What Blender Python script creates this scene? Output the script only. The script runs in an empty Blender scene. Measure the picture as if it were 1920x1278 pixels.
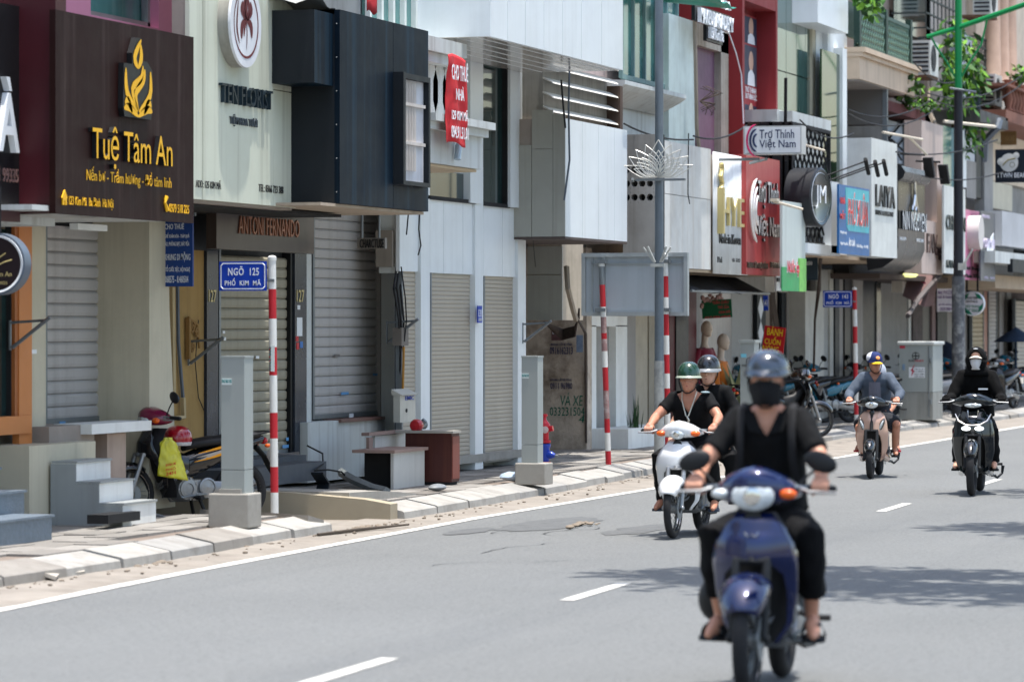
import bpy, math, random
from mathutils import Vector, Matrix, noise
rnd = random.Random(7)
sc = bpy.context.scene
COL = sc.collection
# ------------------------------------------------------------------ camera, light, exposure
# world axes: x runs along the street away from the camera, y from the road towards the shops, z up
FPX, CX, HY, CAMZ = 7000.0, 960.0, 610.0, 1.75
TH = math.atan2(2090.0, FPX)
SN, CS = math.sin(TH), math.cos(TH)
cam = bpy.data.cameras.new('camera'); cam_o = bpy.data.objects.new('camera', cam); COL.objects.link(cam_o)
cam_o.location = (0, 0, CAMZ); cam_o.rotation_euler = (math.pi / 2, 0, TH - math.pi / 2)
cam.sensor_width = 36; cam.lens = FPX / 1920 * 36; cam.shift_y = -29 / 1920
cam.clip_start = .5; cam.clip_end = 3000
cam.dof.use_dof = True; cam.dof.focus_distance = 38.0; cam.dof.aperture_fstop = 3.2
sc.camera = cam_o
SUN_EL = math.radians(83.5); SUN_DIR = Vector((-.30, -.95, 0)).normalized()     # horizontal direction towards the sun
w = bpy.data.worlds.new('World'); sc.world = w; w.use_nodes = True
sky = w.node_tree.nodes.new('ShaderNodeTexSky'); sky.sky_type = 'NISHITA'; sky.sun_disc = False
sky.sun_elevation = SUN_EL; sky.sun_rotation = math.atan2(SUN_DIR.x, SUN_DIR.y)
sky.air_density = 1.3; sky.dust_density = 2.5; sky.ozone_density = 1.2
bg = w.node_tree.nodes['Background']; bg.inputs['Strength'].default_value = .15
w.node_tree.links.new(sky.outputs[0], bg.inputs[0])
sl = bpy.data.lights.new('sun', 'SUN'); sl.energy = 3.4; sl.angle = math.radians(.6); sl.color = (1, .955, .89)
so = bpy.data.objects.new('sun', sl); COL.objects.link(so); so.location = (20, -10, 40)
sd = SUN_DIR * math.cos(SUN_EL) + Vector((0, 0, math.sin(SUN_EL)))
so.rotation_euler = sd.to_track_quat('Z', 'Y').to_euler()
sc.view_settings.view_transform = 'Standard'; sc.view_settings.look = 'None'
sc.view_settings.exposure = 1.14; sc.view_settings.gamma = 1; sc.view_settings.use_curve_mapping = False
sc.cycles.max_bounces = 8; sc.cycles.use_denoising = True

# ------------------------------------------------------------------ measuring: where a line of sight meets a plane of the street
def S(px, t):
    k = (px - CX) / FPX
    return t * (CS + k * SN) / (SN - k * CS)
def T(px, s):
    k = (px - CX) / FPX
    return s * (SN - k * CS) / (CS + k * SN)
def Z(py, s, t): return CAMZ - (py - HY) / FPX * (s * CS + t * SN)
def R(p0, p1, yt, yb, t):
    """a rectangle of a wall that runs along the street: s0, s1, z0, z1 (heights taken at its left edge)"""
    s0, s1 = S(p0, t), S(p1, t)
    return s0, s1, Z(yb, s0, t), Z(yt, s0, t)
def Q(p0, p1, yt, yb, s):
    """a rectangle that faces down the street: t0 (right), t1 (left), z0, z1"""
    tm = T((p0 + p1) / 2, s)
    return T(p1, s), T(p0, s), Z(yb, s, tm), Z(yt, s, tm)
def G(px, py, z=0.0):
    d = (CAMZ - z) * FPX / (py - HY); x = (px - CX) / FPX * d
    return x * SN + d * CS, -x * CS + d * SN
def lin(c): return tuple((v / 12.92 if v <= .04045 else ((v + .055) / 1.055) ** 2.4) for v in [x / 255 for x in c])

# ------------------------------------------------------------------ materials
MATS = {}
def M(name, col, rough=.55, metal=0, var=.12, vs=3.0, streak=0, scol=(60, 52, 44), blotch=0, bcol=(90, 80, 68), bs=1.6,
      bump=0, bfreq=60, coat=0, spec=.3, emit=0, sw=7.0, sz=.3, sdir='z', trans=0, alpha=1, sheen=0, grain=0, gf=60):
    if name in MATS: return MATS[name]
    m = bpy.data.materials.new(name); m.use_nodes = True; nt = m.node_tree; N, L = nt.nodes, nt.links
    p = N['Principled BSDF']
    p.inputs['Roughness'].default_value = rough; p.inputs['Metallic'].default_value = metal
    p.inputs['Specular IOR Level'].default_value = spec; p.inputs['Coat Weight'].default_value = coat
    p.inputs['Coat Roughness'].default_value = .06
    p.inputs['Transmission Weight'].default_value = trans; p.inputs['Alpha'].default_value = alpha
    p.inputs['Sheen Weight'].default_value = sheen
    c = lin(col)
    tc = N.new('ShaderNodeTexCoord')
    def mapped(sx, sy, sz_):
        mp = N.new('ShaderNodeMapping'); mp.inputs['Scale'].default_value = (sx, sy, sz_)
        L.new(tc.outputs['Object'], mp.inputs['Vector']); return mp.outputs[0]
    def nz(vec, scale, detail=5, rough_=.6):
        n = N.new('ShaderNodeTexNoise'); n.inputs['Scale'].default_value = scale; n.inputs['Detail'].default_value = detail
        n.inputs['Roughness'].default_value = rough_; L.new(vec, n.inputs['Vector']); return n.outputs['Fac']
    def ramp(fac, a, b):
        r = N.new('ShaderNodeMapRange'); r.inputs[1].default_value = a; r.inputs[2].default_value = b; L.new(fac, r.inputs[0]); return r.outputs[0]
    def mix(fac, a, b, scale=1.0):
        mx = N.new('ShaderNodeMix'); mx.data_type = 'RGBA'
        if scale != 1.0:
            mu = N.new('ShaderNodeMath'); mu.operation = 'MULTIPLY'; mu.inputs[1].default_value = scale; L.new(fac, mu.inputs[0]); fac = mu.outputs[0]
        L.new(fac, mx.inputs[0])
        for v, k in ((a, 6), (b, 7)):
            if isinstance(v, tuple): mx.inputs[k].default_value = (*v[:3], 1)
            else: L.new(v, mx.inputs[k])
        return mx.outputs[2]
    cur = mix(ramp(nz(mapped(1, 1, 1), vs), .3, .7), tuple(x * (1 - var) for x in c), tuple(min(1, x * (1 + var)) for x in c))
    if blotch: cur = mix(ramp(nz(mapped(1, 1, 1), bs, 8, .7), .48, .72), cur, lin(bcol), blotch)
    if streak: cur = mix(ramp(nz(mapped(sw, sw, sz) if sdir == 'z' else mapped(sz, sw, 1), 1, 6, .65), .5, .74), cur, lin(scol), streak)
    if grain:
        cur = mix(ramp(nz(mapped(1, 1, 1), gf, 2), .35, .65), cur, tuple(min(1, x * 2.2) for x in c), grain); cur = mix(ramp(nz(mapped(1, 1, 1), gf * .45, 2), .52, .68), cur, tuple(x * .3 for x in c), grain)
    L.new(cur, p.inputs['Base Color'])
    rr = N.new('ShaderNodeMapRange'); rr.inputs[3].default_value = max(.02, rough * .82); rr.inputs[4].default_value = min(1, rough * 1.25)
    L.new(nz(mapped(1, 1, 1), vs * 2.3), rr.inputs[0]); L.new(rr.outputs[0], p.inputs['Roughness'])
    if bump:
        b = N.new('ShaderNodeBump'); b.inputs['Strength'].default_value = bump; b.inputs['Distance'].default_value = .01
        L.new(nz(mapped(1, 1, 1), bfreq, 4), b.inputs['Height']); L.new(b.outputs[0], p.inputs['Normal'])
    if emit:
        L.new(cur, p.inputs['Emission Color']); p.inputs['Emission Strength'].default_value = emit
    MATS[name] = m; return m

# ------------------------------------------------------------------ mesh builder
class MB:
    def __init__(s, T=None): s.v = []; s.f = []; s.mi = []; s.sm = []; s.T = T; s.cur = 0; s.seg = []
    def add(s, vs, fs, smooth=False):
        b = len(s.v)
        s.v += [(s.T @ Vector(v)) if s.T else Vector(v) for v in vs]
        for f in fs: s.f.append([i + b for i in f]); s.mi.append(s.cur); s.sm.append(smooth)
        return s
    def box(s, x0, x1, y0, y1, z0, z1):
        if x0 > x1: x0, x1 = x1, x0
        if y0 > y1: y0, y1 = y1, y0
        if z0 > z1: z0, z1 = z1, z0
        v = [(x0, y0, z0), (x1, y0, z0), (x1, y1, z0), (x0, y1, z0), (x0, y0, z1), (x1, y0, z1), (x1, y1, z1), (x0, y1, z1)]
        return s.add(v, [(3, 2, 1, 0), (4, 5, 6, 7), (0, 1, 5, 4), (1, 2, 6, 5), (2, 3, 7, 6), (3, 0, 4, 7)])
    def quad(s, *p, smooth=False): return s.add(p, [tuple(range(len(p)))], smooth)
    def loft(s, rings, caps=True, closed=True, smooth=True, loop=False):
        n = len(rings[0]); vs = [v for r in rings for v in r]; fs = []
        m = len(rings)
        for i in range(m if loop else m - 1):
            j2 = (i + 1) % m
            for k in range(n if closed else n - 1):
                k2 = (k + 1) % n
                fs.append((i * n + k, i * n + k2, j2 * n + k2, j2 * n + k))
        s.add(vs, fs, smooth)
        if caps and closed and not loop:
            b = len(s.v) - len(vs)
            s.f.append([b + k for k in range(n)][::-1]); s.mi.append(s.cur); s.sm.append(False)
            s.f.append([b + (m - 1) * n + k for k in range(n)]); s.mi.append(s.cur); s.sm.append(False)
        return s
    def tube(s, pts, r, n=8, flat=1.0, up=None, caps=True, round_=False):
        pts = [Vector(p) for p in pts]; rs = r if isinstance(r, (list, tuple)) else [r] * len(pts)
        rings = []; u = None
        if round_:
            a, b = pts[0], pts[-1]; da = (pts[0] - pts[1]).normalized(); db = (pts[-1] - pts[-2]).normalized()
            pts = [a + da * rs[0] * .9, a + da * rs[0] * .6] + pts + [b + db * rs[-1] * .6, b + db * rs[-1] * .9]
            rs = [rs[0] * .4, rs[0] * .8] + list(rs) + [rs[-1] * .8, rs[-1] * .4]
        for i, p in enumerate(pts):
            d = (pts[min(i + 1, len(pts) - 1)] - pts[max(i - 1, 0)]).normalized()
            if u is None:
                u = Vector(up) if up else (Vector((0, 0, 1)) if abs(d.z) < .9 else Vector((1, 0, 0)))
            u = (u - d * u.dot(d)).normalized(); v = d.cross(u)
            f = flat[min(i, len(flat) - 1)] if isinstance(flat, (list, tuple)) else flat
            rings.append([p + u * (math.cos(a) * rs[i]) + v * (math.sin(a) * rs[i] * f) for a in [2 * math.pi * k / n for k in range(n)]])
        return s.loft(rings, caps)
    def cyl(s, p, q, r, n=12, r2=None): return s.tube([p, q], [r, r if r2 is None else r2], n)
    def ell(s, c, r, n=14, m=9, rot=None):
        c = Vector(c); rings = []
        for i in range(m + 1):
            a = math.pi * (i + (.02 if i == 0 else -.02 if i == m else 0)) / m - math.pi / 2
            rg = []
            for k in range(n):
                b = 2 * math.pi * k / n
                v = Vector((r[0] * math.cos(a) * math.cos(b), r[1] * math.cos(a) * math.sin(b), r[2] * math.sin(a)))
                if rot: v = rot @ v
                rg.append(c + v)
            rings.append(rg)
        return s.loft(rings)
    def lathe(s, c, axis, prof, n=24, caps=False, loop=False):
        """prof: (radius, offset along the axis)"""
        c = Vector(c); ax = Vector(axis).normalized(); u = ax.orthogonal().normalized(); v = ax.cross(u); rings = []
        for r, h in prof:
            rings.append([c + ax * h + (u * math.cos(a) + v * math.sin(a)) * r for a in [2 * math.pi * k / n for k in range(n)]])
        return s.loft(rings, caps, loop=loop)
    def prism(s, pts, o, ux, uy, d):
        """outline pts (a,b) in the plane o + a*ux + b*uy, pushed by the vector d"""
        o, ux, uy, d = Vector(o), Vector(ux), Vector(uy), Vector(d); n = len(pts)
        a = [o + ux * p[0] + uy * p[1] for p in pts]
        return s.add(a + [p + d for p in a], [tuple(range(n)), tuple(range(2 * n - 1, n - 1, -1))] + [(i, i + n, (i + 1) % n + n, (i + 1) % n) for i in range(n)])
    def grid(s, fn, nu, nv, smooth=True):
        vs = [fn(i / nu, j / nv) for j in range(nv + 1) for i in range(nu + 1)]
        return s.add(vs, [(j * (nu + 1) + i, j * (nu + 1) + i + 1, (j + 1) * (nu + 1) + i + 1, (j + 1) * (nu + 1) + i) for j in range(nv) for i in range(nu)], smooth)
    def text(s, body, o, ux, uy, wid, hei, dep=.004, bold=0.0, shear=0, res=2, space=1.0, keep=False, sides=False):
        """lettering fitted into wid x hei metres, its lower left at o, standing out by dep"""
        c = bpy.data.curves.new('lettering', 'FONT'); c.body = body; c.resolution_u = res; c.offset = bold * .45; c.shear = shear; c.extrude = 1; c.space_character = space
        c.align_x = 'CENTER'; s.seg.append((len(s.v), len(s.f)))
        ob = bpy.data.objects.new('lettering', c); me = bpy.data.meshes.new_from_object(ob)
        co = [v.co.copy() for v in me.vertices]
        o, ux, uy = Vector(o), Vector(ux).normalized(), Vector(uy).normalized(); nn = ux.cross(uy)
        x0, x1 = min(v.x for v in co), max(v.x for v in co); y0, y1 = min(v.y for v in co), max(v.y for v in co)
        fx, fy = wid / (x1 - x0), hei / (y1 - y0)
        if keep: fx = min(fx, fy)
        s.add([o + ux * ((v.x - x0) * fx) + uy * ((v.y - y0) * fy) + nn * ((v.z + 1) / 2 * dep) for v in co], [tuple(p.vertices) for p in me.polygons])
        if sides:
            for i, p in enumerate(me.polygons):
                if abs(p.normal.z) < .5: s.mi[len(s.mi) - len(me.polygons) + i] = s.cur + 1
        bpy.data.objects.remove(ob); bpy.data.meshes.remove(me); bpy.data.curves.remove(c); return s
    def mesh(s, name, mats, org=None):
        me = bpy.data.meshes.new(name); o = Vector(org) if org is not None else Vector()
        me.from_pydata([v - o for v in s.v], [], s.f)
        mats = mats if isinstance(mats, (list, tuple)) else [mats]
        for m in mats: me.materials.append(m)
        for p, mi, sm in zip(me.polygons, s.mi, s.sm): p.material_index = min(mi, len(mats) - 1); p.use_smooth = sm
        me.validate(); me.update()
        if any(s.sm): me.set_sharp_from_angle(angle=.75)
        return me
XR, YR, ZU = Vector((1, 0, 0)), Vector((0, -1, 0)), Vector((0, 0, 1))     # reading directions: along the street / towards the road / up

ORG = {}
def thing(name, label, cat, loc=(0, 0, 0), rz=0, group=None, local=False):
    o = bpy.data.objects.new(name, None); COL.objects.link(o); o.empty_display_size = .2
    o.location = loc; o.rotation_euler = (0, 0, rz); o['label'] = label; o['category'] = cat
    if group: o['group'] = group
    ORG[o.name] = Vector() if local else Vector(loc)
    return o
def part(name, mb, mat, parent, label=None, kind=None):
    org = ORG[parent.name]
    if len(mb.seg) > 1 and not kind:                 # every line of lettering is a part of its own
        cuts = ([(0, 0)] if mb.seg[0][1] > 0 else []) + mb.seg + [(len(mb.v), len(mb.f))]; o = None
        for (v0, f0), (v1, f1) in zip(cuts, cuts[1:]):
            q = MB(); q.v = mb.v[v0:v1]; q.f = [[i - v0 for i in f] for f in mb.f[f0:f1]]; q.mi = mb.mi[f0:f1]; q.sm = mb.sm[f0:f1]
            o = part(name, q, mat, parent, label)
        return o
    me = mb.mesh(name, mat, org); o = bpy.data.objects.new(name, me); COL.objects.link(o); o.parent = parent; ORG[o.name] = org
    if label: o['label'] = label
    if kind: o['kind'] = kind
    return o
def piece(name, me, parent, loc=(0, 0, 0), rot=None, scale=None):
    """one of many alike pieces: shares its mesh data"""
    o = bpy.data.objects.new(name, me); COL.objects.link(o); o.parent = parent
    po = parent; off = Vector()
    o.location = Vector(loc) - ORG[parent.name]
    if rot: o.rotation_euler = rot
    if scale: o.scale = scale
    ORG[o.name] = ORG[parent.name]
    return o
def solo(name, mb, mat, label, cat, group=None):
    xs = [v.x for v in mb.v]; ys = [v.y for v in mb.v]; z = min(v.z for v in mb.v)
    org = Vector(((min(xs) + max(xs)) / 2, (min(ys) + max(ys)) / 2, z))
    o = bpy.data.objects.new(name, mb.mesh(name, mat, org)); COL.objects.link(o); o.location = org
    o['label'] = label; o['category'] = cat
    if group: o['group'] = group
    ORG[o.name] = org; return o
def struct(name, mb, mat, kind='structure'):
    o = bpy.data.objects.new(name, mb.mesh(name, mat)); COL.objects.link(o); o['kind'] = kind; ORG[o.name] = Vector(); return o
def bx(*a): return MB().box(*a)
def solid(o, th, off=-1):
    md = o.modifiers.new('thickness', 'SOLIDIFY'); md.thickness = th; md.offset = off; return o
def bev(o, wd=.006, seg=2):
    md = o.modifiers.new('edge', 'BEVEL'); md.width = wd; md.segments = seg; md.limit_method = 'ANGLE'; md.angle_limit = .6
    return o
def copy_tree(o, loc, rz=None, label=None):
    c = o.copy(); COL.objects.link(c); c.location = loc
    if rz is not None: c.rotation_euler = (0, 0, rz)
    if label: c['label'] = label
    for ch in o.children:
        d = ch.copy(); COL.objects.link(d); d.parent = c
        for g in ch.children:
            e = g.copy(); COL.objects.link(e); e.parent = d
    return c
# ------------------------------------------------------------------ ground, road, kerb, pavement
SW = .15                                              # height of the pavement
KP = [(-30, 10.3), (15, 10.3), (23, 10.3), (25.2, 10.25), (29.6, 10.45), (36, 10.55), (40, 10.75), (48, 11.1), (56, 11.5), (62, 11.3), (68, 10.95), (140, 10.95)]
def interp(tab, x):
    for (a, b), (c, d) in zip(tab, tab[1:]):
        if x <= c: return b + (d - b) * (x - a) / (c - a) if c > a else d
    return tab[-1][1]
def kerb_t(s): return interp(KP, s)
GAP0, GAP1 = 29.75, 31.6                              # mouth of the alley, where the pavement is cut
asphalt = M('asphalt', (97, 99, 99), rough=.86, var=.07, vs=.35, blotch=.35, bcol=(106, 107, 106), bs=1.1, sdir='x', sw=.9, sz=.035, scol=(66, 70, 74), bump=.5, bfreq=160, grain=.3, gf=48, streak=.38)
dust = M('gutter_dust', (134, 128, 120), rough=.95, var=.16, vs=2.5, blotch=.5, bcol=(98, 88, 79), bs=2.2, bump=.5, bfreq=70)
earth = M('far_ground', (110, 106, 100), rough=.95)
struct('ground', MB().quad((-900, -900, -.03), (1500, -900, -.03), (1500, 900, -.03), (-900, 900, -.03)), earth)
# asphalt sheet, gently uneven so that it catches the light as a real one does
rd = MB()
def rz_(x, y): return .0012 * noise.noise(Vector((x * .25, y * .6, 3))) + .0006 * noise.noise(Vector((x * 1.3, y * 1.3, 9)))
rd.grid(lambda u, v: ((-20 + u * 190), (-9 + v * 20.2), rz_(-20 + u * 190, -9 + v * 20.2) - .003), 190, 40)
struct('road', rd, asphalt)
g = MB()
def wt(s): return interp([(-20, 9.55), (21, 9.6), (24.7, 9.8), (32.5, 10.03), (170, 10.05)], s)
for i in range(150):
    s0, s1 = 15 + i * .6, 15.6 + i * .6
    def gv(s): return [(s, wt(s) + .06 + .07 * noise.noise(Vector((s * 1.7, 0, 0))), .003), (s, (wt(s) + kerb_t(s)) / 2, .014 + .012 * noise.noise(Vector((s * 2, 4, 0)))), (s, kerb_t(s) + .3, .03)]
    a, b = gv(s0), gv(s1)
    for k in range(2): g.quad(a[k], b[k], b[k + 1], a[k + 1], smooth=True)
struct('gutter', g, dust)
paint = M('road_paint', (196, 194, 188), rough=.75, var=.1, vs=5, blotch=.7, bcol=(128, 128, 126), bs=4)
e = MB()
for i in range(200):
    s0, s1 = 14 + i * .5, 14.5 + i * .5
    e.quad((s0, wt(s0) - .06, .0015), (s1, wt(s1) - .06, .0015), (s1, wt(s1) + .07, .0015), (s0, wt(s0) + .07, .0015))
struct('edge_line', e, paint)
for k, (sa, t) in enumerate([(17.0, 6.18), (22.9, 6.47), (28.9, 6.6), (34.7, 6.73), (40.7, 6.8), (46.7, 6.82), (52.7, 6.85), (11, 6.1)]):
    struct('lane_dash', MB().quad((sa, t - .045, .0015), (sa + 1.65, t + .01, .0015), (sa + 1.65, t + .11, .0015), (sa, t + .055, .0015)), paint)
# repair patches and cracks in the asphalt
pm = M('asphalt_patch', (90, 92, 93), rough=.9, var=.2, vs=9, bump=.6, bfreq=90)
for (px, py, a, b, seed) in [(1030, 982, 1.2, .32, 3), (1200, 992, .9, .2, 9), (880, 995, .6, .14, 4)]:
    s, t = G(px, py); q = MB(); n = 26
    q.quad(*[(s + a * math.cos(v) * (1 + .35 * noise.noise(Vector((math.cos(v) * 2, math.sin(v) * 2, seed)))), t + b * math.sin(v) * (1 + .35 * noise.noise(Vector((math.cos(v) * 3, math.sin(v) * 3, seed)))), .0008) for v in [2 * math.pi * i / n for i in range(n)]])
    struct('road_patch', q, pm)
# fine cracks
ck = MB()
for i in range(9):
    s, t = rnd.uniform(24, 46), rnd.uniform(8.2, 9.5); a = rnd.choice([0, 0, 1.4]) + rnd.gauss(0, .25); P = []
    for k in range(14):
        s += math.cos(a) * .13; t += math.sin(a) * .1; a += rnd.gauss(0, .35)
        if t > 9.6: break
        P.append((s, t))
    for (p, q) in zip(P, P[1:]):
        w_ = rnd.uniform(.003, .008); ck.quad((p[0], p[1] - w_, .0004), (q[0], q[1] - w_, .0004), (q[0], q[1] + w_, .0004), (p[0], p[1] + w_, .0004))
struct('road_cracks', ck, M('crack_dark', (58, 60, 62), rough=.95), kind='stuff')
# kerb: sloping concrete stones, one by one
kerb_m = [M('kerb_stone_%d' % i, c, rough=.8, var=.1, vs=5, blotch=.45, bcol=(96, 88, 80), bs=3.5, streak=.1, bump=.3) for i, c in enumerate([(152, 150, 145), (142, 141, 138), (132, 128, 122)])]
kerb = bpy.data.objects.new('kerb', None); COL.objects.link(kerb); kerb['kind'] = 'structure'; ORG['kerb'] = Vector()
def kerb_stone(s0, s1, j):
    mb = MB(); ra = []
    for s in (s0 + .012, s1 - .012):
        t = kerb_t(s) + j[0] + (j[1] if s > s0 + .1 else 0); h = j[2]
        ra.append([(s, t, -.02), (s, t + .012, .085 + h), (s, t + .03, .095 + h), (s, t + .31, .152 + h), (s, t + .33, .148 + h), (s, t + .33, -.02)])
    mb.loft(ra, smooth=False); part('kerb_stone', mb, kerb_m[rnd.choice([0, 0, 1, 1, 2])], kerb)
s = 16.0
while s < 74:
    ln = rnd.uniform(.9, 1.05)
    if s > GAP1 or s + ln < GAP0 + .1:
        kerb_stone(s, min(s + ln, 200), (rnd.uniform(-.02, .02), rnd.uniform(-.015, .015), rnd.uniform(-.012, .008)))
    s += ln
    if GAP0 - .9 < s < GAP1: s = GAP1 + .15
far = MB(); r_ = []
for s in (74, 90, 110, 140): r_.append([(s, kerb_t(s), -.02), (s, kerb_t(s) + .02, .09), (s, kerb_t(s) + .31, .15), (s, kerb_t(s) + .33, -.02)])
part('kerb_run', far.loft(r_, smooth=False), kerb_m[0], kerb)
# the two stones that turn the corner into the alley
for (a, b) in [((29.55, 10.47), (30.05, 11.2)), ((30.05, 11.22), (30.3, 11.75))]:
    mb = MB(); a, b = Vector(a), Vector(b); d = (b - a).normalized(); n_ = Vector((d.y, -d.x))
    ra = [[(p.x, p.y, -.01), (p.x, p.y, .12), (p.x - n_.x * .16, p.y - n_.y * .16, .165), (p.x - n_.x * .18, p.y - n_.y * .18, -.01)] for p in (a, b)]
    part('kerb_stone', mb.loft(ra, smooth=False), kerb_m[2], kerb)
# pavement bed and its stone tiles
bed = M('pavement_bed', (116, 105, 96), rough=.95, var=.2, vs=4)
pav = MB()
for (a, b) in [(-30, GAP0), (GAP1, 140)]:
    n = max(1, int((b - a) / 2)); rg = []
    for i in range(n + 1):
        s = a + (b - a) * i / n; rg.append([(s, kerb_t(s) + .30, -.02), (s, kerb_t(s) + .30, SW - .02), (s, 16, SW - .02), (s, 16, -.02)])
    pav.loft(rg, smooth=False)
pavement = struct('pavement', pav, bed)
tile_m = [M('paving_tile_%d' % i, c, rough=.85, var=.12, vs=6, blotch=.4, bcol=(98, 88, 80), bs=4, bump=.25) for i, c in enumerate([(132, 129, 124), (122, 119, 114), (140, 137, 132), (112, 108, 103)])]
TW, TD = .58, .29
tme = []
for m in tile_m:
    mb = MB(); mb.box(-TW / 2 + .006, TW / 2 - .006, -TD / 2 + .005, TD / 2 - .005, -.02, .012); tme.append(mb.mesh('tile', m))
cells = []
for r_i in range(9):
    for c_i in range(140):
        s = 18 + c_i * TW + (TW / 2 if r_i % 2 else 0); t = 10.75 + r_i * TD
        if t - TD / 2 < kerb_t(s) + .335 or t > 13.2: continue
        if GAP0 - .35 - (t - 10.5) * .0 < s < GAP1 + .33 or s > 92: continue
        if s < 30.4 and t < 12.6 and s > GAP0 - .35: continue
        cells.append((s, t))
vis = sorted(cells, key=lambda c: c[0] + max(0, c[1] - 11.6) * 9)
rest = [MB() for _ in tile_m]
for i, (s, t) in enumerate(vis):
    k = rnd.choice([0, 0, 1, 1, 2, 3]); z = SW - .012 + rnd.uniform(-.004, .004)
    rt = (rnd.gauss(0, .006), rnd.gauss(0, .005), rnd.gauss(0, .008))
    if i < 295: piece('tile', tme[k], pavement, (s, t, z), rt)
    else: rest[k].box(s - TW / 2 + .006, s + TW / 2 - .006, t - TD / 2 + .005, t + TD / 2 - .005, z - .02, z + .012)
alls = MB()
for k, r_ in enumerate(rest):
    alls.cur = k; alls.add(r_.v, r_.f)
part('tile_field', alls, tile_m, pavement, kind='stuff')
# alley mouth: low dusty floor and the rendered side wall of the next pavement
alley = MB(); alley.grid(lambda u, v: (29.2 + u * 2.5, 10.4 + v * 6, .012 + .05 * v + .02 * noise.noise(Vector((u * 6, v * 9, 1)))), 12, 16)
struct('alley_path', alley, dust)
wb = M('beige_render', (158, 148, 128), rough=.85, var=.08, vs=2, blotch=.3, bcol=(120, 108, 92))
mb = MB(); rg = []
for (t, z) in [(10.55, .16), (10.8, .20), (11.5, .25), (12.2, .27), (13.4, .29)]:
    rg.append([(31.55, t, -.02), (31.55, t, z), (31.75, t, z), (31.75, t, -.02)])
mb.loft(rg, smooth=False); solo('ramp_wall', mb, wb, 'low beige rendered wall along the side of the alley mouth', 'wall')
conc = M('concrete', (150, 147, 140), rough=.85, var=.1, vs=4, blotch=.45, bcol=(104, 98, 92), bs=2.5, bump=.25, bfreq=220)
mb = MB(); rg = []
for (s, z) in [(31.72, .27), (32.6, .25), (33.8, .17)]:
    rg.append([(s, 11.0, z - .12), (s, 11.0, z - .02), (s, 12.4, z), (s, 12.4, z - .12)])
mb.loft(rg, smooth=False); struct('ramp', mb, conc)
# rubble and leaves in the gutter
rub = MB()
for i in range(260):
    s = rnd.uniform(21, 52); t = kerb_t(s) - abs(rnd.gauss(0, .13)) - .02; r = rnd.uniform(.006, .022)
    if t < wt(s) + .1: continue
    rub.ell((s, t, .02), (r * rnd.uniform(.7, 1.6), r, r * .6), 5, 3)
for (px, py) in [(290, 1062), (430, 1030), (690, 992), (800, 965), (1100, 985), (330, 960), (560, 960), (650, 960)]:
    s0, t0 = G(px, py)
    for i in range(14):
        s, t = s0 + rnd.gauss(0, .18), t0 + rnd.gauss(0, .06); r = rnd.uniform(.01, .04)
        rub.ell((s, t, .02), (r * 1.5, r, r * .5), 6, 4)
struct('rubble', rub, M('rubble_stone', (120, 110, 98), rough=.95, var=.3, vs=8), kind='stuff')
slab_m = M('broken_slab', (170, 164, 154), rough=.9, var=.15, vs=5)
for i, (px, py, a, b, rz, dz) in enumerate([(95, 1090, .22, .06, .3, .04), (130, 1083, .16, .06, -.2, .03), (345, 1035, .12, .1, .7, .05)]):
    s, t = G(px, py); mb = MB(Matrix.Translation((s, t, dz)) @ Matrix.Rotation(rz, 4, 'Z') @ Matrix.Rotation(.25, 4, 'X'))
    mb.prism([(-a, -b), (a * .8, -b * .7), (a, b * .6), (-a * .6, b)], (0, 0, 0), (1, 0, 0), (0, 1, 0), (0, 0, .025))
    solo('broken_slab', mb, slab_m, ['long pale broken stone sliver lying against the kerb at the left edge', 'short pale broken stone chip beside a longer sliver under the kerb', 'small triangular broken stone chip wedged at a kerb joint'][i], 'stone')
mb = MB(); s, t = G(690, 998)
mb.tube([(s - .9, t + .13, .03), (s - .2, t + .02, .035), (s + .8, t - .1, .03)], [.012, .016, .008], 6)
solo('wooden_stick', mb, M('dead_wood', (70, 62, 54), rough=.9), 'thin dark stick lying in the gutter by the alley ramp', 'stick')
# ------------------------------------------------------------------ shop fronts
white = M('white_panel', (222, 228, 231), rough=.35, bump=.3, bfreq=1.3, var=.03, vs=1.5, streak=.12, scol=(150, 150, 146), blotch=.08)
white2 = M('white_wall', (196, 200, 198), rough=.7, var=.05, vs=2, streak=.42, scol=(112, 100, 86), blotch=.2, bcol=(150, 140, 126))
cream = M('cream_sign', (201, 205, 188), rough=.45, var=.04, vs=1.2, streak=.5, scol=(132, 128, 112), sw=5, sz=.18, blotch=.12, bcol=(160, 152, 130))
creamwall = M('cream_wall', (192, 185, 164), rough=.7, var=.05, vs=2, streak=.25, scol=(120, 110, 92), blotch=.15)
brown = M('brown_sign', (36, 15, 13), rough=.5, spec=.12, var=.08, vs=2, streak=.18, scol=(110, 94, 90), sw=9)
maroon = M('maroon_cladding', (64, 18, 26), rough=.4, spec=.3, var=.1, vs=2, streak=.15, scol=(40, 16, 20))
pinkw = M('pink_wall', (168, 112, 138), rough=.75, var=.05, vs=2, streak=.1)
black = M('black_gloss', (22, 23, 26), rough=.4, var=.1)
blackm = M('black_matt', (30, 31, 33), rough=.75, var=.15)
yel = M('yellow_letters', (236, 178, 26), rough=.45, var=.04)
whl = M('white_letters', (222, 226, 230), rough=.4, var=.04)
ink = M('black_letters', (32, 34, 36), rough=.5)
inkg = M('dark_green_letters', (28, 44, 48), rough=.4)
glass = M('dark_glass', (34, 52, 52), rough=.06, var=.25, vs=1.2, spec=.9, streak=.2, scol=(70, 90, 88))
glassg = M('green_glass', (70, 122, 120), rough=.12, var=.3, vs=1.4, spec=.9, streak=.35, scol=(140, 170, 168))
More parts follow.
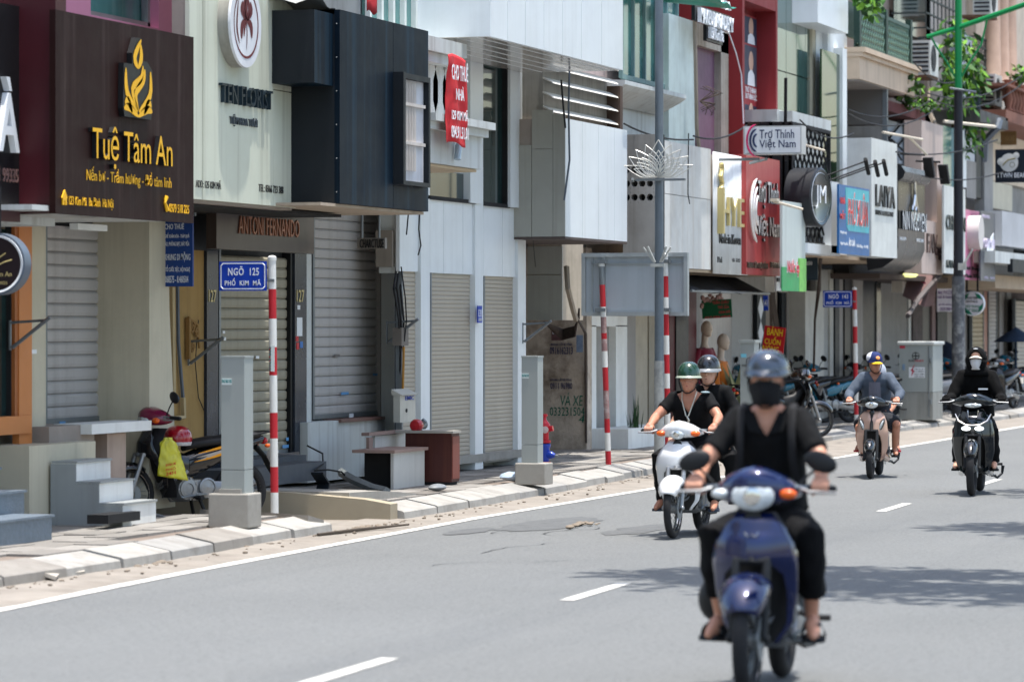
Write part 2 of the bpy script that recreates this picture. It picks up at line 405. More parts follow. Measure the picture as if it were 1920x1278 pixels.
teal = M('blueblack_metal', (5, 21, 34), rough=.5, spec=.12, bump=.5, bfreq=1.1, var=.25, vs=1.2, streak=.4, scol=(44, 84, 108), sw=4.5, sz=.06)
navyk = M('blueblack_shade', (18, 24, 30), rough=.5, var=.1)
slatm = M('shutter_grey', (174, 171, 168), rough=.55, metal=.0, var=.08, vs=1.5, streak=.45, scol=(104, 92, 84), sw=2.5, sz=.5, blotch=.15, bcol=(128, 104, 92))
slato = M('shutter_olive', (150, 145, 128), rough=.55, metal=.0, var=.08, vs=1.5, streak=.35, scol=(92, 82, 70), blotch=.2, bcol=(104, 90, 76))
slatb = M('shutter_beige', (170, 162, 148), rough=.5, metal=.0, var=.04, vs=1.2, streak=.12, scol=(128, 118, 104))
greyst = M('grey_stone_pier', (142, 138, 134), rough=.6, var=.06, vs=2, streak=.2)
darkst = M('dark_stone_pier', (44, 50, 60), rough=.25, var=.12, vs=3, blotch=.2, bcol=(88, 94, 104), bs=3)
ochre = M('ochre_wall', (158, 128, 78), rough=.85, var=.1, vs=2, streak=.3, scol=(92, 72, 44), blotch=.3, bcol=(110, 86, 54), bs=3)
orange = M('orange_frame', (196, 124, 68), rough=.5, var=.06, vs=2)
steel = M('galvanised_steel', (128, 134, 138), rough=.4, metal=.6, var=.1, vs=5)
rust = M('rusty_iron', (96, 70, 52), rough=.85, var=.25, vs=12)
pipe_b = M('beige_pipe', (176, 156, 118), rough=.5)
pipe_g = M('grey_pipe', (92, 100, 110), rough=.5)
cable = M('black_cable', (26, 26, 28), rough=.6)
redwall = M('red_wall', (122, 34, 38), rough=.6, var=.05, vs=2, streak=.15, scol=(80, 26, 28))
redsign = M('red_sign', (164, 62, 62), rough=.4, var=.05, vs=1.5, streak=.3, scol=(196, 120, 116), sw=14, sz=.12)
chrome = M('chrome', (210, 208, 204), rough=.12, metal=1, var=.05)
gold = M('gold_letters', (196, 180, 126), rough=.35, metal=.35, var=.05)
bluesign = M('blue_plate', (22, 62, 168), rough=.35, var=.04)
wet = M('concrete_wall', (150, 148, 144), rough=.85, var=.1, vs=2, streak=.35, scol=(84, 78, 72), blotch=.3, bcol=(104, 98, 90))
dkcon = M('stained_concrete', (112, 104, 100), rough=.9, var=.15, vs=1.5, streak=.6, scol=(58, 52, 48), blotch=.4, bcol=(70, 62, 58))
soff = M('soffit', (150, 140, 132), rough=.7, var=.1, vs=2, blotch=.3)
tanb = M('tan_plaster', (206, 184, 160), rough=.8, var=.06, vs=2, streak=.35, scol=(130, 108, 88), blotch=.2, bcol=(150, 128, 106))

def B(mb, r, t0, t1): return mb.box(r[0], r[1], t0, t1, r[2], r[3])
def front(name, px0, px1, yt, yb, t, d, mat, parent, label=None):
    """one piece of a front: seen between two columns and two rows of the view, its face at t, d deep"""
    return part(name, B(MB(), R(px0, px1, yt, yb, t), t, t + d), mat, parent, label)
def wtext(mb, body, px0, px1, yt, yb, t, dep=.004, **k):
    s0, s1, z0, z1 = R(px0, px1, yt, yb, t)
    return mb.text(body, (s0, t, z0), XR, ZU, s1 - s0, z1 - z0, dep, **k)
def qtext(mb, body, px0, px1, yt, yb, s, dep=.004, **k):
    ta, tb, z0, z1 = Q(px0, px1, yt, yb, s)
    return mb.text(body, (s, tb, z0), YR, ZU, tb - ta, z1 - z0, dep, **k)
def shutter(parent, px0, px1, yt, yb, t, mat, pitch=.085, pieces=True, guide=True, label=None):
    s0, s1, z0, z1 = R(px0, px1, yt, yb, t)
    sh = part('roller_shutter', bx(s0, s1, t + .05, t + .07, z0, z1), blackm, parent, label)
    n = int((z1 - z0) / pitch)
    q_ = min(.03, pitch * .24); prof = [(q_, 0), (q_ * .27, pitch * .07), (0, pitch * .3), (0, pitch * .78), (q_ * .45, pitch * .93), (q_, pitch)]
    if pieces:
        mb = MB(); mb.loft([[(s0 + .01, t + a, b) for a, b in prof], [(s1 - .01, t + a, b) for a, b in prof]], caps=False, closed=False, smooth=False)
        me = mb.mesh('slat', mat, ORG[parent.name])
        for i in range(n):
            o = piece('slat', me, sh, ORG[parent.name] + Vector((0, rnd.uniform(-.002, .002), z0 + .03 + i * pitch)), (rnd.gauss(0, .012), 0, 0) if 0 else None)
    else:
        mb = MB()
        for i in range(n):
            z = z0 + .03 + i * pitch
            mb.loft([[(s0 + .01, t + a, b + z) for a, b in prof], [(s1 - .01, t + a, b + z) for a, b in prof]], caps=False, closed=False, smooth=False)
        part('slat_curtain', mb, mat, sh, kind='stuff')
    part('bottom_rail', bx(s0 + .01, s1 - .01, t - .012, t + .03, z0, z0 + .045), steel, sh)
    if guide:
        part('guide_rail', bx(s1 - .012, s1 + .035, t - .02, t + .05, z0, z1), steel, sh); part('guide_rail', bx(s0 - .035, s0 + .012, t - .02, t + .05, z0, z1), steel, sh)
    return sh
def core(parent, px0, px1, t, top=11.5, mat=None, back=20, z0=.1, tref=None):
    tr = tref or t
    return part('wall', bx(S(px0, tr), S(px1, tr), t, back, z0, top), mat or wet, parent)
def bld(label, px, t, group=None): return thing('shophouse', label, 'shophouse', (S(px, t), t, SW))
def wire(name, pts, r=.006, mat=None):
    """a hanging cable through points given as (column, row, t)"""
    out = []
    for (px, py, t) in pts:
        s = S(px, t); out.append((s, t, Z(py, s, t)))
    return MB().tube(out, r, 5)

# ---- leftmost shop: black fascia, orange framed window
b = bld('shop at the left edge with an orange framed display window under a black fascia', 0, 12.6)
core(b, -330, 90, 12.95, mat=wet)
front('window_frame', 36, 60, 412, 838, 12.42, .06, orange, b)
front('window_sill', -330, 60, 800, 838, 12.40, .1, orange, b)
front('display_window', -330, 30, 410, 802, 12.5, .02, glass, b); front('frame_return', 28, 38, 412, 806, 12.43, .08, M('orange_dark', (160, 96, 52), rough=.5), b)
front('window_bar', 20, 25, 410, 805, 12.46, .05, blackm, b)
front('plinth', -330, 55, 838, 985, 12.6, .3, wet, b)
front('soffit', -330, 103, 380, 397, 11.75, 1.2, white2, b)
mb = MB(); ta, tb = 11.45, T(38, S(104, 11.45)); s = S(104, 11.45)
mb.box(s, s + .2, ta, tb + .2, Z(399, s, 11.5), 6.5); part('maroon_column', mb, maroon, b)
o = thing('fascia_sign', 'black shop fascia with one big white capital letter at the left edge', 'sign', (S(0, 11.75), 11.75, 3))
front('board', -330, 38, -60, 362, 11.75, .1, black, o); front('lower_band', -330, 38, 362, 393, 11.72, .12, maroon, o)
mb = MB(); wtext(mb, 'À', -12, 26, 142, 283, 11.75, .05, bold=.02); part('lettering', mb, whl, o)
mb = MB(); wtext(mb, '1011 99335', -22, 33, 312, 338, 11.75, .01); part('phone_number', mb, M('dull_rose', (120, 92, 88)), o)
mb = MB(); s = S(38, 12.0); mb.tube([(s, 12.0, Z(48, s, 12)), (s - .05, 11.7, Z(58, s, 11.7))], .012, 6); mb.box(s - .1, s - .02, 11.6, 11.75, Z(64, s, 11.7), Z(50, s, 11.7))
solo('spotlight', mb, steel, 'small grey spotlight on the maroon column beside the black fascia', 'lamp')
# hanging round sign
s = S(10, 11.6); o = thing('round_sign', 'round black hanging sign with a gold lotus and a white rim', 'sign', (s, 11.6, 2.2))
ta, tb, z0, z1 = Q(-55, 50, 437, 553, s); c = ((ta + tb) / 2, (z0 + z1) / 2); r = (z1 - z0) / 2
part('rim', MB().lathe((s - .04, c[0], c[1]), (1, 0, 0), [(r * .9, 0), (r, 0), (r, .12), (r * .9, .12)], 40), M('sign_rim_grey', (86, 96, 108), rough=.4), o)
part('light_ring', MB().lathe((s - .045, c[0], c[1]), (-1, 0, 0), [(r * .86, 0), (r * .93, .006), (r * .93, -.01)], 40), whl, o)
part('face', MB().lathe((s - .035, c[0], c[1]), (-1, 0, 0), [(.001, .004), (r * .88, .004)], 40), M('sign_face_dark', (30, 18, 24), rough=.4), o)
mb = MB()
for k in range(-2, 3):
    a = k * .55
    pts = [(s - .046, c[0] - math.sin(a) * r * f * .62 + .0, c[1] - r * .12 + math.cos(a) * r * f * .55) for f in (0, .35, .7, 1)]
    pts2 = [(p[0], p[1] + .03 * math.sin(i * math.pi / 3), p[2]) for i, p in enumerate(pts)]
    mb.tube(pts2, .006, 5)
part('lotus_emblem', mb, gold, o)
mb = MB(); mb.text('Tuệ Tâm An', (s - .045, c[0] + r * .55, c[1] - r * .45), YR, ZU, r * 1.1, r * .22, .004); mb.text('SINCE 2025', (s - .045, c[0] + r * .4, c[1] - r * .66), YR, ZU, r * .8, r * .1, .004)
part('lettering', mb, gold, o)
part('hanger', MB().cyl((s, c[0], c[1] + r), (s, c[0], c[1] + r + .35), .02, 8), blackm, o)

# ---- brown lotus shop
b = bld('pink walled shophouse with a grey roller shutter behind white stone steps', 150, 12.75)
core(b, 104, 388, 12.95, mat=wet)
s0, s1 = S(104, 12.0), S(357, 12.0)
pw = MB(); zt = 9
ws0, ws1, wz0, wz1 = R(170, 298, -230, 48, 12.0)
wz0 = Z(28, ws0, 12.0)
pw.box(s0, ws0, 12, 12.2, 3.5, zt).box(ws1, s1, 12, 12.2, 3.5, zt).box(ws0, ws1, 12, 12.2, 3.5, wz0).box(ws0, ws1, 12, 12.2, wz1, zt)
part('upper_wall', pw, pinkw, b)
win = part('window', MB().box(ws0, ws0 + .05, 12.08, 12.14, wz0, wz1).box(ws1 - .05, ws1, 12.08, 12.14, wz0, wz1).box(ws0, ws1, 12.08, 12.14, wz0, wz0 + .05), steel, b)
part('pane', bx(ws0, ws1, 12.15, 12.17, wz0, wz1), glassg, win)
front('left_pier', 58, 86, 405, 842, 12.45, .5, creamwall, b)
shutter(b, 84, 203, 408, 795, 12.78, slatm, .11)
mb = MB(); s = S(280, 12.3); sr = S(316, 12.3)
mb.loft([[(s + f * .0, 12.3, z), (sr + f, 12.3, z), (sr + f, 12.95, z), (s, 12.95, z)] for z, f in ((.15, .16), (1.0, .13), (1.9, .02), (2.7, 0))], smooth=False); part('right_pier', mb, creamwall, b)
part('soffit', bx(S(60, 11.46), S(362, 11.46), 11.46, 12.8, Z(400, S(104, 11.4), 11.4) + .02, Z(400, S(104, 11.4), 11.4) + .06), white2, b)
mb = MB(); s = S(135, 11.8); mb.box(s, s + .6, 11.75, 11.82, Z(416, s, 11.8) - .06, Z(416, s, 11.8) - .01); part('tube_lamp', mb, M('white_plastic', (214, 216, 214), rough=.4), b)
o = thing('lotus_sign', 'big dark brown shop sign with raised yellow lettering and a lotus flame', 'sign', (S(104, 11.4), 11.4, 2.6))
front('board', 104, 363, 18, 400, 11.40, .05, brown, o)
tq = 11.398
mb = MB(); wtext(mb, 'Tuệ Tâm An', 165, 315, 233, 313, tq, .04, space=.98, sides=True); part('lettering', mb, [yel, black], o)
mb = MB(); wtext(mb, 'Nến bơ - Trầm hương - Đồ tâm linh', 162, 321, 311, 344, tq, .003)
wtext(mb, '123 Kim Mã  Ba Đình  Hà Nội', 129, 212, 366, 388, tq, .004, bold=.004); wtext(mb, '0979 518 225', 317, 354, 382, 398, tq, .004, bold=.004)
def rs(px, py, t): s = S(px, t); return s, Z(py, s, t)
for (px, py) in [(122, 370)]:
    s, z = rs(116, 384, tq); mb.prism([(p[0] * .75, p[1] * .9) for p in [(0, 0), (.035, 0), (.035, .04), (.065, .04), (.065, 0), (.1, 0), (.1, .06), (.12, .06), (.05, .13), (-.02, .06), (0, .06)]], (s, tq, z), XR, ZU, (0, -.01, 0))
s, z = rs(308, 394, tq); mb.tube([(s + .03, tq - .005, z + .11), (s, tq - .005, z + .06), (s + .05, tq - .005, z)], [.022, .012, .022], 6)
part('small_lettering', mb, yel, o)
# lotus flame: dark raised body, yellow strokes
s0, s1, z0, z1 = R(221, 276, 66, 218, tq); w_, h_ = s1 - s0, z1 - z0
body = [(.05, .0), (.95, .0), (1, .12), (1, .62), (.82, .72), (.62, .72), (.62, 1), (.45, 1), (.3, .8), (.3, .66), (.02, .66), (0, .1)]
mb = MB(); mb.prism([(a * w_, c_ * h_) for a, c_ in body], (s0, tq, z0), XR, ZU, (0, -.045, 0)); part('flame_block', mb, black, o)
mb = MB()
def stroke(mb, pts, wd, t):
    P = []; n = len(pts)
    def cr(i, f):
        p0, p1, p2, p3 = [pts[max(0, min(n - 1, j))] for j in (i - 1, i, i + 1, i + 2)]
        return [.5 * (2 * p1[k] + (p2[k] - p0[k]) * f + (2 * p0[k] - 5 * p1[k] + 4 * p2[k] - p3[k]) * f * f + (3 * p1[k] - p0[k] - 3 * p2[k] + p3[k]) * f ** 3) for k in (0, 1)]
    for i in range(n - 1):
        for f in (0, .25, .5, .75): P.append(cr(i, f))
    P.append(pts[-1]); m = len(P); L_, R_ = [], []
    for i, p in enumerate(P):
        a, c_ = P[max(0, i - 1)], P[min(m - 1, i + 1)]; dx, dz = (c_[0] - a[0]) * w_, (c_[1] - a[1]) * h_; l = math.hypot(dx, dz) or 1
        ww = wd * math.sin(math.pi * (.08 + .84 * i / (m - 1)))
        L_.append((s0 + p[0] * w_ - dz / l * ww, t, z0 + p[1] * h_ + dx / l * ww)); R_.append((s0 + p[0] * w_ + dz / l * ww, t, z0 + p[1] * h_ - dx / l * ww))
    for i in range(m - 1): mb.quad(L_[i], R_[i], R_[i + 1], L_[i + 1])
tf = tq - .049
for pts in [[(.5, .62), (.38, .75), (.6, .98)], [(.5, .62), (.6, .75), (.58, .92)], [(.48, .08), (.12, .3), (.08, .6)], [(.48, .1), (.3, .35), (.6, .5), (.66, .66)],
            [(.52, .08), (.9, .3), (.92, .6)], [(.5, .1), (.42, .3), (.68, .48), (.72, .62)], [(.5, .02), (.2, .12), (.02, .1)], [(.5, .02), (.8, .12), (.98, .1)], [(.3, .06), (.15, .2), (.05, .16)], [(.7, .06), (.85, .2), (.95, .16)]]:
    stroke(mb, pts, .034, tf)
part('flame_strokes', mb, yel, o)

# white stone steps, platform
marble = M('white_stone_facing', (224, 225, 222), rough=.5, var=.05, vs=3, streak=.2, scol=(140, 130, 118), blotch=.2, bcol=(150, 138, 124))
greys = M('step_shade_grey', (148, 152, 152), rough=.5, var=.06, vs=3, streak=.3, scol=(110, 108, 104))  # greyer copy of the white facing: shade of the steps put into colour
o = thing('platform', 'cream masonry platform with a stone slab in front of the grey shutter', 'platform', (S(120, 12.15), 12.15, SW))
front('block', 55, 179, 836, 985, 12.14, .6, creamwall, o)
front('upper_block', 92, 177, 800, 836, 12.3, .5, soff, o)
front('slab', 172, 284, 795, 814, 12.2, .34, marble, o)
front('leg', 201, 236, 813, 935, 12.3, .12, M('veined_marble', (170, 150, 138), rough=.35, var=.1, streak=.5, scol=(110, 80, 70), sw=4), o)
o = thing('entrance_steps', 'white stone staircase of three steps in front of the brown shop', 'steps', (28, 11.5, SW))
S0, S1 = 27.66, 28.36
for i, (ta, za) in enumerate([(11.5, .33), (11.7, .50), (11.9, .66)]):
    mb = MB(); mb.box(S0, S1, ta, 12.12, SW - .01 + (0 if i == 0 else [.33, .5][i - 1] - SW + .01), za - .012); part('step', mb, greys if 0 else marble, o)
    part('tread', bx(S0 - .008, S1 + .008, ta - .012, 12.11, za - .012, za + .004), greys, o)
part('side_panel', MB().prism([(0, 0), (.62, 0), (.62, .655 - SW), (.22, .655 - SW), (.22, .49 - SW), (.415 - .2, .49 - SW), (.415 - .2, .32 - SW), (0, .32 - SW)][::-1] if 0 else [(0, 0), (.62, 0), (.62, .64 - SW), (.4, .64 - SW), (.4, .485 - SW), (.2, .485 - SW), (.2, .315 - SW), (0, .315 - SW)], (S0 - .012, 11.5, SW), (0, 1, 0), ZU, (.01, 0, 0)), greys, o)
solo('rubber_ramp', B(MB(), R(203, 263, 965, 982, 11.42), 11.42, 11.6), blackm, 'small black rubber block at the foot of the white steps', 'block')
mesh_m = M('perforated_metal', (116, 128, 140), rough=.5, metal=.5, var=.12, vs=20, bump=.8, bfreq=45)
o = thing('metal_steps', 'blue grey perforated metal steps at the left edge of the pavement', 'steps', (25.5, 11.4, SW))
s1 = S(97, 11.3); sa = S(50, 11.6); sb = S(7, 11.9)
part('step', bx(20, s1, 11.3, 11.62, SW, SW + .17), mesh_m, o); part('step', bx(20, sa, 11.62, 11.94, SW, SW + .34), mesh_m, o); part('step', bx(20, sb, 11.94, 12.3, SW, SW + .5), mesh_m, o)
for (e_, ta, z) in [(s1, 11.28, SW + .17), (sa, 11.6, SW + .34), (sb, 11.92, SW + .5)]: part('nosing', bx(20, e_ + .01, ta, ta + .33, z, z + .018), mesh_m, o)
mb = MB(); P = [(180, 955, 12.0), (260, 962, 11.9), (330, 975, 11.6)]
mb = wire('hose', [(190, 958, 12.05), (240, 955, 11.9), (300, 968, 11.8), (345, 985, 11.6)], .02); solo('corrugated_hose', mb, M('grey_hose', (86, 88, 90), rough=.6), 'grey ribbed hose lying behind the foot of the white steps', 'hose')

# brackets on piers
for (px, py, t, lab) in [(50, 605, 12.35, 'iron bracket on the orange window frame'), (380, 640, 12.55, 'iron bracket on the dark pillar beside the ochre wall'), (1000, 608, 12.1, 'iron bracket at the edge of the graffiti wall'), (748, 605, 12.3, 'iron bracket on the cable covered pillar')]:
    s = S(px, t); z = Z(py, s, t); mb = MB()
    mb.tube([(s - .1, t + .1, z), (s - .1, t - .22, z + .02)], .012, 5).tube([(s - .1, t + .08, z - .2), (s - .12, t - .25, z + .04)], .016, 5).cyl((s - .1, t + .1, z - .22), (s - .1, t + .1, z + .02), .012, 5)
    solo('bracket', mb, steel, lab, 'bracket')

# ---- flower shop: cream fascia
b = bld('flower shop with an ochre side wall and olive shutter between dark pillars', 470, 12.7)
core(b, 388, 600, 12.95, mat=dkcon); s0, s1 = S(355, 12.25), S(560, 12.25)
front('upper_wall', 357, 560, -300, 300, 12.2, .8, creamwall, b)
front('side_wall', 306, 390, 395, 935, 12.67, .2, ochre, b)
front('dark_fascia', 362, 407, 392, 468, 12.6, .3, navyk, b)
shutter(b, 410, 546, 466, 862, 12.7, slato, .1)
for a, c_ in ((388, 409), (553, 575)): front('dark_pillar', a, c_, 462, 900, 12.64, .3, darkst, b)
front('dark_gap_strip', 545, 553, 470, 880, 12.66, .3, black, b)  # black strip stands in for the shaded gap beside the shutter
front('white_jamb', 575, 584, 476, 860, 12.66, .3, white2, b)
for px in (391, 556):
    mb = MB(); wtext(mb, '127', px, px + 14, 543, 566, 12.638, .004, bold=.015); part('house_number', mb, gold, b)
front('black_soffit', 362, 640, 378, 384, 11.62, 1.2, blackm, b)
front('sill_step', 395, 562, 862, 890, 12.6, .3, darkst, b)
stk = MB(); 
for (a, c_, yt, yb, m) in [(557, 567, 595, 630, 0), (555, 560, 630, 640, 1), (563, 568, 640, 652, 2), (556, 561, 642, 655, 1), (558, 563, 572, 580, 0)]:
    stk.cur = m; B(stk, R(a, c_, yt, yb, 12.636), 12.636, 12.64)
part('stickers', stk, [whl, M('red_sticker', (190, 50, 54)), M('blue_sticker', (70, 120, 190))], b)
dk = M('dark_slate_step', (72, 76, 82), rough=.6, var=.15, vs=4, blotch=.3)
o = thing('slate_steps', 'dark slate steps in front of the olive shutter', 'steps', (S(560, 12.2), 12.2, SW))
front('step', 440, 612, 882, 918, 12.0, .4, dk, o); front('step', 470, 575, 862, 884, 12.3, .3, dk, o)
# pipes and ironwork on the ochre wall
for (lab, mat, r, pts) in [('grey conduit running down the ochre wall', pipe_g, .018, [(332, 500, 12.64), (334, 640, 12.64), (343, 750, 12.64)]),
                           ('beige water pipe with an elbow low on the ochre wall', pipe_b, .03, [(322, 538, 12.63), (324, 740, 12.63)]), ('short beige pipe below the grey conduit', pipe_b, .026, [(343, 745, 12.63), (344, 782, 12.63), (326, 784, 12.63)])]:
    solo('pipe', wire('pipe', pts, r), mat, lab, 'pipe')
s, z = rs(360, 628, 12.65); mb = MB()
for (cx, cz, r, d) in [(-.02, .07, .07, 1), (-.02, -.12, .05, 1), (.1, .02, .05, -1)]:
    mb.tube([(s + cx + r * (1 - i / 22) * math.cos(i * .55) * d, 12.64, z + cz + r * (1 - i / 22) * math.sin(i * .55)) for i in range(20)], .012, 5)
mb.box(s - .14, s - .1, 12.62, 12.66, z - .22, z + .16); mb.tube([(s - .12, 12.64, z + .16), (s + .1, 12.64, z + .1), (s + .16, 12.64, z - .12)], .014, 5)
solo('iron_scroll', mb, M('ochre_iron', (140, 108, 64), rough=.8), 'scrolled ironwork ornament painted ochre on the wall', 'ornament')
solo('wall_wire', wire('w', [(372, 600, 12.65), (366, 680, 12.64), (372, 745, 12.65), (384, 772, 12.65)], .005), cable, 'thin black wire hanging on the ochre wall', 'wire')
o = thing('flower_sign', 'tall cream shop fascia with dark lettering and rain streaks', 'sign', (S(355, 11.46), 11.46, 2.7))
s0, s1, z0, _ = R(355, 555, 0, 373, 11.46); zs = [z0, Z(168, S(512, 11.46), 11.46), 6.4]
cols = [s0, S(380, 11.46), S(512, 11.46), s1]
for i in range(3):
    a, c_ = cols[i], cols[i + 1]
    for (za, zb) in ([(zs[0], zs[2])] if i < 2 else [(zs[0], zs[1]), (zs[1], zs[2])]):
        part('panel', bx(a + .004, c_ - .004, 11.46 - (.002 if i == 1 else 0), 11.5, za + .004, zb - .004), cream, o)
part('backing', bx(s0 + .01, s1 - .01, 11.5, 11.62, z0 + .01, 6.39), soff, o)
part('underside', bx(s0, s1, 11.5, 12.6, z0 - .02, z0 + .008), soff, o)
tq = 11.455
mb = MB(); wtext(mb, 'TEN FLORIST', 410, 505, 155, 192, tq, .035, bold=.0); part('lettering', mb, M('slate_letters', (40, 54, 64), rough=.3, metal=.4), o)
mb = MB(); wtext(mb, 'TIỆM HOA TƯƠI', 430, 481, 213, 236, tq, .012, bold=.012); part('small_lettering', mb, M('slate_letters2', (70, 78, 84)), o)
mb = MB(); wtext(mb, 'ADD: 125 KIM MÃ', 367, 414, 334, 351, tq, .004); wtext(mb, 'TEL: 0366 723 388', 485, 531, 345, 359, tq, .004); part('address', mb, ink, o)
# round flower emblem
s, z = rs(461, 45, 11.34); rr_ = (S(490, 11.34) - S(432, 11.34)) / 2
em = thing('flower_emblem', 'round white light box with a dark red flower above the cream fascia lettering', 'sign', (s, 11.34, z))
part('drum', MB().lathe((s, 11.46, z), (0, -1, 0), [(rr_, 0), (rr_, .115)], 48), M('drum_grey', (150, 148, 140), rough=.45, streak=.3), em)
part('face', MB().lathe((s, 11.46, z), (0, -1, 0), [(rr_ + .004, .1), (rr_, .122), (.001, .122)], 48), M('emblem_white', (214, 216, 220), rough=.4, streak=.08), em)
mb = MB(); tt = 11.335
w_ = h_ = rr_; s0, z0 = s, z
mb.lathe((s, tt + .003, z), (0, -1, 0), [(rr_ * .74, 0), (rr_ * .8, .002)], 48)
for pts, wd in [([(0, .1), (-.16, .35), (0, .62)], .06), ([(.02, .1), (.2, .35), (.05, .6)], .06), ([(0, .1), (-.02, .36), (.03, .58)], .07), ([(-.06, .08), (-.3, .3), (-.22, .5)], .05), ([(.06, .08), (.34, .3), (.26, .52)], .05), ([(0, .12), (.05, -.2), (.02, -.6)], .018), ([(0, .08), (-.26, -.06), (-.3, -.36)], .07), ([(.03, .08), (.3, -.02), (.36, -.3)], .07), ([(.0, .05), (-.12, -.15), (-.14, -.3)], .03), ([(-.5, .55), (-.6, -.1), (-.42, -.48)], .03)]:
    stroke(mb, pts, wd * rr_ * 1.4, tt)
part('flower', mb, M('dark_red_print', (96, 40, 42)), em)
# brown lettering board
o = thing('fascia_sign', 'dark brown metal fascia with thin copper lettering above the olive shutter', 'sign', (S(500, 12.25), 12.25, 2.7))
front('board', 406, 589, 385, 466, 12.25, .1, M('bronze_sheet', (66, 56, 52), rough=.35, metal=.3, var=.12, vs=1, streak=.2, scol=(100, 90, 84)), o)
mb = MB(); wtext(mb, 'Antoni Fernando'.upper(), 446, 560, 404, 438, 12.25, .012); part('lettering', mb, M('copper_letters', (148, 96, 72), rough=.4, metal=.4), o)
# blue cloth sign
s = S(330, 12.2); o = thing('hire_sign', 'blue board with white lettering hanging behind the cream pier', 'sign', (s, 12.3, 2.2))
ta, tb, z0, z1 = Q(306, 361, 405, 537, s); part('board', bx(s, s + .03, ta, tb, z0, z1), M('blue_board', (26, 62, 128), rough=.5, streak=.1), o)
mb = MB()
for body, a, c_, yt, yb in [('CHO THUÊ', 309, 345, 417, 430), ('GHẾ XUÂN HÒA - TRÁP QUẢ', 309, 355, 436, 447), ('ÁO, PHÔNG BẠT, BÁT ĐĨA', 309, 355, 451, 463), ('KHUNG DI ĐỘNG', 309, 357, 472, 491), ('TỔ CƯỚI, TIỆC, HỘI NGHỊ', 310, 356, 497, 511), ('068575 - 8.460504', 310, 353, 517, 530)]:
    qtext(mb, body, a, c_, yt, yb, s - .001, .003, bold=.012)
part('lettering', mb, whl, o); part('strut', bx(s, s + .03, tb - .3, tb + .5, z1, z1 + .03), steel, o)

# ---- shop under the blue black metal box
b = bld('shophouse with a bay window and balcony above a grey shutter and white plinth', 650, 12.7)
core(b, 589, 790, 12.95, mat=wet); 
shutter(b, 586, 713, 380, 786, 12.72, slatm, .1)
front('pier', 713, 742, 380, 800, 12.68, .3, greyst, b); front('side_strip', 742, 757, 390, 812, 12.64, .3, white2, b)
front('plinth', 577, 722, 792, 905, 12.56, .4, white2, b); front('sill', 640, 722, 786, 792, 12.53, .2, M('brown_edge', (120, 92, 84)), b)
# box fascia
o = thing('box_fascia', 'big blue black sheet metal box fascia streaked with dust over the grey shutter', 'sign', (S(640, 11.0), 11, 2.9))
s0, s1, z0, z1 = R(637, 803, 18, 381, 11.0)
hs0, hs1, hz0, hz1 = R(742, 791, 146, 338, 11.0)
part('front_panel', MB().box(s0, hs0 - .08, 11, 11.05, z0, z1), teal, o)
part('front_panel', MB().box(hs0 - .07, s1, 11, 11.05, hz1 + .05, z1), teal, o)
part('front_panel', MB().box(hs0 - .07, s1, 11, 11.05, z0, hz0 - .04).box(hs1 + .05, s1, 11.002, 11.05, hz0 - .04, hz1 + .05), teal, o)
part('side_panel', bx(s0, s0 + .04, 11.05, 12.6, z0, z1), navyk, o)
part('top_panel', bx(s0, s1, 11.05, 12.6, z1 - .04, z1), teal, o); part('end_panel', bx(s1 - .04, s1, 11.05, 12.6, z0, z1 - .04), navyk, o)
part('underside', bx(s0 - .4, s1 - .02, 11.04, 12.6, z0 - .03, z0 - .003), M('peeling_ceiling', (176, 160, 142), rough=.8, var=.15, blotch=.4), o)
wf = part('window_box', MB().box(hs0 - .07, hs0, 10.9, 11.2, hz0 - .04, hz1 + .05).box(hs0, hs1 + .05, 10.93, 11.05, hz1, hz1 + .05).box(hs1, hs1 + .05, 10.93, 11.05, hz0, hz1).box(hs0, hs1 + .05, 10.93, 11.05, hz0 - .04, hz0), navyk, o)
part('back_board', bx(hs0, hs1, 10.985, 10.995, hz0, hz1), M('white_backing', (200, 202, 208), rough=.6, streak=.35, scol=(130, 104, 84)), wf)
gb = MB()
for i in range(10): s = hs0 + .03 + i * (hs1 - hs0) * .062; gb.cyl((s, 10.965, hz0 + .1), (s, 10.965, hz1 - .02), .011, 5)
for z in (hz0 + (hz1 - hz0) * .36, hz0 + (hz1 - hz0) * .74): gb.box(hs0, hs0 + (hs1 - hs0) * .95, 10.95, 10.984, z, z + .03)
part('rod_rack', gb, M('rusty_white_rod', (196, 190, 184), rough=.5, streak=.4, scol=(120, 84, 62)), wf)
# worn labels stuck on the shutters
for (px, py, w1, h1, t, m) in [(640, 735, 14, 5, 12.7, 1), (628, 664, 9, 5, 12.7, 2), (655, 775, 8, 8, 12.7, 0), (700, 700, 8, 4, 12.7, 1), (112, 790, 11, 6, 12.76, 1), (537, 820, 10, 6, 12.68, 1), (530, 834, 12, 6, 12.68, 1), (480, 667, 6, 5, 12.68, 0), (418, 620, 4, 5, 12.68, 0), (420, 632, 4, 6, 12.68, 0), (60, 655, 9, 8, 12.44, 0)]:
    q = MB(); B(q, R(px, px + w1, py, py + h1, t), t, t + .004); part('worn_label', q, [whl, M('label_blue', (96, 150, 196)), M('label_grey', (112, 108, 104))][m], b)
# smaller box
sa, sb = S(590, 11.06), s0
part('upper_box', MB().box(sa, sb, 11.06, 12.6, Z(155, sa, 11.06), Z(18, sa, 11.06)), teal, o); part('upper_box_end', bx(sa - .006, sa, 11.06, 12.6, Z(155, sa, 11.06), Z(18, sa, 11.06)), navyk, o)
rv = MB()
for k in range(7):
    z = z0 + .1 + k * .3; rv.ell((s0 - .002, 11.03, z), (.004, .006, .006), 6, 4)
part('rivets', rv, steel, o)
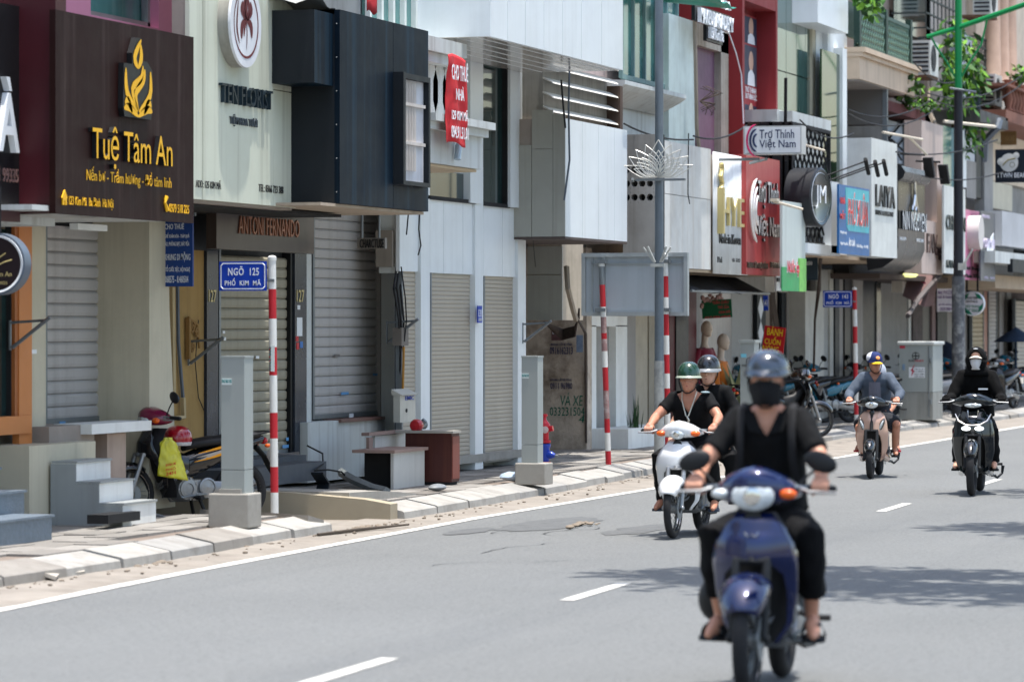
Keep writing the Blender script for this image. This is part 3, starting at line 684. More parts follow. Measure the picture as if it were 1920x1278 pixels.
# torn tarpaulin on the box
mb = MB(); mb.grid(lambda u, v: (s0 - .6 + u * 1.1, 11.1 + v * .8, z1 + .04 + .06 * noise.noise(Vector((u * 5, v * 4, 2))) + .05 * math.sin(u * 6)), 16, 8)
o2 = solo('tarpaulin', mb, M('grey_tarp', (150, 152, 150), rough=.7, var=.15), 'grey tarpaulin bunched on top of the blue black box', 'tarpaulin')
# bay window
bt = 11.75; s0, s1, z0, z1 = R(690, 838, -240, 78, bt); z0 = Z(98, s1, bt)
s1 = S(856, bt)
part('bay_wall', bx(s0, S(876, bt), bt + .08, 12.95, z0, 7.5), white2, b)
bw = part('bay_window', bx(s0, s1, bt + .02, bt + .06, z0, z1), glassg, b)
n = 8
fr = MB()
for i in range(n + 1):
    s = s0 + (s1 - s0) * i / n; fr.box(s - .03, s + .03, bt - .03, bt + .02, z0, z1)
for z in (z0 + .02, z0 + 1.15, z1 - .1): fr.box(s0, s1, bt - .022, bt + .012, z - .04, z + .04)
part('glazing_bars', fr, M('white_joinery', (206, 212, 210), rough=.5), bw)
front('bay_pier', 857, 876, -240, 104, bt - .06, .9, white2, b)
# balcony
ts = 11.15; s0, s1, z0, z1 = R(795, 903, 225, 303, ts)
bal = part('balcony', MB().box(s0, s1, ts, 12.9, z0, z1), white2, b)
part('ledge', MB().box(s0, s1 + .1, ts - .12, 12.9, z1 - .003, z1 + .07).box(s0, s1 + .05, ts - .06, 12.9, z1 - .08, z1 - .004), white2, bal)
part('underside', bx(s0, s1 - .02, ts + .05, 12.9, z0 - .03, z0 - .004), M('beige_soffit', (196, 178, 152), rough=.8, var=.08), bal)
zt = Z(105, S(806, 11.5), 11.5)
part('parapet_panel', MB().box(s0, S(866, 11.45), 11.45, 11.6, z1 + .06, zt), M('pinkish_panel', (196, 176, 176), rough=.7, streak=.3), bal)
dm = MB()
for k, px in enumerate((806, 822, 840)):
    s, z = S(px, 11.44), (z1 + zt) / 2; dm.prism([(0, -.42), (.22, -.1), (.22, .1), (0, .42), (-.22, .1), (-.22, -.1)], (s, 11.425, z), XR, ZU, (0, .018, 0))
part('parapet_relief', dm, white2, bal)
part('cap_ledge', MB().box(s0, S(884, 11.2), 11.25, 12.9, zt, zt + .14).box(s0, S(880, 11.2), 11.3, 12.9, zt - .1, zt - .004), white2, bal)
solo('water_bottle', MB().lathe((S(858, 11.1), 11.1, Z(300, S(858, 11.1), 11.1)), (.25, 0, 1), [(.001, 0), (.035, .005), (.035, .15), (.012, .2), (.012, .23), (.001, .23)], 12), M('clear_plastic', (170, 190, 205), rough=.15, spec=.8), 'clear plastic water bottle hanging under the red banner', 'bottle')
# red banner
tb_ = 11.0; sA, zA = rs(838, 102, tb_); sB = S(874, tb_); zB = Z(268, S(838, tb_), tb_)
mb = MB(); fn = lambda u, v: (sA + (sB - sA) * (u + .05 * v * math.sin(u * 3)), tb_ + .02 * noise.noise(Vector((u * 3, v * 5, 5))) + .015 * math.sin(u * 9 + v * 4), zB + (zA - zB) * v + .02 * math.sin(u * 5))
mb.grid(fn, 16, 30)
o = thing('red_banner', 'red cloth banner with white lettering hanging from the balcony', 'banner', (sA, tb_, zB)); solid(part('cloth', mb, M('red_cloth', (196, 46, 52), rough=.75, var=.1, vs=4, streak=.15), o), .003)
mb = MB(); hw = sB - sA
for body, v0, v1, u0, u1 in [('CHO THUÊ', .72, .94, .08, .92), ('NHÀ', .5, .66, .3, .72), ('129 KIM MÃ', .27, .4, .08, .92), ('094.91.51.01', .06, .2, .06, .94)]:
    mb.text(body, (sA + hw * u0, tb_ - .034, zB + (zA - zB) * v0), XR, ZU, hw * (u1 - u0), (zA - zB) * (v1 - v0), .003, bold=.03)
part('lettering', mb, whl, o)
mb = MB(); mb.grid(lambda u, v: (S(688, 11.3) + u * .3, 11.3, Z(22, S(690, 11.3), 11.3) + v * .5 + .02 * math.sin(u * 7)), 6, 6); solid(solo('small_banner', mb, MATS['red_cloth'], 'small red cloth hanging over the top of the blue black box', 'banner'), .003)
# hanging frame with broken letters, meter box, conduits
o = thing('hanging_sign', 'small broken letter box hanging on two rods in front of the grey shutter', 'sign', (S(690, 12.0), 12, 2.4))
s = S(690, 11.9); ta, tb, z0, z1 = Q(670, 722, 446, 466, s)
part('box', bx(s, s + .06, ta, tb, z0, z1), M('grey_letterbox', (128, 124, 118), rough=.6), o); mb = MB(); qtext(mb, 'CHARCTUSE', 675, 720, 448, 465, s - .001, .012, bold=.02); part('lettering', mb, ink, o)
part('rods', MB().cyl((s, ta + .06, z1), (s, ta + .06, z1 + .36), .012, 6).cyl((s, tb - .05, z1), (s, tb - .05, z1 + .36), .012, 6), steel, o)
s, z = rs(735, 500, 12.3); mb = MB(); sB = S(761, 12.3)
mb.prism([(0, 0), (.3, 0), (.36, .12), (.36, .38), (0, .38)], (s, 12.3, z), XR, ZU, (0, .18, 0)); mb.box(s + .22, s + .34, 12.26, 12.3, z - .04, z + .1)
solo('meter_box', mb, M('dusty_box', (138, 130, 120), rough=.7, streak=.3), 'dusty beige electric meter box high on the cable covered pillar', 'box')
o = thing('conduit', 'black cable bundle and yellow conduit running down the pillar beside the white front', 'cable', (S(750, 12.3), 12.3, .5))
cb = MB()
for k in range(5):
    j = rnd.uniform(-6, 6)
    cb.add(*(lambda w_: (w_.v, w_.f))(wire('c', [(748 + j, 500, 12.28), (744 + j * 1.4, 540, 12.25), (752 + j, 600, 12.22), (753 + j * .5, 660, 12.25), (752 + j * .5, 735, 12.27)], .011)))
cb.add(*(lambda w_: (w_.v, w_.f))(wire('c', [(752, 500, 12.2), (760, 560, 12.15), (762, 600, 12.18), (758, 640, 12.2)], .008)))
part('cables', cb, cable, o); part('yellow_pipe', wire('y', [(757, 650, 12.2), (755, 735, 12.22)], .014), M('ochre_pipe', (168, 120, 50)), o)
part('junction_box', B(MB(), R(753, 766, 614, 648, 12.2), 12.2, 12.3), M('grey_jbox', (108, 102, 96), rough=.6), o)
for (pts, lab) in [([(766, 395, 12.0), (762, 440, 12.0)], 'short black wire hanging under the box fascia'), ([(787, 392, 12.05), (785, 430, 12.05), (789, 460, 12.05), (784, 478, 12.05)], 'long thin black wire hanging on the white front beside the box fascia')]:
    solo('loose_wire', wire('w', pts, .008), cable, lab, 'wire')
s0, s1, z0, z1 = R(750, 779, 737, 792, 12.0); o = thing('control_box', 'grey white electrical control box with a sloping lid beside the brown cabinet', 'box', (s0, 12, z0))
part('body', bx(s0, s1, 12.0, 12.07, z0, z1 - .02), M('pale_box', (184, 182, 172), rough=.5, streak=.15), o); part('lid', MB().prism([(-.03, 0), (.09, 0), (.09, .06)], (s0 - .01, 12.0, z1 - .02), (0, 1, 0), ZU, (s1 - s0 + .03, 0, 0)), MATS['pale_box'], o)
mb = MB(); mb.cur = 0; wtext(mb, 'EMIC', s_ := 760, 776, 742, 750, 11.995, .003, bold=.02); part('badge', mb, bluesign, o); part('lock', MB().cyl((s0 + .2, 11.99, z0 + .12), (s0 + .2, 12.0, z0 + .12), .02, 10), cable, o)
# fire service inlet
s, z = rs(783, 797, 11.7); o = thing('fire_inlet', 'red fire service pump inlet standing behind the brown cabinet', 'hydrant', (s, 11.7, z - .1))
part('bell', MB().lathe((s - .1, 11.7, z), (1, 0, 0), [(.001, 0), (.05, .005), (.065, .04), (.065, .1), (.05, .13), (.04, .16)], 16), M('red_enamel', (170, 28, 38), rough=.35, coat=.4), o)
part('valve', MB().cyl((s + .06, 11.7, z), (s + .2, 11.7, z), .035, 10).cyl((s + .12, 11.66, z + .05), (s + .12, 11.75, z - .04), .03, 8).ell((s + .2, 11.7, z), (.03, .045, .045), 10, 6), steel, o)
# broken white counter steps and brown cabinet
wl = M('white_laminate', (186, 186, 182), rough=.45, var=.05, streak=.25, scol=(120, 108, 98), blotch=.15); edge = M('brown_top', (142, 120, 112), rough=.5)
o = thing('broken_steps', 'broken white two step unit with brown tops beside the brown cabinet', 'steps', (S(740, 11.7), 11.7, SW))
front('upper_front', 703, 760, 817, 847, 11.95, .03, wl, o); 
front('upper_top', 692, 762, 811, 817, 11.92, .08, edge, o)
s0, s1, z0, z1 = R(738, 796, 849, 905, 11.55); part('lower_front', bx(s0, s1, 11.55, 11.58, SW, z1), wl, o); part('lower_top', bx(s0 - .06, s1 + .03, 11.52, 11.96, z1, z1 + .03), edge, o)
front('side_frame', 692, 699, 820, 893, 11.9, .03, edge, o); part('inside', bx(s0 + .2, s0 + .22, 11.6, 11.92, SW, z1), blackm, o)
s0, s1 = S(847, 11.3), S(861, 11.3); z1 = Z(812, s0, 11.4)
o = thing('brown_cabinet', 'old brown wooden cabinet standing on the pavement beside broken white steps', 'cabinet', (s0, 11.4, SW))
wood = M('brown_wood', (70, 34, 30), rough=.45, var=.15, vs=3, streak=.3, scol=(120, 70, 50), sw=12); tL = T(760, s0)
part('carcass', bx(s0, s1, 11.3, tL, SW + .03, z1), wood, o); part('top', bx(s0 - .02, s1 + .01, 11.28, tL + .1, z1, z1 + .025), M('stone_top', (160, 156, 148), rough=.6), o)
part('end_panel', bx(s0 + .01, s1 - .01, 11.292, 11.3, SW + .06, z1 - .03), M('brown_wood_light', (120, 66, 56), rough=.5, var=.1), o); part('base', bx(s0 + .01, s1 - .01, 11.32, tL - .02, SW, SW + .03), blackm, o)
solo('plastic_bag', MB().ell((S(820, 11.0), 11.0, SW + .04), (.16, .08, .035), 14, 8), M('grey_rag', (120, 124, 128), rough=.5, var=.2, vs=12), 'grey rag lying at the foot of the brown cabinet', 'rag')
mb = wire('h', [(640, 885, 12.0), (665, 900, 11.7), (700, 915, 11.5), (725, 921, 11.3)], .045)
solo('ribbed_duct', mb, M('ribbed_grey', (110, 116, 118), rough=.5, var=.1, streak=0, bump=1, bfreq=30), 'grey ribbed duct hose lying across the ramp in front of the white plinth', 'hose')
solo('loose_cable', wire('w', [(576, 835, 12.2), (605, 850, 12.1), (606, 870, 12.0), (590, 882, 11.95), (615, 880, 11.9), (640, 884, 11.9), (646, 890, 11.85)], .009), cable, 'black cable looping from the white plinth to the ribbed hose', 'cable')
mb = MB(Matrix.Translation((S(600, 11.85), 11.85, .3)) @ Matrix.Rotation(.5, 4, 'Y')); mb.box(-.1, .1, -.06, .06, 0, .02).box(.1, .12, -.06, .06, -.1, .02); solo('metal_tray', mb, navyk, 'dark bent metal sheet at the end of the slate step', 'scrap')
# ---- white panelled front with three beige shutters
b = bld('white panel clad shophouse with three beige shutters under an overhanging box', 880, 12.2)
core(b, 745, 986, 12.5, mat=white2)
def panels(parent, cols, yt, yb, t, mat=white, d=.04, gap=.006):
    s_, _, z0, z1 = R(cols[0], cols[1], yt, yb, t)
    for a, c_ in zip(cols, cols[1:]): part('panel', bx(S(a, t) + gap, S(c_, t) - gap, t, t + d, z0, z1), mat, parent)
front('backing', 745, 985, 300, 512, 12.27, .2, white2, b)
panels(b, [749, 791], 380, 508, 12.23); panels(b, [806, 832, 868, 891], 372, 511, 12.23); panels(b, [906, 942, 970], 385, 517, 12.23)
shutter(b, 752, 789, 508, 880, 12.26, slatb, .046, False); shutter(b, 806, 891, 511, 873, 12.26, slatb, .046, False); shutter(b, 906, 971, 517, 868, 12.26, slatb, .046, False)
for i, (a, c_, t) in enumerate([(789, 806, 12.2), (891, 906, 12.2), (971, 986, 12.2)]): front('pier', a, c_, 60, 880, t, .3, white, b)
front('base_course', 745, 990, 868, 884, 12.19, .3, conc, b)
wf = front('window', 805, 893, 318, 375, 12.26, .02, glass, b); front('window_frame', 803, 893, 366, 373, 12.2, .1, blackm, wf); 
wf = front('tall_window', 906, 957, 110, 382, 12.26, .02, glass, b)
part('window_frame', B(B(MB(), R(906, 957, 378, 385, 12.2), 12.2, 12.3), R(951, 957, 118, 385, 12.2), 12.202, 12.3), blackm, wf)
front('upper_pier', 957, 975, 60, 388, 12.17, .3, white, b); front('upper_pier', 882, 905, 60, 380, 12.18, .3, white, b)
tb_ = 10.95; s0, s1 = S(920, tb_), S(1168, tb_); zb = Z(65, s0, tb_)
oh = part('overhang', bx(s0 + .01, s1 - .01, tb_ + .05, 12.5, zb, 8.2), white2, b)
for a, c_ in zip([920, 952, 985, 1020, 1055, 1090, 1128], [952, 985, 1020, 1055, 1090, 1128, 1168]): part('panel', bx(S(a, tb_) + .005, S(c_, tb_) - .005, tb_, tb_ + .05, zb - .02, 8.2), white, oh)
part('end_panel', bx(s0 - .012, s0 + .01, tb_ + .002, 12.5, zb - .02, 8.2), white, oh)
part('overhang_soffit', bx(s0, s1, tb_ + .05, 12.16, zb - .025, zb - .003), M('gloss_soffit', (178, 172, 166), rough=.12, var=.05, spec=.7), b)
sf = MB()
for i in range(5): t = 11.1 + i * .2; sf.box(s0 + .02, s1 - .02, t, t + .008, zb - .029, zb - .024)
part('soffit_joints', sf, white, b)
mb = MB(); B(mb, R(896, 904, 573, 605, 12.15), 12.15, 12.16); o = thing('house_number', 'small upright blue house number plate on a white pier between beige shutters', 'sign', (S(900, 12.15), 12.15, 2)); part('plate', mb, bluesign, o)
mb = MB(); wtext(mb, '131', 897, 903, 580, 594, 12.149, .003, bold=.03); wtext(mb, 'KM', 897.5, 902.5, 596, 602, 12.149, .003, bold=.03); part('lettering', mb, whl, o)
ac = front('service_box', 880, 900, -40, 10, 11.9, .3, blackm, b)

# ---- recessed grey front with graffiti wall, louvres
b = bld('recessed grey shophouse with roof louvres over a panelled box and a graffiti covered wall', 1080, 12.4)
sg = 46.4
core(b, 1098, 1240, 13.0, mat=wet); 
part('wall_above', bx(S(985, 12.6), S(1190, 12.9), 12.62, 20, 2.9, 11), M('pinkish_wall', (176, 160, 158), rough=.8, streak=.25), b)
part('alley_end', bx(41.2, sg, 15.2, 15.4, 0, 2.7), blackm, b)
gw = part('graffiti_wall', bx(sg, sg + .25, T(1100, sg), 15.4, .1, 2.75), M('peeling_wall', (186, 172, 156), rough=.95, var=.2, vs=3, streak=.25, scol=(70, 64, 60), blotch=.85, bcol=(96, 80, 66), bs=2.6, bump=.6, bfreq=25), b)
mb = MB(); qtext(mb, '0916162313', 1031, 1074, 650, 664, sg - .002, .003, bold=.03); qtext(mb, 'KHOAN CẮT BÊ TÔNG', 1033, 1073, 641, 648, sg - .002, .003, bold=.03); qtext(mb, '0911 96980', 1032, 1073, 717, 729, sg - .002, .003, bold=.02); qtext(mb, 'KHOAN CẮT BÊ TÔNG', 1032, 1072, 708, 714, sg - .002, .003, bold=.02)
part('stencil_numbers', mb, M('stencil_ink', (52, 54, 84), rough=.9), b)
mb = MB(); qtext(mb, 'VÁ XE', 1051, 1093, 736, 760, sg - .004, .003, bold=-.005, shear=.1); qtext(mb, '033231504', 1031, 1096, 763, 779, sg - .004, .003, bold=-.005); qtext(mb, '4', 1085, 1096, 779, 792, sg - .004, .003, bold=-.005, shear=.1)
part('painted_graffiti', mb, M('green_paint', (30, 104, 84), rough=.8), b)
ta, tb, z0, z1 = Q(1034, 1057, 618, 638, sg); mb = MB(); mb.box(sg - .004, sg, ta, tb, z0, z1); part('poster', mb, M('dull_poster', (92, 66, 66), var=.3, vs=20), b)
mb = MB(); qtext(mb, 'LẮP MẠNG', 1036, 1055, 620, 627, sg - .006, .003, bold=.03); part('poster_lettering', mb, whl, b)
ta, tb, z0, z1 = Q(1081, 1093, 628, 660, sg); part('poster', MB().box(sg - .004, sg, ta, tb, z0, z1), M('faded_poster', (120, 136, 158), var=.2, vs=20), b)
# door front
front('door_lintel', 1101, 1176, 592, 612, 12.9, .3, marble, b); front('door_pier', 1101, 1118, 610, 842, 12.9, .3, marble, b); front('door_pier', 1155, 1176, 610, 838, 12.9, .3, marble, b)
front('door', 1118, 1150, 612, 835, 13.02, .04, M('grey_door', (134, 136, 132), rough=.5, metal=.2, streak=.15), b); front('door_gap', 1149, 1156, 612, 835, 12.98, .1, blackm, b)
front('grey_post', 1098, 1104, 600, 840, 12.89, .02, pipe_g, b)
for i, (a, c_, m) in enumerate([(1176, 1192, greyst), (1192, 1214, M('beige_leaf', (168, 158, 140), rough=.6)), (1217, 1240, M('beige_leaf2', (152, 144, 128), rough=.6))]): front('door_leaf', a, c_, 590, 838, 12.92, .06, m, b)
front('white_plinth', 1178, 1262, 804, 850, 12.4, .5, marble, b)
# panelled box, with louvres above
tf = 11.62; s0, s1, z0, z1 = R(1060, 1176, 222, 440, tf)
pb = part('panel_box', bx(s0 + .01, s1, tf + .04, 13, z0, z1), soff, b)
for a, c_ in zip([1060, 1092, 1122, 1152], [1092, 1122, 1152, 1176]): part('panel', bx(S(a, tf) + .004, S(c_, tf) - .004, tf, tf + .04, z0 - .02, z1), white, pb)
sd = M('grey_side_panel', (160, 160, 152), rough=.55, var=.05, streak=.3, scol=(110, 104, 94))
t_m = T(1022, s0)
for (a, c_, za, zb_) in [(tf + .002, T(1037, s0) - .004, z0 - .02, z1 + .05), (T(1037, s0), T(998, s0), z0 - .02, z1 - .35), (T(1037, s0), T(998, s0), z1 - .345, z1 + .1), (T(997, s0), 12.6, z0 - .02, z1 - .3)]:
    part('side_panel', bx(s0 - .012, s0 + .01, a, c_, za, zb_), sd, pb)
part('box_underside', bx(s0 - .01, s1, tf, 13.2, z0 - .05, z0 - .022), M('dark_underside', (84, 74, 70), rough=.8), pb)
lb = part('louvre_back', bx(S(1034, 11.85), S(1162, 11.85), 11.95, 12.6, z1 - .05, zb + .1), M('louvre_back_grey', (150, 148, 142), rough=.8, streak=.4), b)  # streaky grey board behind the slats
tl = 11.8; sl0, sl1 = S(1036, tl), S(1160, tl)
for i in range(7):
    z = z1 + .02 + i * .165 + .06
    part('louvre_slat', MB().loft([[(s, tl, z), (s, tl + .015, z + .02), (s, tl + .12, z + .075), (s, tl + .12, z + .055)] for s in (sl0, sl1)], smooth=False), M('louvre_white', (208, 206, 198), rough=.6, streak=.2), b)
part('louvre_post', bx(sl1, sl1 + .12, tl - .02, 12.6, z1, zb), M('brown_post', (86, 70, 60), rough=.8, var=.2), b)
# hanging grey unit above the graffiti
s = S(990, 12.65) + .1; s = 44.2; ta, tb, z0, z1 = Q(989, 1054, 462, 600, s)
hu = thing('wall_cabinet', 'grey sheet metal wall cabinet hung above the graffiti wall', 'cabinet', (s, 12.5, z0))
part('door_panel', bx(s, s + .03, ta, tb, z0, (z0 + z1) * .5 + .1), sd, hu); part('door_panel', bx(s, s + .03, ta, tb, (z0 + z1) * .5 + .11, z1), sd, hu)
part('body', bx(s + .03, s + 1.0, ta + .01, tb, z0, z1 + .2), M('cabinet_beige', (182, 170, 152), rough=.7, streak=.3, blotch=.3), hu)
hb = MB(); hb.add(*(lambda w_: (w_.v, w_.f))(wire('h', [(1062, 500, 12.2), (1064, 540, 12.15), (1074, 580, 12.2), (1080, 600, 12.2)], .035))); part('hose', hb, M('pale_hose', (150, 138, 122), rough=.7), hu)
for k, (pts, lab, r) in enumerate([([(1068, 130, 11.6), (1066, 200, 11.55), (1068, 300, 11.55), (1058, 375, 11.58)], 'long grey cable hanging in front of the louvres', .012), ([(1052, 150, 11.6), (1056, 200, 11.58), (1060, 240, 11.57)], 'short dark cable dangling over the louvres', .012), ([(1016, 240, 11.9), (1022, 262, 11.9), (1040, 262, 11.88), (1044, 240, 11.88), (1030, 225, 11.9)], 'thin wire loop on the grey side panel of the box', .005), ([(1012, 330, 12.0), (1018, 415, 12.0), (1022, 422, 12.0), (1006, 418, 12.0), (998, 430, 12.1), (1004, 500, 12.4)], 'thin wire trailing down the grey side panels', .005)]):
    solo('loose_wire', wire('w', pts, r), cable if k else pipe_g, lab, 'wire')
mb = MB()
for k in range(7):
    f = k * 3
    mb.add(*(lambda w_: (w_.v, w_.f))(wire('c', [(1020 + f, 604 + f, 12.7), (1055, 618 + f, 12.6), (1078, 612 + f, 12.4), (1086, 596 - f, 12.3)], .012)))
for k in range(3):
    mb.add(*(lambda w_: (w_.v, w_.f))(wire('c', [(1084, 600, 12.3), (1097 + k, 625, 12.75), (1098 + k, 700, 12.85), (1099, 830, 12.85)], .014)))
solo('cable_bundle', mb, M('brown_cable', (70, 60, 54), rough=.8), 'sagging bundle of old cables under the wall cabinet', 'cable')
s, z = rs(992, 275, 12.1); mb = MB().lathe((s, 12.05, z - .08), (0, 0, 1), [(.06, -.12), (.12, -.1), (.12, .1), (.08, .18), (.05, .2)], 14); solo('hanging_sack', mb, M('grey_sack', (132, 124, 118), rough=.8, var=.2), 'dusty grey sack tied to the corner of the panelled box', 'sack')

# ---- grey front with round vent holes, teal window, white beauty fascia
b = bld('white shophouse with a green tinted window band and a purple curtain over a stained fascia', 1280, 12.5)
core(b, 1240, 1372, 13.3, mat=wet)
front('upper_wall', 1163, 1272, 160, 330, 12.45, .6, white2, b)
tv = 11.92
def hole_wall(parent, px0, px1, yt, yb, s_, cols, rows, r, mat):
    ta, tb, z0, z1 = Q(px0, px1, yt, yb, s_); s0, s1, t = 0, tb - ta, 0
    X = Matrix(((0, 1, 0, s_), (-1, 0, 0, tb), (0, 0, 1, 0), (0, 0, 0, 1))); mb = MB(X); n = 16
    xs = [s0 + (s1 - s0) * i / cols for i in range(cols + 1)]
    zsr = [Z(y, s_, (ta + tb) / 2) for y in rows]; ch = .07
    last = z0
    for zc in sorted(zsr):
        mb.box(s0, s1, t, t + .06, last, zc - ch)
        for a, c_ in zip(xs, xs[1:]):
            cx, hw = (a + c_) / 2, (c_ - a) / 2; I, O, Ib = [], [], []
            for k in range(n):
                an = 2 * math.pi * (k + .5) / n; q = max(abs(math.cos(an)) / hw, abs(math.sin(an)) / ch)
                O.append((cx + math.cos(an) / q, t, zc + math.sin(an) / q)); I.append((cx + math.cos(an) * r, t, zc + math.sin(an) * r)); Ib.append((cx + math.cos(an) * r, t + .12, zc + math.sin(an) * r))
            mb.loft([O, I, Ib], caps=False, smooth=False)
        last = zc + ch
    mb.box(s0, s1, t, t + .06, last, z1); part('vent_wall', mb, mat, parent)
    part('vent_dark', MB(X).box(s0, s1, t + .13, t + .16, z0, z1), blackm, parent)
hole_wall(b, 1168, 1240, 252, 474, S(1178, 11.62) + .25, 5, (318, 344, 370), .042, wet)
tw_ = 12.35
win = front('window', 1168, 1272, -220, 150, tw_ + .04, .02, glassg, b)
fr = MB(); s0, s1, z0, z1 = R(1168, 1272, -220, 146, tw_)
for i in range(6): s = s0 + (s1 - s0) * i / 5; fr.box(s - .025, s + .025, tw_, tw_ + .05, z0, z1)
for z in (z0 + .02, z0 + 1.25): fr.box(s0, s1, tw_ + .002, tw_ + .046, z - .03, z + .03)
part('window_frame', fr, M('teal_frame', (98, 128, 130), rough=.5), win)
part('cornice', MB().loft([[(s, 12.4, Z(195, S(1168, 12.2), 12.2)), (s, 12.1, Z(168, S(1168, 12.1), 12.1)), (s, 12.02, Z(160, S(1168, 12.1), 12.1)), (s, 12.02, Z(152, S(1168, 12.1), 12.1)), (s, 12.5, Z(150, S(1168, 12.1), 12.1))] for s in (S(1160, 12.1), S(1276, 12.1))], smooth=False), white2, b)
front('column', 1254, 1303, 25, 300, 12.3, .8, M('pale_teal_wall', (178, 194, 194), rough=.7, streak=.4, scol=(120, 120, 112)), b)
front('curtain_window', 1306, 1352, 75, 300, 12.4, .02, M('purple_curtain', (112, 84, 104), rough=.5, streak=.35, scol=(70, 60, 72), sw=10, sz=.05), b)
front('window_pier', 1352, 1366, 60, 300, 12.3, .5, M('rotten_pier', (150, 148, 140), rough=.9, streak=.7, scol=(80, 70, 60), sw=20, blotch=.4), b); front('lintel', 1300, 1366, 40, 82, 12.3, .4, MATS['rotten_pier'], b)
solo('drain_pipe', wire('p', [(1302, 40, 12.15), (1304, 120, 12.15), (1306, 240, 12.15), (1310, 275, 12.15)], .03), M('old_pipe', (150, 138, 124), rough=.8, streak=.3), 'dirty grey drainpipe beside the purple curtained window', 'pipe')
mb = MB()
for k in range(12):
    a = rnd.uniform(0, 6.3); s, z = rs(1312, 190, 12.1); mb.tube([(s, 12.1, z), (s + .3 * math.cos(a), 12.0 - rnd.random() * .2, z + .12 * math.sin(a)), (s + .5 * math.cos(a + .4), 12.0, z + .2 * math.sin(a + .3))], .006, 4)
solo('dry_twigs', mb, M('twig', (72, 62, 54), rough=.9), 'bare dry twigs growing from the drainpipe', 'plant')
o = thing('academy_sign', 'black board with big white letters over the purple curtained window', 'sign', (S(1335, 12.0), 12, 5))
front('board', 1303, 1371, 8, 38, 12.05, .05, black, o); front('lower_board', 1325, 1355, 46, 76, 12.05, .05, black, o)
mb = MB(); wtext(mb, 'MAKEUP ACADEMY', 1308, 1370, 14, 42, 12.04, .05, bold=.01); wtext(mb, '137 Kim Mã', 1328, 1352, 50, 72, 12.04, .04); wtext(mb, 'HAIR & SPA', 1318, 1366, -12, 4, 12.04, .04); part('lettering', mb, whl, o)
mb = MB(); ca, cz = rs(1295, -6, 11.6); mb.grid(lambda u, v: (ca - .4 + u * 1.7, 11.3 + v * 1.0, cz + .02 - .08 * u + .12 * v + .02 * math.sin(u * 20)), 24, 4)
solid(solo('green_awning', mb, M('green_plastic', (38, 140, 118), rough=.4, var=.15), 'turquoise corrugated plastic awning at the top of the picture', 'awning'), .01)
# stained white fascia
o = thing('beauty_sign', 'wide stained white fascia with tall gold lettering beside a lotus lamp post', 'sign', (S(1320, 11.8), 11.8, 2.9)); tf = 11.8
s0, s1, z0, z1 = R(1240, 1333, 262, 500, tf); zm = Z(362, s0, tf)
stn = M('stained_white', (206, 206, 202), rough=.55, streak=.5, scol=(166, 146, 122), blotch=.3, bcol=(172, 160, 142), sw=4)
part('panel', bx(s0, s1 - .005, tf, tf + .05, z0, zm - .004), stn, o); part('panel', bx(s0, s1 - .005, tf, tf + .05, zm + .004, z1), stn, o)
sa, sb = s1, S(1398, tf); mb = MB(); n = 64; rg = []
P = []
for i in range(n + 1): P.append((sa + (sb - sa) * i / n, tf - .025 + .012 * math.sin(i * 2.0)))
mb.loft([[(x, y, z0 - .05) for x, y in P], [(x, y, z1 - .03) for x, y in P]], caps=False, closed=False); solid(part('corrugated_panel', mb, M('corrugated_white', (208, 212, 214), rough=.4, streak=.35, scol=(168, 160, 148), sw=9), o), .01, 1)
part('backing', bx(s0 + .01, sb, tf + .05, tf + .1, z0, z1 - .06), soff, o); part('underside', bx(s0, S(1465, tf), tf + .02, 13.3, z0 - .04, z0 - .006), M('beige_under', (170, 152, 130), rough=.8), b)
mb = MB(); wtext(mb, 'HYE', 1351, 1391, 368, 422, tf - .04, .04, bold=-.01); s, z = rs(1345, 438, tf - .04); mb.box(s, s + .07, tf - .13, tf - .04, z, z + .62); mb.tube([(s + .02, tf - .08, z + .6), (s + .1, tf - .08, z + .68), (s + .03, tf - .08, z + .78), (s + .1, tf - .08, z + .88), (s + .06, tf - .08, z + .95)], .035, 8)
part('lettering', mb, gold, o)
mb = MB(); wtext(mb, 'Made in Korea', 1347, 1387, 437, 456, tf - .035, .02, bold=.012); wtext(mb, '137 Kim Mã', 1344, 1353, 481, 492, tf - .035, .01, bold=.012); wtext(mb, '0965 137 137', 1372, 1387, 484, 491, tf - .035, .01, bold=.012); part('small_lettering', mb, ink, o)
solo('loose_wire', wire('w', [(1291, 250, 11.7), (1290, 330, 11.74), (1290, 365, 11.74), (1293, 382, 11.74)], .008), cable, 'thin black wire hanging on the stained white fascia', 'wire')

# ---- red house
b = bld('red shophouse with a deep poster niche above a black awning', 1420, 12.6)
core(b, 1366, 1462, 13.6, mat=wet); core(b, 1396, 1460, 13.1, top=9, z0=2.9, mat=redwall)
tr = 12.1; s0, s1 = S(1392, tr), S(1396, tr); z0 = 2.8
part('pillar', bx(s0, s1, tr, 13.2, z0, 9), redwall, b); sa, sb = S(1455, tr), S(1458, tr); part('pillar', bx(sa, sb, tr, 13.2, z0, 9), redwall, b)
part('niche_back', bx(s1, sa, 12.42, 13.1, z0, 9), redwall, b); part('niche_head', bx(s1, sa, tr + .003, 12.42, Z(22, sa, tr), 9), redwall, b)
s0p, s1p = S(1394, 12.4), S(1421, 12.4)
po = thing('poster_strip', 'tall poster strip with portraits and white lettering inside the red niche', 'poster', (s0p, 12.4, 3.5)); za, zb_ = Z(232, s0p, 12.4), Z(25, s0p, 12.4)
part('sheet', bx(s0p, s1p, 12.40, 12.415, za, zb_), M('poster_red', (150, 52, 58), var=.1), po)
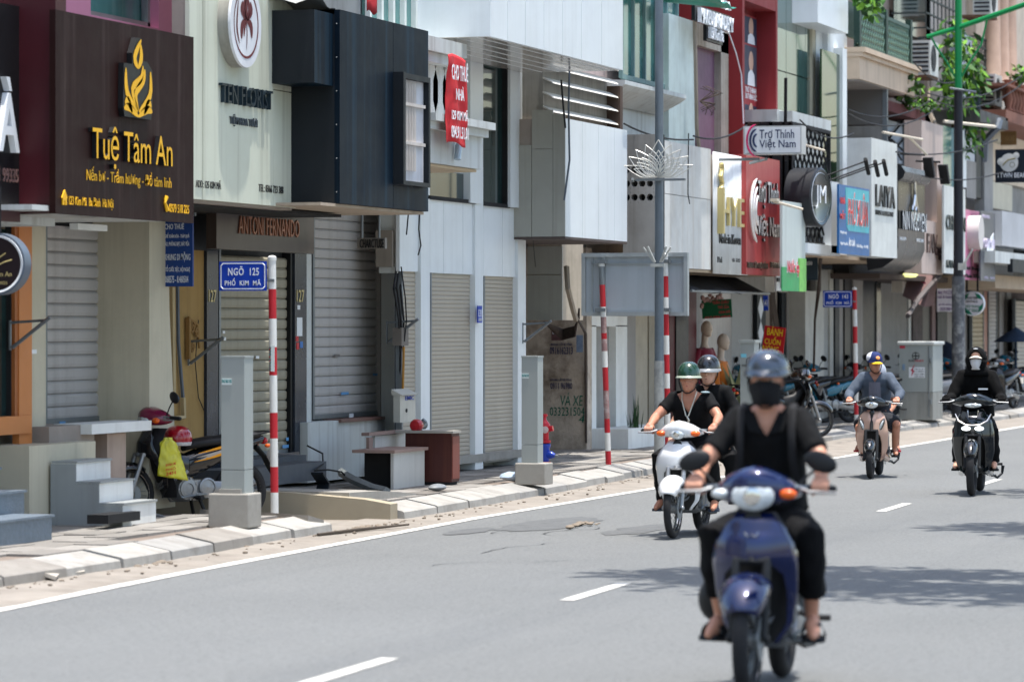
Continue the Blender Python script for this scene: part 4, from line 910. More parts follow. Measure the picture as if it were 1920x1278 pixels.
for f0, f1, m in [(.74, .98, M('poster_navy', (48, 56, 78), var=.2)), (.36, .72, M('poster_grey', (70, 74, 88), var=.2)), (.0, .18, MATS['poster_navy'])]:
    z_a, z_b = za + (zb_ - za) * f0, za + (zb_ - za) * f1
    part('portrait_ground', bx(s0p + .02, s1p - .02, 12.394, 12.40, z_a, z_b), m, po)
    mb = MB(); cx = (s0p + s1p) / 2; hh = (z_b - z_a); mb.lathe((cx, 12.394, z_a + hh * .62), (0, -1, 0), [(.15, 0), (.001, .003)], 18); part('portrait_face', mb, M('portrait_skin', (196, 160, 140)), po)
    part('portrait_shirt', MB().prism([(-.24, 0), (.24, 0), (.2, hh * .3), (.06, hh * .4), (-.06, hh * .4), (-.2, hh * .3)], (cx, 12.393, z_a), XR, ZU, (0, -.002, 0)), whl, po)
mb = MB(); mb.text('TRỢ THÍNH', (s0p + .06, 12.39, za + (zb_ - za) * .28), XR, ZU, (s1p - s0p) * .75, .12, .004, bold=.02); mb.text('ĐO THÍNH LỰC', (s0p + .06, 12.39, za + (zb_ - za) * .22), XR, ZU, (s1p - s0p) * .8, .12, .004, bold=.02); part('lettering', mb, whl, po)
for pts, lab in [([(1366, 60, 11.98), (1380, 100, 11.96), (1390, 140, 11.96), (1392, 190, 11.95), (1394, 232, 11.95)], 'thin white cable draped across the red pillar')]:
    solo('loose_wire', wire('w', pts, .01), whl, lab, 'wire')
o = thing('hearing_sign', 'red fascia with big chrome lettering and a chrome wave emblem', 'sign', (S(1430, 11.7), 11.7, 2.9)); tf = 11.7
s0, s1, z0, z1 = R(1399, 1462, 289, 514, tf); part('board', bx(s0, s1, tf, tf + .35, z0, z1), redsign, o)
mb = MB(); wtext(mb, 'Trợ Thính', 1418, 1457, 338, 390, tf - .003, .03, bold=.01, sides=True); wtext(mb, 'Việt Nam', 1417, 1460, 400, 452, tf - .003, .03, bold=.01, sides=True); part('lettering', mb, [M('silver_letters', (222, 222, 220), rough=.25, metal=.2), M('silver_sides', (60, 52, 52), rough=.3, metal=.4)], o)
mb = MB(); sc0, zc0 = rs(1416, 395, tf)
for r, z_ in ((1.0, .34), (.72, .25), (.44, .16)):
    mb.tube([(sc0 + .02 - r * .5 * math.cos(a), tf - .05, zc0 + z_ * math.sin(a) * 1.35) for a in [(-75 + 15 * k) * math.pi / 180 for k in range(11)]], [.008] + [.024] * 9 + [.008], 6)
part('wave_emblem', mb, M('silver_letters', (222, 222, 220)), o)
mb = MB(); wtext(mb, 'TRUNG TÂM TRỢ THÍNH', 1400, 1438, 488, 505, tf - .003, .02, bold=.01); wtext(mb, '139 KIM MÃ', 1443, 1460, 488, 502, tf - .003, .02, bold=.01); part('small_lettering', mb, M('dark_bronze', (96, 84, 74), rough=.35, metal=.5), o)
# projecting light box
s = S(1448, 11.0); o = thing('light_box', 'white projecting light box with dark blue lettering and a pink wave emblem', 'sign', (s, 11, 4.2))
ta, tb, z0, z1 = Q(1394, 1503, 236, 289, s); part('case', bx(s, s + .28, ta, tb, z0, z1), M('case_grey', (178, 180, 180), rough=.4), o); part('face', bx(s - .004, s, ta + .02, tb - .02, z0 + .02, z1 - .02), M('face_white', (216, 218, 222), rough=.35, var=.02), o)
mb = MB(); qtext(mb, 'Trợ Thính', 1424, 1489, 243, 264, s - .005, .004, bold=.012); qtext(mb, 'Việt Nam', 1424, 1492, 261, 281, s - .005, .004, bold=.012); part('lettering', mb, M('navy_ink', (38, 50, 84)), o)
mb = MB(); tcx, zcx = T(1421, s), Z(263, s, 11)
for k, r in enumerate((.2, .14, .08)):
    mb.cur = 0 if k == 0 else 1
    mb.tube([(s - .008, tcx + r * .75 * math.cos(a), zcx + r * 1.1 * math.sin(a)) for a in [(-80 + 16 * j) * math.pi / 180 for j in range(11)]], [.004] + [.014] * 9 + [.004], 5)
part('emblem', mb, [M('magenta_ink', (190, 50, 100)), M('navy_ink', (38, 50, 84))], o)
part('arm', MB().cyl((s + .1, tb - .2, z0 - .06), (s + .1, 12.2, z0 - .06), .02, 6).cyl((s + .1, ta + .5, z0 - .06), (s + .4, tb, z0 - .1), .02, 6), steel, o)
# black awning and the dress shop under it
o = thing('black_awning', 'black cloth awning sheltering the dress shop', 'awning', (S(1370, 11.9), 11.9, 2.5))
s0, s1, z0, z1 = R(1296, 1442, 518, 545, 11.9); mb = MB(); mb.grid(lambda u, v: (s0 + (s1 - s0) * u, 11.9 + .5 * v - .03 * math.sin(u * 25) * (1 - v), z0 + .02 * math.sin(u * 18) * (1 - v) + (z1 - z0 + .05) * v), 40, 5); solid(part('cloth', mb, M('black_cloth', (24, 25, 30), rough=.85, var=.2), o), .006); part('rail', MB().cyl((s0, 11.9, z0), (s1, 11.9, z0), .02, 6), steel, o)
b2 = bld('dress shop with diamond patterned posts and a grey shutter behind mannequins', 1380, 13.2)
core(b2, 1292, 1470, 13.75, top=3.2, mat=wet, z0=.1)
front('maroon_column', 1255, 1306, 512, 800, 13.0, .5, M('maroon_wood', (84, 26, 30), rough=.5), b2); front('dark_doorway', 1268, 1291, 560, 800, 12.98, .02, black, b2)
front('grey_shutter_panel', 1358, 1416, 545, 800, 13.5, .05, M('smooth_grey_shutter', (146, 146, 144), rough=.5, var=.03), b2); front('pale_panel', 1308, 1342, 560, 800, 13.55, .05, M('pale_green_panel', (112, 118, 114), rough=.6), b2)
for px in (1345, 1420):
    front('dark_post', px, px + 16, 548, 800, 13.42, .06, navyk, b2); s0, s1, z0, z1 = R(px + 2, px + 12, 545, 760, 13.41)
    for k in range(6):
        z = z1 - .28 - k * .4; part('diamond', MB().prism([(0, -.2), ((s1 - s0) / 2, 0), (0, .2), (-(s1 - s0) / 2, 0)], ((s0 + s1) / 2, 13.412, z), XR, ZU, (0, .006, 0)), whl, b2)
front('white_strip', 1340, 1346, 560, 800, 13.4, .1, white2, b2)
def hang(label, px0, px1, yt, yb, t, col, lines, lm, tilt=0, cat='sign', name='hanging_board'):
    s = S((px0 + px1) / 2, t); ta, tb, z0, z1 = Q(px0, px1, yt, yb, s); c = Vector((s, (ta + tb) / 2, (z0 + z1) / 2))
    o = thing(name, label, cat, (s, c.y, z0)); X = Matrix.Translation(c) @ Matrix.Rotation(tilt, 4, 'X') @ Matrix.Translation(-c)
    part('board', MB(X).box(s, s + .02, ta, tb, z0, z1), col, o)
    mb = MB(X)
    for body, a, c_, y0, y1 in lines: qtext(mb, body, a, c_, y0, y1, s - .002, .003, bold=.02)
    if lines: part('lettering', mb, lm, o)
    return o
hang('tilted green board with red lettering hanging in the dress shop entrance', 1316, 1372, 562, 596, 12.6, M('green_board', (24, 96, 62), rough=.5), [('TRÂN CHÂU', 1336, 1367, 563, 570), ('TRÀ SỮA', 1346, 1367, 572, 579), ('KINH ĐÔ', 1348, 1369, 582, 588), ('097.888.6868', 1321, 1369, 592, 596)], M('pink_red_letters', (214, 70, 80)), -.06)
o = hang('red board with yellow lettering leaning beside the diamond post', 1431, 1471, 612, 662, 12.5, M('red_board', (186, 26, 34), rough=.45), [('BÁNH', 1437, 1466, 612, 629), ('CUỐN', 1434, 1464, 630, 646), ('NÓNG', 1432, 1462, 646, 661)], M('yellow_board_letters', (238, 204, 40)), .12)
hang('small upright blue house number plate hanging near the diamond post', 1431, 1440, 554, 582, 12.6, bluesign, [('141', 1432, 1439, 562, 574)], whl, -.03)
mb = MB()
for k in range(24):
    px, py = rnd.gauss(1336, 14), rnd.gauss(567, 7); s, z = rs(px, py, 12.7); mb.ell((s, 12.7, z), (.06, .03, .025 + rnd.random() * .02), 6, 4, Matrix.Rotation(rnd.uniform(-.7, .7), 3, 'Y'))
solo('dried_bunch', mb, M('dried_flowers', (150, 118, 110), rough=.9, var=.35, vs=14), 'bunch of dried pinkish cloth hanging before the green board', 'decoration')
mb = MB()
for k in range(14):
    s, z = rs(1447 + rnd.gauss(0, 3), 548, 12.7); mb.tube([(s, 12.7, z), (s + rnd.gauss(0, .15), 12.65, z - .5), (s + rnd.gauss(0, .3), 12.7, z - rnd.uniform(.7, 1.1))], .012, 4)
solo('hanging_branches', mb, M('twig', (72, 62, 54)), 'brown hanging branches between the diamond post and the red board', 'plant')

# ---- white projecting boards, lattice front, glass house
def boardbox(label, pxs, px0, px1, yt, yb, t, depth, mat, side=None, name='fascia_sign', cat='sign'):
    """a box sign: its side seen from pxs to px0, its face from px0 to px1"""
    s0, s1, z0, z1 = R(px0, px1, yt, yb, t); o = thing(name, label, cat, (s0, t, z0))
    part('face_panel', bx(s0, s1, t, t + .03, z0, z1), mat, o); part('box_side', bx(s0 + .003, s1 - .003, t + .03, T(pxs, s0) if pxs else t + depth, z0 + .003, z1 - .003), side or mat, o)
    return o, (s0, s1, z0, z1)
paleg = M('pale_grey_board', (190, 200, 198), rough=.4, streak=.2, var=.03)
o, r = boardbox('tall pale grey board with a green drink advert at its foot', 1462, 1467, 1510, 376, 540, 11.4, .1, paleg)
ad = MB(); s0, s1, z0, z1 = R(1466, 1511, 500, 545, 11.39); sm = s0 + (s1 - s0) * .7
part('advert_panel', bx(s0, sm, 11.385, 11.4, z0, z1), M('advert_green', (24, 150, 84), rough=.4), o); part('advert_panel', bx(sm, s1, 11.383, 11.4, z0, z1 + .14), M('advert_lime', (112, 190, 84), rough=.4, var=.25, vs=9), o)
mb = MB(); mb.text('Nước ép', (s0 + .3, 11.384, z0 + .2), XR, ZU, (sm - s0) * .72, .26, .004, bold=.06); part('advert_outline', mb, whl, o)
mb = MB(); mb.text('Nước ép', (s0 + .32, 11.379, z0 + .21), XR, ZU, (sm - s0) * .7, .24, .004, bold=.01); part('advert_lettering', mb, M('advert_red', (204, 40, 66)), o)
o, r = boardbox('white board with copper lettering squeezed between the red fascia and the pale grey board', 1454, 1456, 1467, 375, 545, 11.75, .2, white)
mb = MB(); wtext(mb, 'BY', 1459, 1468, 430, 472, 11.745, .05); part('lettering', mb, M('copper_letters', (148, 96, 72)), o); mb = MB(); wtext(mb, '139  0833', 1456, 1466, 520, 528, 11.745, .01, bold=.02); part('small_lettering', mb, ink, o)
b = bld('glass fronted shophouse with a lattice screen on its first floor', 1500, 12.8)
core(b, 1457, 1534, 13.6, mat=wet); core(b, 1457, 1534, 12.6, top=9, mat=wet, z0=2.9)
gl = [1457, 1474, 1493, 1510, 1524]
cw = part('curtain_wall', bx(S(1457, 12.3), S(1526, 12.3), 12.34, 12.5, 4.3, 9), glass, b)
for a, c_ in zip(gl, gl[1:]):
    for za, zb_ in ((4.35, 5.6), (5.62, 7.0), (7.02, 9)): part('pane', bx(S(a, 12.3) + .01, S(c_, 12.3) - .01, 12.3, 12.32, za, zb_), M('greenish_glass', (64, 92, 86), rough=.05, var=.3, vs=.9, spec=1, streak=.2, scol=(150, 180, 172), sw=2), cw)
front('cream_mullion', 1523, 1529, -200, 215, 12.26, .3, creamwall, b)
front('white_mullion', 1530, 1552, -200, 240, 12.28, .3, white, b)
front('ledge', 1457, 1485, 205, 228, 11.9, .8, white2, b); front('ledge', 1486, 1558, 208, 228, 11.7, .9, white2, b)
front('shop_pier', 1510, 1545, 545, 800, 13.0, .3, M('pale_shop_pier', (178, 176, 168), rough=.7, streak=.2), b)
for i, (a, c_, m) in enumerate([(1466, 1476, navyk), (1476, 1488, greyst), (1488, 1496, M('green_grey_leaf', (138, 146, 130), rough=.6)), (1496, 1504, greyst), (1504, 1512, marble), (1512, 1520, MATS['green_grey_leaf']), (1520, 1530, M('beige_leaf', (168, 158, 140))), (1530, 1540, MATS['green_grey_leaf'])]): front('shop_door_leaf', a, c_, 548, 800, 13.3 - .02 * (i % 2), .05, m, b)
# lattice screen and disc
o = thing('lattice_screen', 'black metal lattice screen carrying a round black sign', 'screen', (S(1518, 11.6), 11.6, 3.2)); tl = 11.6
s0, s1, z0, z1 = R(1486, 1558, 228, 456, tl); part('frame', MB().box(s0, s1, tl, tl + .06, z0, z0 + .05).box(s0, s1, tl, tl + .06, z1 - .05, z1).box(s0, s0 + .05, tl + .002, tl + .058, z0 + .05, z1 - .05).box(s1 - .05, s1, tl + .002, tl + .058, z0 + .05, z1 - .05), blackm, o)
bars = []
for sg_ in (1, -1):
    mb = MB(); nb = 9; W_, H_ = s1 - s0, z1 - z0; sl_ = .8
    for k in range(-12, 28):
        x0 = s0 + k * W_ / nb; pts = []
        # clip the slanted bar against the frame
        lo, hi = 0.0, H_
        def xat(h): return x0 + (h / sl_ if sg_ > 0 else (H_ - h) / sl_)
        a = max(0, (s0 - x0) * sl_) if sg_ > 0 else max(0, H_ - (s1 - x0) * sl_); c_ = min(H_, (s1 - x0) * sl_) if sg_ > 0 else min(H_, H_ - (s0 - x0) * sl_)
        if c_ - a < .05: continue
        mb.tube([(xat(a), tl + .03 + .01 * sg_, z0 + a), (xat(c_), tl + .03 + .01 * sg_, z0 + c_)], .016, 4)
    part('lattice_bars', mb, blackm, o, kind='stuff')
part('white_backing', bx(s0, s1, 11.72, 11.75, z0, z1), white2, o)
part('side_brace', MB().box(S(1470, 11.8), S(1474, 11.8), 11.8, 12.1, z0, z1).box(S(1481, 11.7), s0, 11.62, 12.1, z0, z1), blackm, o)
part('side_panel', bx(S(1470, 11.9), s0, 11.9, 11.95, z0, z1), white, o)
part('cross_brace', MB().cyl((S(1472, 11.75), 11.75, z0), (s0, 11.7, z0 + 1.2), .025, 6).cyl((s0, 11.7, z0), (S(1472, 11.75), 11.75, z0 + 1.2), .025, 6).cyl((S(1472, 11.75), 11.75, z0 + 1.2), (s0, 11.7, z0 + 2.4), .025, 6), blackm, o)
s, z = rs(1541, 370, 11.2); rr_ = .43; JN = Vector((-.17, -.985, 0))
o = thing('round_sign', 'round black drum sign with white initials on the lattice screen', 'sign', (s, 11.2, z))
part('drum', MB().lathe((s, 11.6, z), JN, [(rr_, 0), (rr_, .4), (rr_ - .03, .42)], 48), M('drum_black', (42, 44, 48), rough=.4), o)
part('face', MB().lathe((s, 11.6, z), JN, [(rr_ - .03, .42), (rr_ - .06, .4), (.001, .4)], 48), M('green_black', (26, 36, 34), rough=.15, spec=.8, var=.3), o)
part('ring', MB().lathe((s, 11.6, z), JN, [(rr_ - .07, .401), (rr_ - .08, .408)], 48), whl, o)
mb = MB(); jc = Vector((s, 11.6, z)) + JN * .402; ju = Vector((.985, -.17, 0)); mb.text('JM', jc - ju * .2 - ZU * .17, ju, ZU, .4, .34, .01, bold=.0); part('lettering', mb, whl, o)
front('white_band', 1510, 1575, 455, 474, 11.5, .3, white, b)
front('frame_post', 1559, 1573, 340, 474, 11.5, .2, white, b)
for (px, py, t, lab) in [(1520, 275, 11.3, 'white tube lamp on an arm beside the white light box'), (1478, 385, 11.2, 'thin white lamp bracket above the pale grey board')]:
    s, z = rs(px, py, t); mb = MB(); mb.tube([(s - .2, t + .16, z + .05), (s + .2, t - .16, z - .05)], .018, 6).box(s - .26, s - .1, t + .1, t + .2, z + .05, z + .09); solo('tube_lamp', mb, M('ivory_metal', (200, 190, 172), rough=.5), lab, 'lamp')
hang('dark slate board ending in two white letters under the white band', 1490, 1533, 478, 525, 12.3, M('slate_board', (48, 62, 72), rough=.5), [('house', 1502, 1523, 487, 497)], whl)
mb = MB()
for k in range(4): mb.add(*(lambda w_: (w_.v, w_.f))(wire('c', [(1540 - k, 485, 12.2), (1534 + k, 540, 12.4), (1528, 600, 12.6 - .03 * k), (1526, 690, 12.6)], .02)))
solo('cable_bundle', mb, M('brown_cable', (70, 60, 54)), 'dark cables trailing down beside the slate board', 'cable')
# ---- tall glass slit house, blue advert, white corner box
b = bld('white clad shophouse with a tall green glass slit', 1560, 12.4)
core(b, 1533, 1600, 13.6, mat=wet); front('cladding', 1552, 1588, 30, 480, 12.2, 1.0, white, b); 
front('upper_box', 1533, 1590, -200, 42, 11.9, 1.2, white, b)
sl_ = front('glass_slit', 1541, 1580, 92, 335, 12.1, .03, M('leafy_glass', (40, 66, 40), rough=.05, var=.5, vs=1.8, spec=1), b)
front('edge_strip', 1580, 1588, 90, 470, 12.05, .3, white, b)
for i, (a, c_, m) in enumerate([(1540, 1556, M('grey_leaf', (150, 150, 146), rough=.6)), (1556, 1566, MATS['pale_shop_pier']), (1566, 1574, navyk), (1574, 1584, greyst), (1584, 1600, black), (1600, 1618, greyst), (1618, 1644, black), (1644, 1652, M('mirror_strip', (120, 124, 128), rough=.1, metal=.8, var=.5, vs=9))]): front('shop_bay', a, c_, 505, 800, 13.2 - .03 * (i % 3), .1, m, b)
front('shop_soffit', 1540, 1700, 474, 482, 12.0, 1.4, M('tan_soffit', (176, 156, 134), rough=.8), b)
front('shop_header', 1592, 1690, 488, 520, 12.9, .3, M('charcoal_panel', (62, 62, 64), rough=.6, var=.15), b)
o, r = boardbox('blue and turquoise eyewear board with red and white lettering', 1570, 1573, 1630, 345, 475, 11.2, .3, M('deep_blue_board', (20, 96, 158), rough=.4, streak=.1), white2)
s0, s1, z0, z1 = r; w_ = s1 - s0; h_ = z1 - z0
part('turquoise_panel', MB().prism([(w_ * .24, h_ * .4), (w_ * .3, h_ * .34), (w_ * .98, h_ * .34), (w_ * .98, h_ * .97), (w_ * .2, h_ * .97)], (s0, 11.196, z0), XR, ZU, (0, .003, 0)), M('turquoise', (58, 172, 186), rough=.4), o)
mb = MB(); mb.text('PHÚ XUÂN', (s0 + w_ * .27, 11.192, z0 + h_ * .42), XR, ZU, w_ * .66, h_ * .5, .004, bold=.03); part('white_outline', mb, whl, o)
mb = MB(); mb.text('PHÚ XUÂN', (s0 + w_ * .275, 11.188, z0 + h_ * .43), XR, ZU, w_ * .65, h_ * .48, .004, bold=.0); mb.text('NHÀ', (s0 + w_ * .02, 11.19, z0 + h_ * .72), XR, ZU, w_ * .16, h_ * .12, .004, bold=.03); mb.text('MẮT', (s0 + w_ * .02, 11.19, z0 + h_ * .5), XR, ZU, w_ * .16, h_ * .13, .004, bold=.03); part('lettering', mb, M('poster_letters_red', (208, 56, 50)), o)
mb = MB()
for tx_, a, c_, d_, e_ in [('Ngô Quyền', .03, .12, .24, .06), ('ÁO DÀI', .3, .12, .2, .12), ('Trần Đăng - Hà Nội', .54, .1, .4, .07), ('Chuyên may', .03, .28, .2, .05)]: mb.text(tx_, (s0 + w_ * a, 11.194, z0 + h_ * c_), XR, ZU, w_ * d_, h_ * e_, .004, bold=.03)
part('small_lettering', mb, whl, o)
o, r = boardbox('tall white corner box with bold black lettering', 1588, 1634, 1682, 258, 480, 11.2, .4, M('clean_white_board', (206, 210, 208), rough=.4, streak=.15, scol=(176, 170, 156)))
mb = MB(); wtext(mb, 'LAIYA', 1641, 1677, 345, 386, 11.195, .02, bold=.03); wtext(mb, 'SIMPLE & ELEGANT', 1641, 1675, 393, 402, 11.195, .008, bold=.02); part('lettering', mb, ink, o)
o = thing('lamp_row', 'row of three small black spotlights on thin arms above the black lettering', 'lamp', (S(1634, 11), 11, 4.4))
for px, py in ((1625, 318), (1643, 322), (1659, 320)):
    s, z = rs(px, py, 10.7); mb = MB(); mb.tube([(s - .6, 11.3, z - .15), (s, 10.72, z + .12)], .012, 5).tube([(s - .1, 10.7, z + .15), (s + .25, 10.72, z - .05)], .032, 6); part('spotlight', mb, blackm, o)
mb = MB(); 
for (a, c_) in [((1655, 248), (1730, 262)), ((1705, 258), (1738, 290))]:
    s, z = rs(a[0], a[1], 10.9); s2, z2 = rs(c_[0], c_[1], 10.8); mb.tube([(s, 10.9, z), (s2, 10.8, z2)], .02, 6)
solo('awning_arm', mb, M('ivory_metal', (200, 190, 172)), 'folded awning arm sticking out above the white corner box', 'awning')
# ---- balcony house
b = bld('old stained concrete house with a tan balcony and green lattice railing', 1660, 12.6)
core(b, 1588, 1745, 13.0, top=13, mat=dkcon, z0=3.2)
core(b, 1588, 1700, 13.6, top=3.3, mat=wet)
tb_ = 11.95; s0, s1, z0, z1 = R(1612, 1715, 92, 148, tb_); tL = T(1586, s0)
bal = part('balcony', bx(s0, s1, tb_, 13.0, z0, z1 - .12), tanb, b)
part('moulding', MB().box(s0 - .03, s1 + .12, tb_ - .1, 13, z1 - .05, z1 + .03).box(s0 - .02, s1 + .06, tb_ - .05, 13, z1 - .12, z1 - .053), tanb, bal); part('underside', bx(s0 + .03, s1 - .03, tb_ + .03, 13, z0 - .02, z0 - .003), M('grey_under', (150, 144, 140), rough=.8), bal)
rail = M('green_rail', (58, 84, 76), rough=.5, var=.1); zt = Z(8, s0, tb_)
rp = part('railing', MB().box(s0, s1, tb_ + .02, tb_ + .06, zt - .06, zt).box(s0, s1, tb_ + .02, tb_ + .06, z1 + .05, z1 + .1), rail, b)
for px in (1612, 1662, 1708): part('railing_post', bx(S(px, tb_), S(px, tb_) + .16, tb_, tb_ + .1, z1 + .03, zt + .1), M('green_post', (34, 58, 50), rough=.5), rp)
mb = MB(); W_ = s1 - s0; H_ = zt - z1 - .12; nb = 26
for sg_ in (1, -1):
    for k in range(-8, nb + 8):
        for seg in range(1):
            x0 = s0 + k * W_ / nb; x1 = x0 + sg_ * W_ / nb * 3.0
            a, c_ = (x0, z1 + .08), (x1, zt - .03)
            if min(x0, x1) < s0 or max(x0, x1) > s1: continue
            mb.tube([(a[0], tb_ + .04, a[1]), (c_[0], tb_ + .04, c_[1])], .014, 4)
part('railing_lattice', mb, M('pale_green_rail', (84, 112, 100), rough=.5), rp, kind='stuff')
front('side_railing', 1586, 1611, 0, 68, 12.2, .04, M('green_post', (34, 58, 50)), b)
s = S(1640, 12.2); ta, tb, z0, z1 = Q(1588, 1655, 152, 234, s); part('grey_screen', bx(s, s + .05, ta, tb, z0, z1), M('grey_screen', (116, 114, 112), rough=.4, var=.05), b); part('screen_post', bx(s - .02, s + .06, ta - .08, ta, z0 - .5, z1 + .05), steel, b); part('screen_base', bx(s, s + .06, ta, tb, z0 - .45, z0 - .02), wet, b)
front('awning_roof', 1655, 1735, 185, 205, 12.1, .9, M('rusty_maroon', (90, 48, 48), rough=.8, var=.2), b)
front('dark_gap', 1655, 1735, 206, 222, 12.6, .2, black, b)
ls = front('lattice_wall', 1655, 1722, 222, 300, 12.4, .05, M('pale_blue_panel', (180, 188, 196), rough=.5), b)
mb = MB()
for (a, c_) in [((1655, 240), (1690, 300)), ((1660, 300), (1712, 240)), ((1655, 275), (1695, 225)), ((1672, 262), (1712, 300)), ((1690, 228), (1712, 250))]: part('lattice_rod', wire('c', [(a[0], a[1], 12.35), (c_[0], c_[1], 12.35)], .02), blackm, ls)
front('grey_column', 1713, 1724, 222, 320, 12.2, .3, steel, b)
# dark bronze curved sign
tf = 11.35; s0, s1, z0, z1 = R(1684, 1734, 322, 478, tf); brz = M('bronze_mirror', (80, 76, 70), rough=.25, metal=.5, var=.2, vs=1, streak=.35, scol=(130, 124, 114), sw=6)
o = thing('curved_sign', 'dark bronze fascia with rolled top and bottom edges, a scissors emblem and white letters', 'sign', (s0, tf, z0))
prof = [(tf + .5, z0 - .25), (tf + .25, z0 - .2), (tf + .08, z0 - .08), (tf, z0 + .12), (tf, z1 - .15), (tf - .08, z1 - .1), (tf - .12, z1), (tf - .05, z1 + .1), (tf + .25, z1 + .16), (tf + .7, z1 + .18)]
for k in range(3):
    a, c_ = s0 + (s1 - s0) * k / 3 + .005, s0 + (s1 - s0) * (k + 1) / 3 - .005; part('panel', MB().loft([[(a, p[0], p[1]) for p in prof], [(c_, p[0], p[1]) for p in prof]], caps=False, closed=False), brz, o)
part('end_plate', MB().prism([(p[0] - tf, p[1] - z0) for p in prof], (s0 - .01, tf, z0), (0, 1, 0), ZU, (.012, 0, 0)), black, o)
front('letter_board', 1686, 1733, 396, 428, tf - .02, .02, black, o)
mb = MB(); wtext(mb, 'NIN NGUYEN', 1690, 1734, 394, 430, tf - .022, .03, bold=.0, sides=True); mb.cur = 0; wtext(mb, '145 KM', 1687, 1698, 444, 450, tf - .004, .01, bold=.02); wtext(mb, '0912 345', 1718, 1731, 447, 453, tf - .004, .01, bold=.02); part('lettering', mb, [whl, black], o)
s, z = rs(1711, 366, tf); mb = MB()
for d in (1, -1):
    mb.tube([(s - .02 * d, tf - .04, z + .35), (s, tf - .04, z), (s + .12 * d, tf - .04, z - .2)], [.015, .03, .03], 6); mb.tube([(s + .15 * d + .09 * math.cos(a), tf - .04, z - .3 + .13 * math.sin(a)) for a in [k * .7 for k in range(10)]], .022, 5)
part('scissors_emblem', mb, chrome, o)
# ---- pink stone front
b = bld('pinkish panelled shophouse with a tall rounded window opening', 1750, 12.3)
core(b, 1735, 1870, 13.0, mat=wet, z0=3.2); pk = M('pink_stone', (192, 174, 164), rough=.6, streak=.4, scol=(140, 116, 104), sw=12, var=.04)
tp = 11.55; s0, s1, z0, z1 = R(1728, 1768, 225, 512, tp); sw0, sw1, wz0, wz1 = R(1731, 1757, 300, 412, tp)
part('cladding', MB().box(s0, s1, tp, tp + .3, z0, wz0).box(s0, s1, tp, tp + .3, wz1, z1).box(sw1, s1, tp, tp + .3, wz0, wz1).box(s0, sw0, tp, tp + .3, wz0, wz1), pk, b); part('window', bx(sw0, sw1, tp + .22, tp + .24, wz0, wz1), glass, b)
mb = MB(); wtext(mb, 'FAV', 1737, 1756, 437, 474, tp - .003, .02, bold=.02); wtext(mb, 'logy', 1753, 1766, 455, 487, tp - .003, .02, bold=.01); o = thing('shop_lettering', 'dark brown raised lettering on the pink stone front', 'sign', (s0, tp, 3)); part('lettering', mb, M('dark_brown_letters', (70, 52, 48)), o)
front('glass_strip', 1768, 1795, 235, 350, 12.0, .1, glassg, b); front('white_strip', 1803, 1812, 240, 350, 11.9, .2, white, b)
mb = MB(); 
for (px, py) in ((1750, 312), (1778, 325)):
    s, z = rs(px, py, 10.9); mb.tube([(s - .3, 11.4, z + .2), (s - .2, 11.0, z + .18)], .02, 5).prism([(-.25, .18), (-.05, .2), (.3, -.22), (.15, -.25)][0:0] or [(-.18, .13), (-.04, .15), (.2, -.15), (.1, -.18)], (s, 10.9, z), XR, ZU, (0, .15, 0))
solo('floodlight_pair', mb, blackm, 'pair of black floodlights on arms over the white lettering board', 'lamp')
o, r = boardbox('white fascia with blocky black letters half hidden by the dark lamp post', 1766, 1770, 1810, 347, 512, 11.4, .3, M('clean_white_board', (206, 210, 208)), white2)
mb = MB(); wtext(mb, 'CHANEN', 1773, 1809, 402, 430, 11.395, .02, bold=.04); wtext(mb, '147 KM', 1774, 1786, 487, 502, 11.395, .02, bold=.02); part('lettering', mb, inkg, o)
o, r = boardbox('pink fascia with a round white light box', 1806, 1808, 1838, 392, 524, 11.5, .3, M('pink_board', (204, 124, 156), rough=.4, streak=.15), M('pink_dark', (140, 50, 110)))
s, z = rs(1828, 436, 11.4); part('drum', MB().lathe((s, 11.5, z), (0, -1, 0), [(.31, 0), (.31, .22), (.001, .22)], 32), M('drum_pale', (204, 198, 196), rough=.4, var=.06), o)
mb = MB(); wtext(mb, 'Nail  Beauty', 1810, 1837, 499, 507, 11.495, .01, bold=.02); wtext(mb, 'Phun Xăm', 1809, 1837, 512, 520, 11.495, .01, bold=.02); part('lettering', mb, ink, o)
o, r = boardbox('dark grey fascia with small white lettering and a purple corner', 1836, 1839, 1866, 396, 526, 11.3, .3, M('slate_grey_board', (88, 90, 96), rough=.4, streak=.15), M('purple_side', (120, 48, 130)))
mb = MB(); wtext(mb, 'MOON MONI', 1842, 1863, 446, 464, 11.295, .02, bold=.01); wtext(mb, 'MOON MONI', 1841, 1855, 402, 408, 11.295, .01, bold=.01); wtext(mb, 'TEL  024', 1845, 1864, 518, 522, 11.295, .01, bold=.01); part('lettering', mb, M('lilac_white', (206, 196, 216)), o)
mb = MB(); s, z = rs(1851, 488, 11.28); mb.prism([(0, 0), (.75, .22), (.75, .52), (0, .3)], (s, 11.28, z), XR, ZU, (0, .01, 0)); part('white_patch', mb, whl, o)
front_ = lambda *a: front(*a)
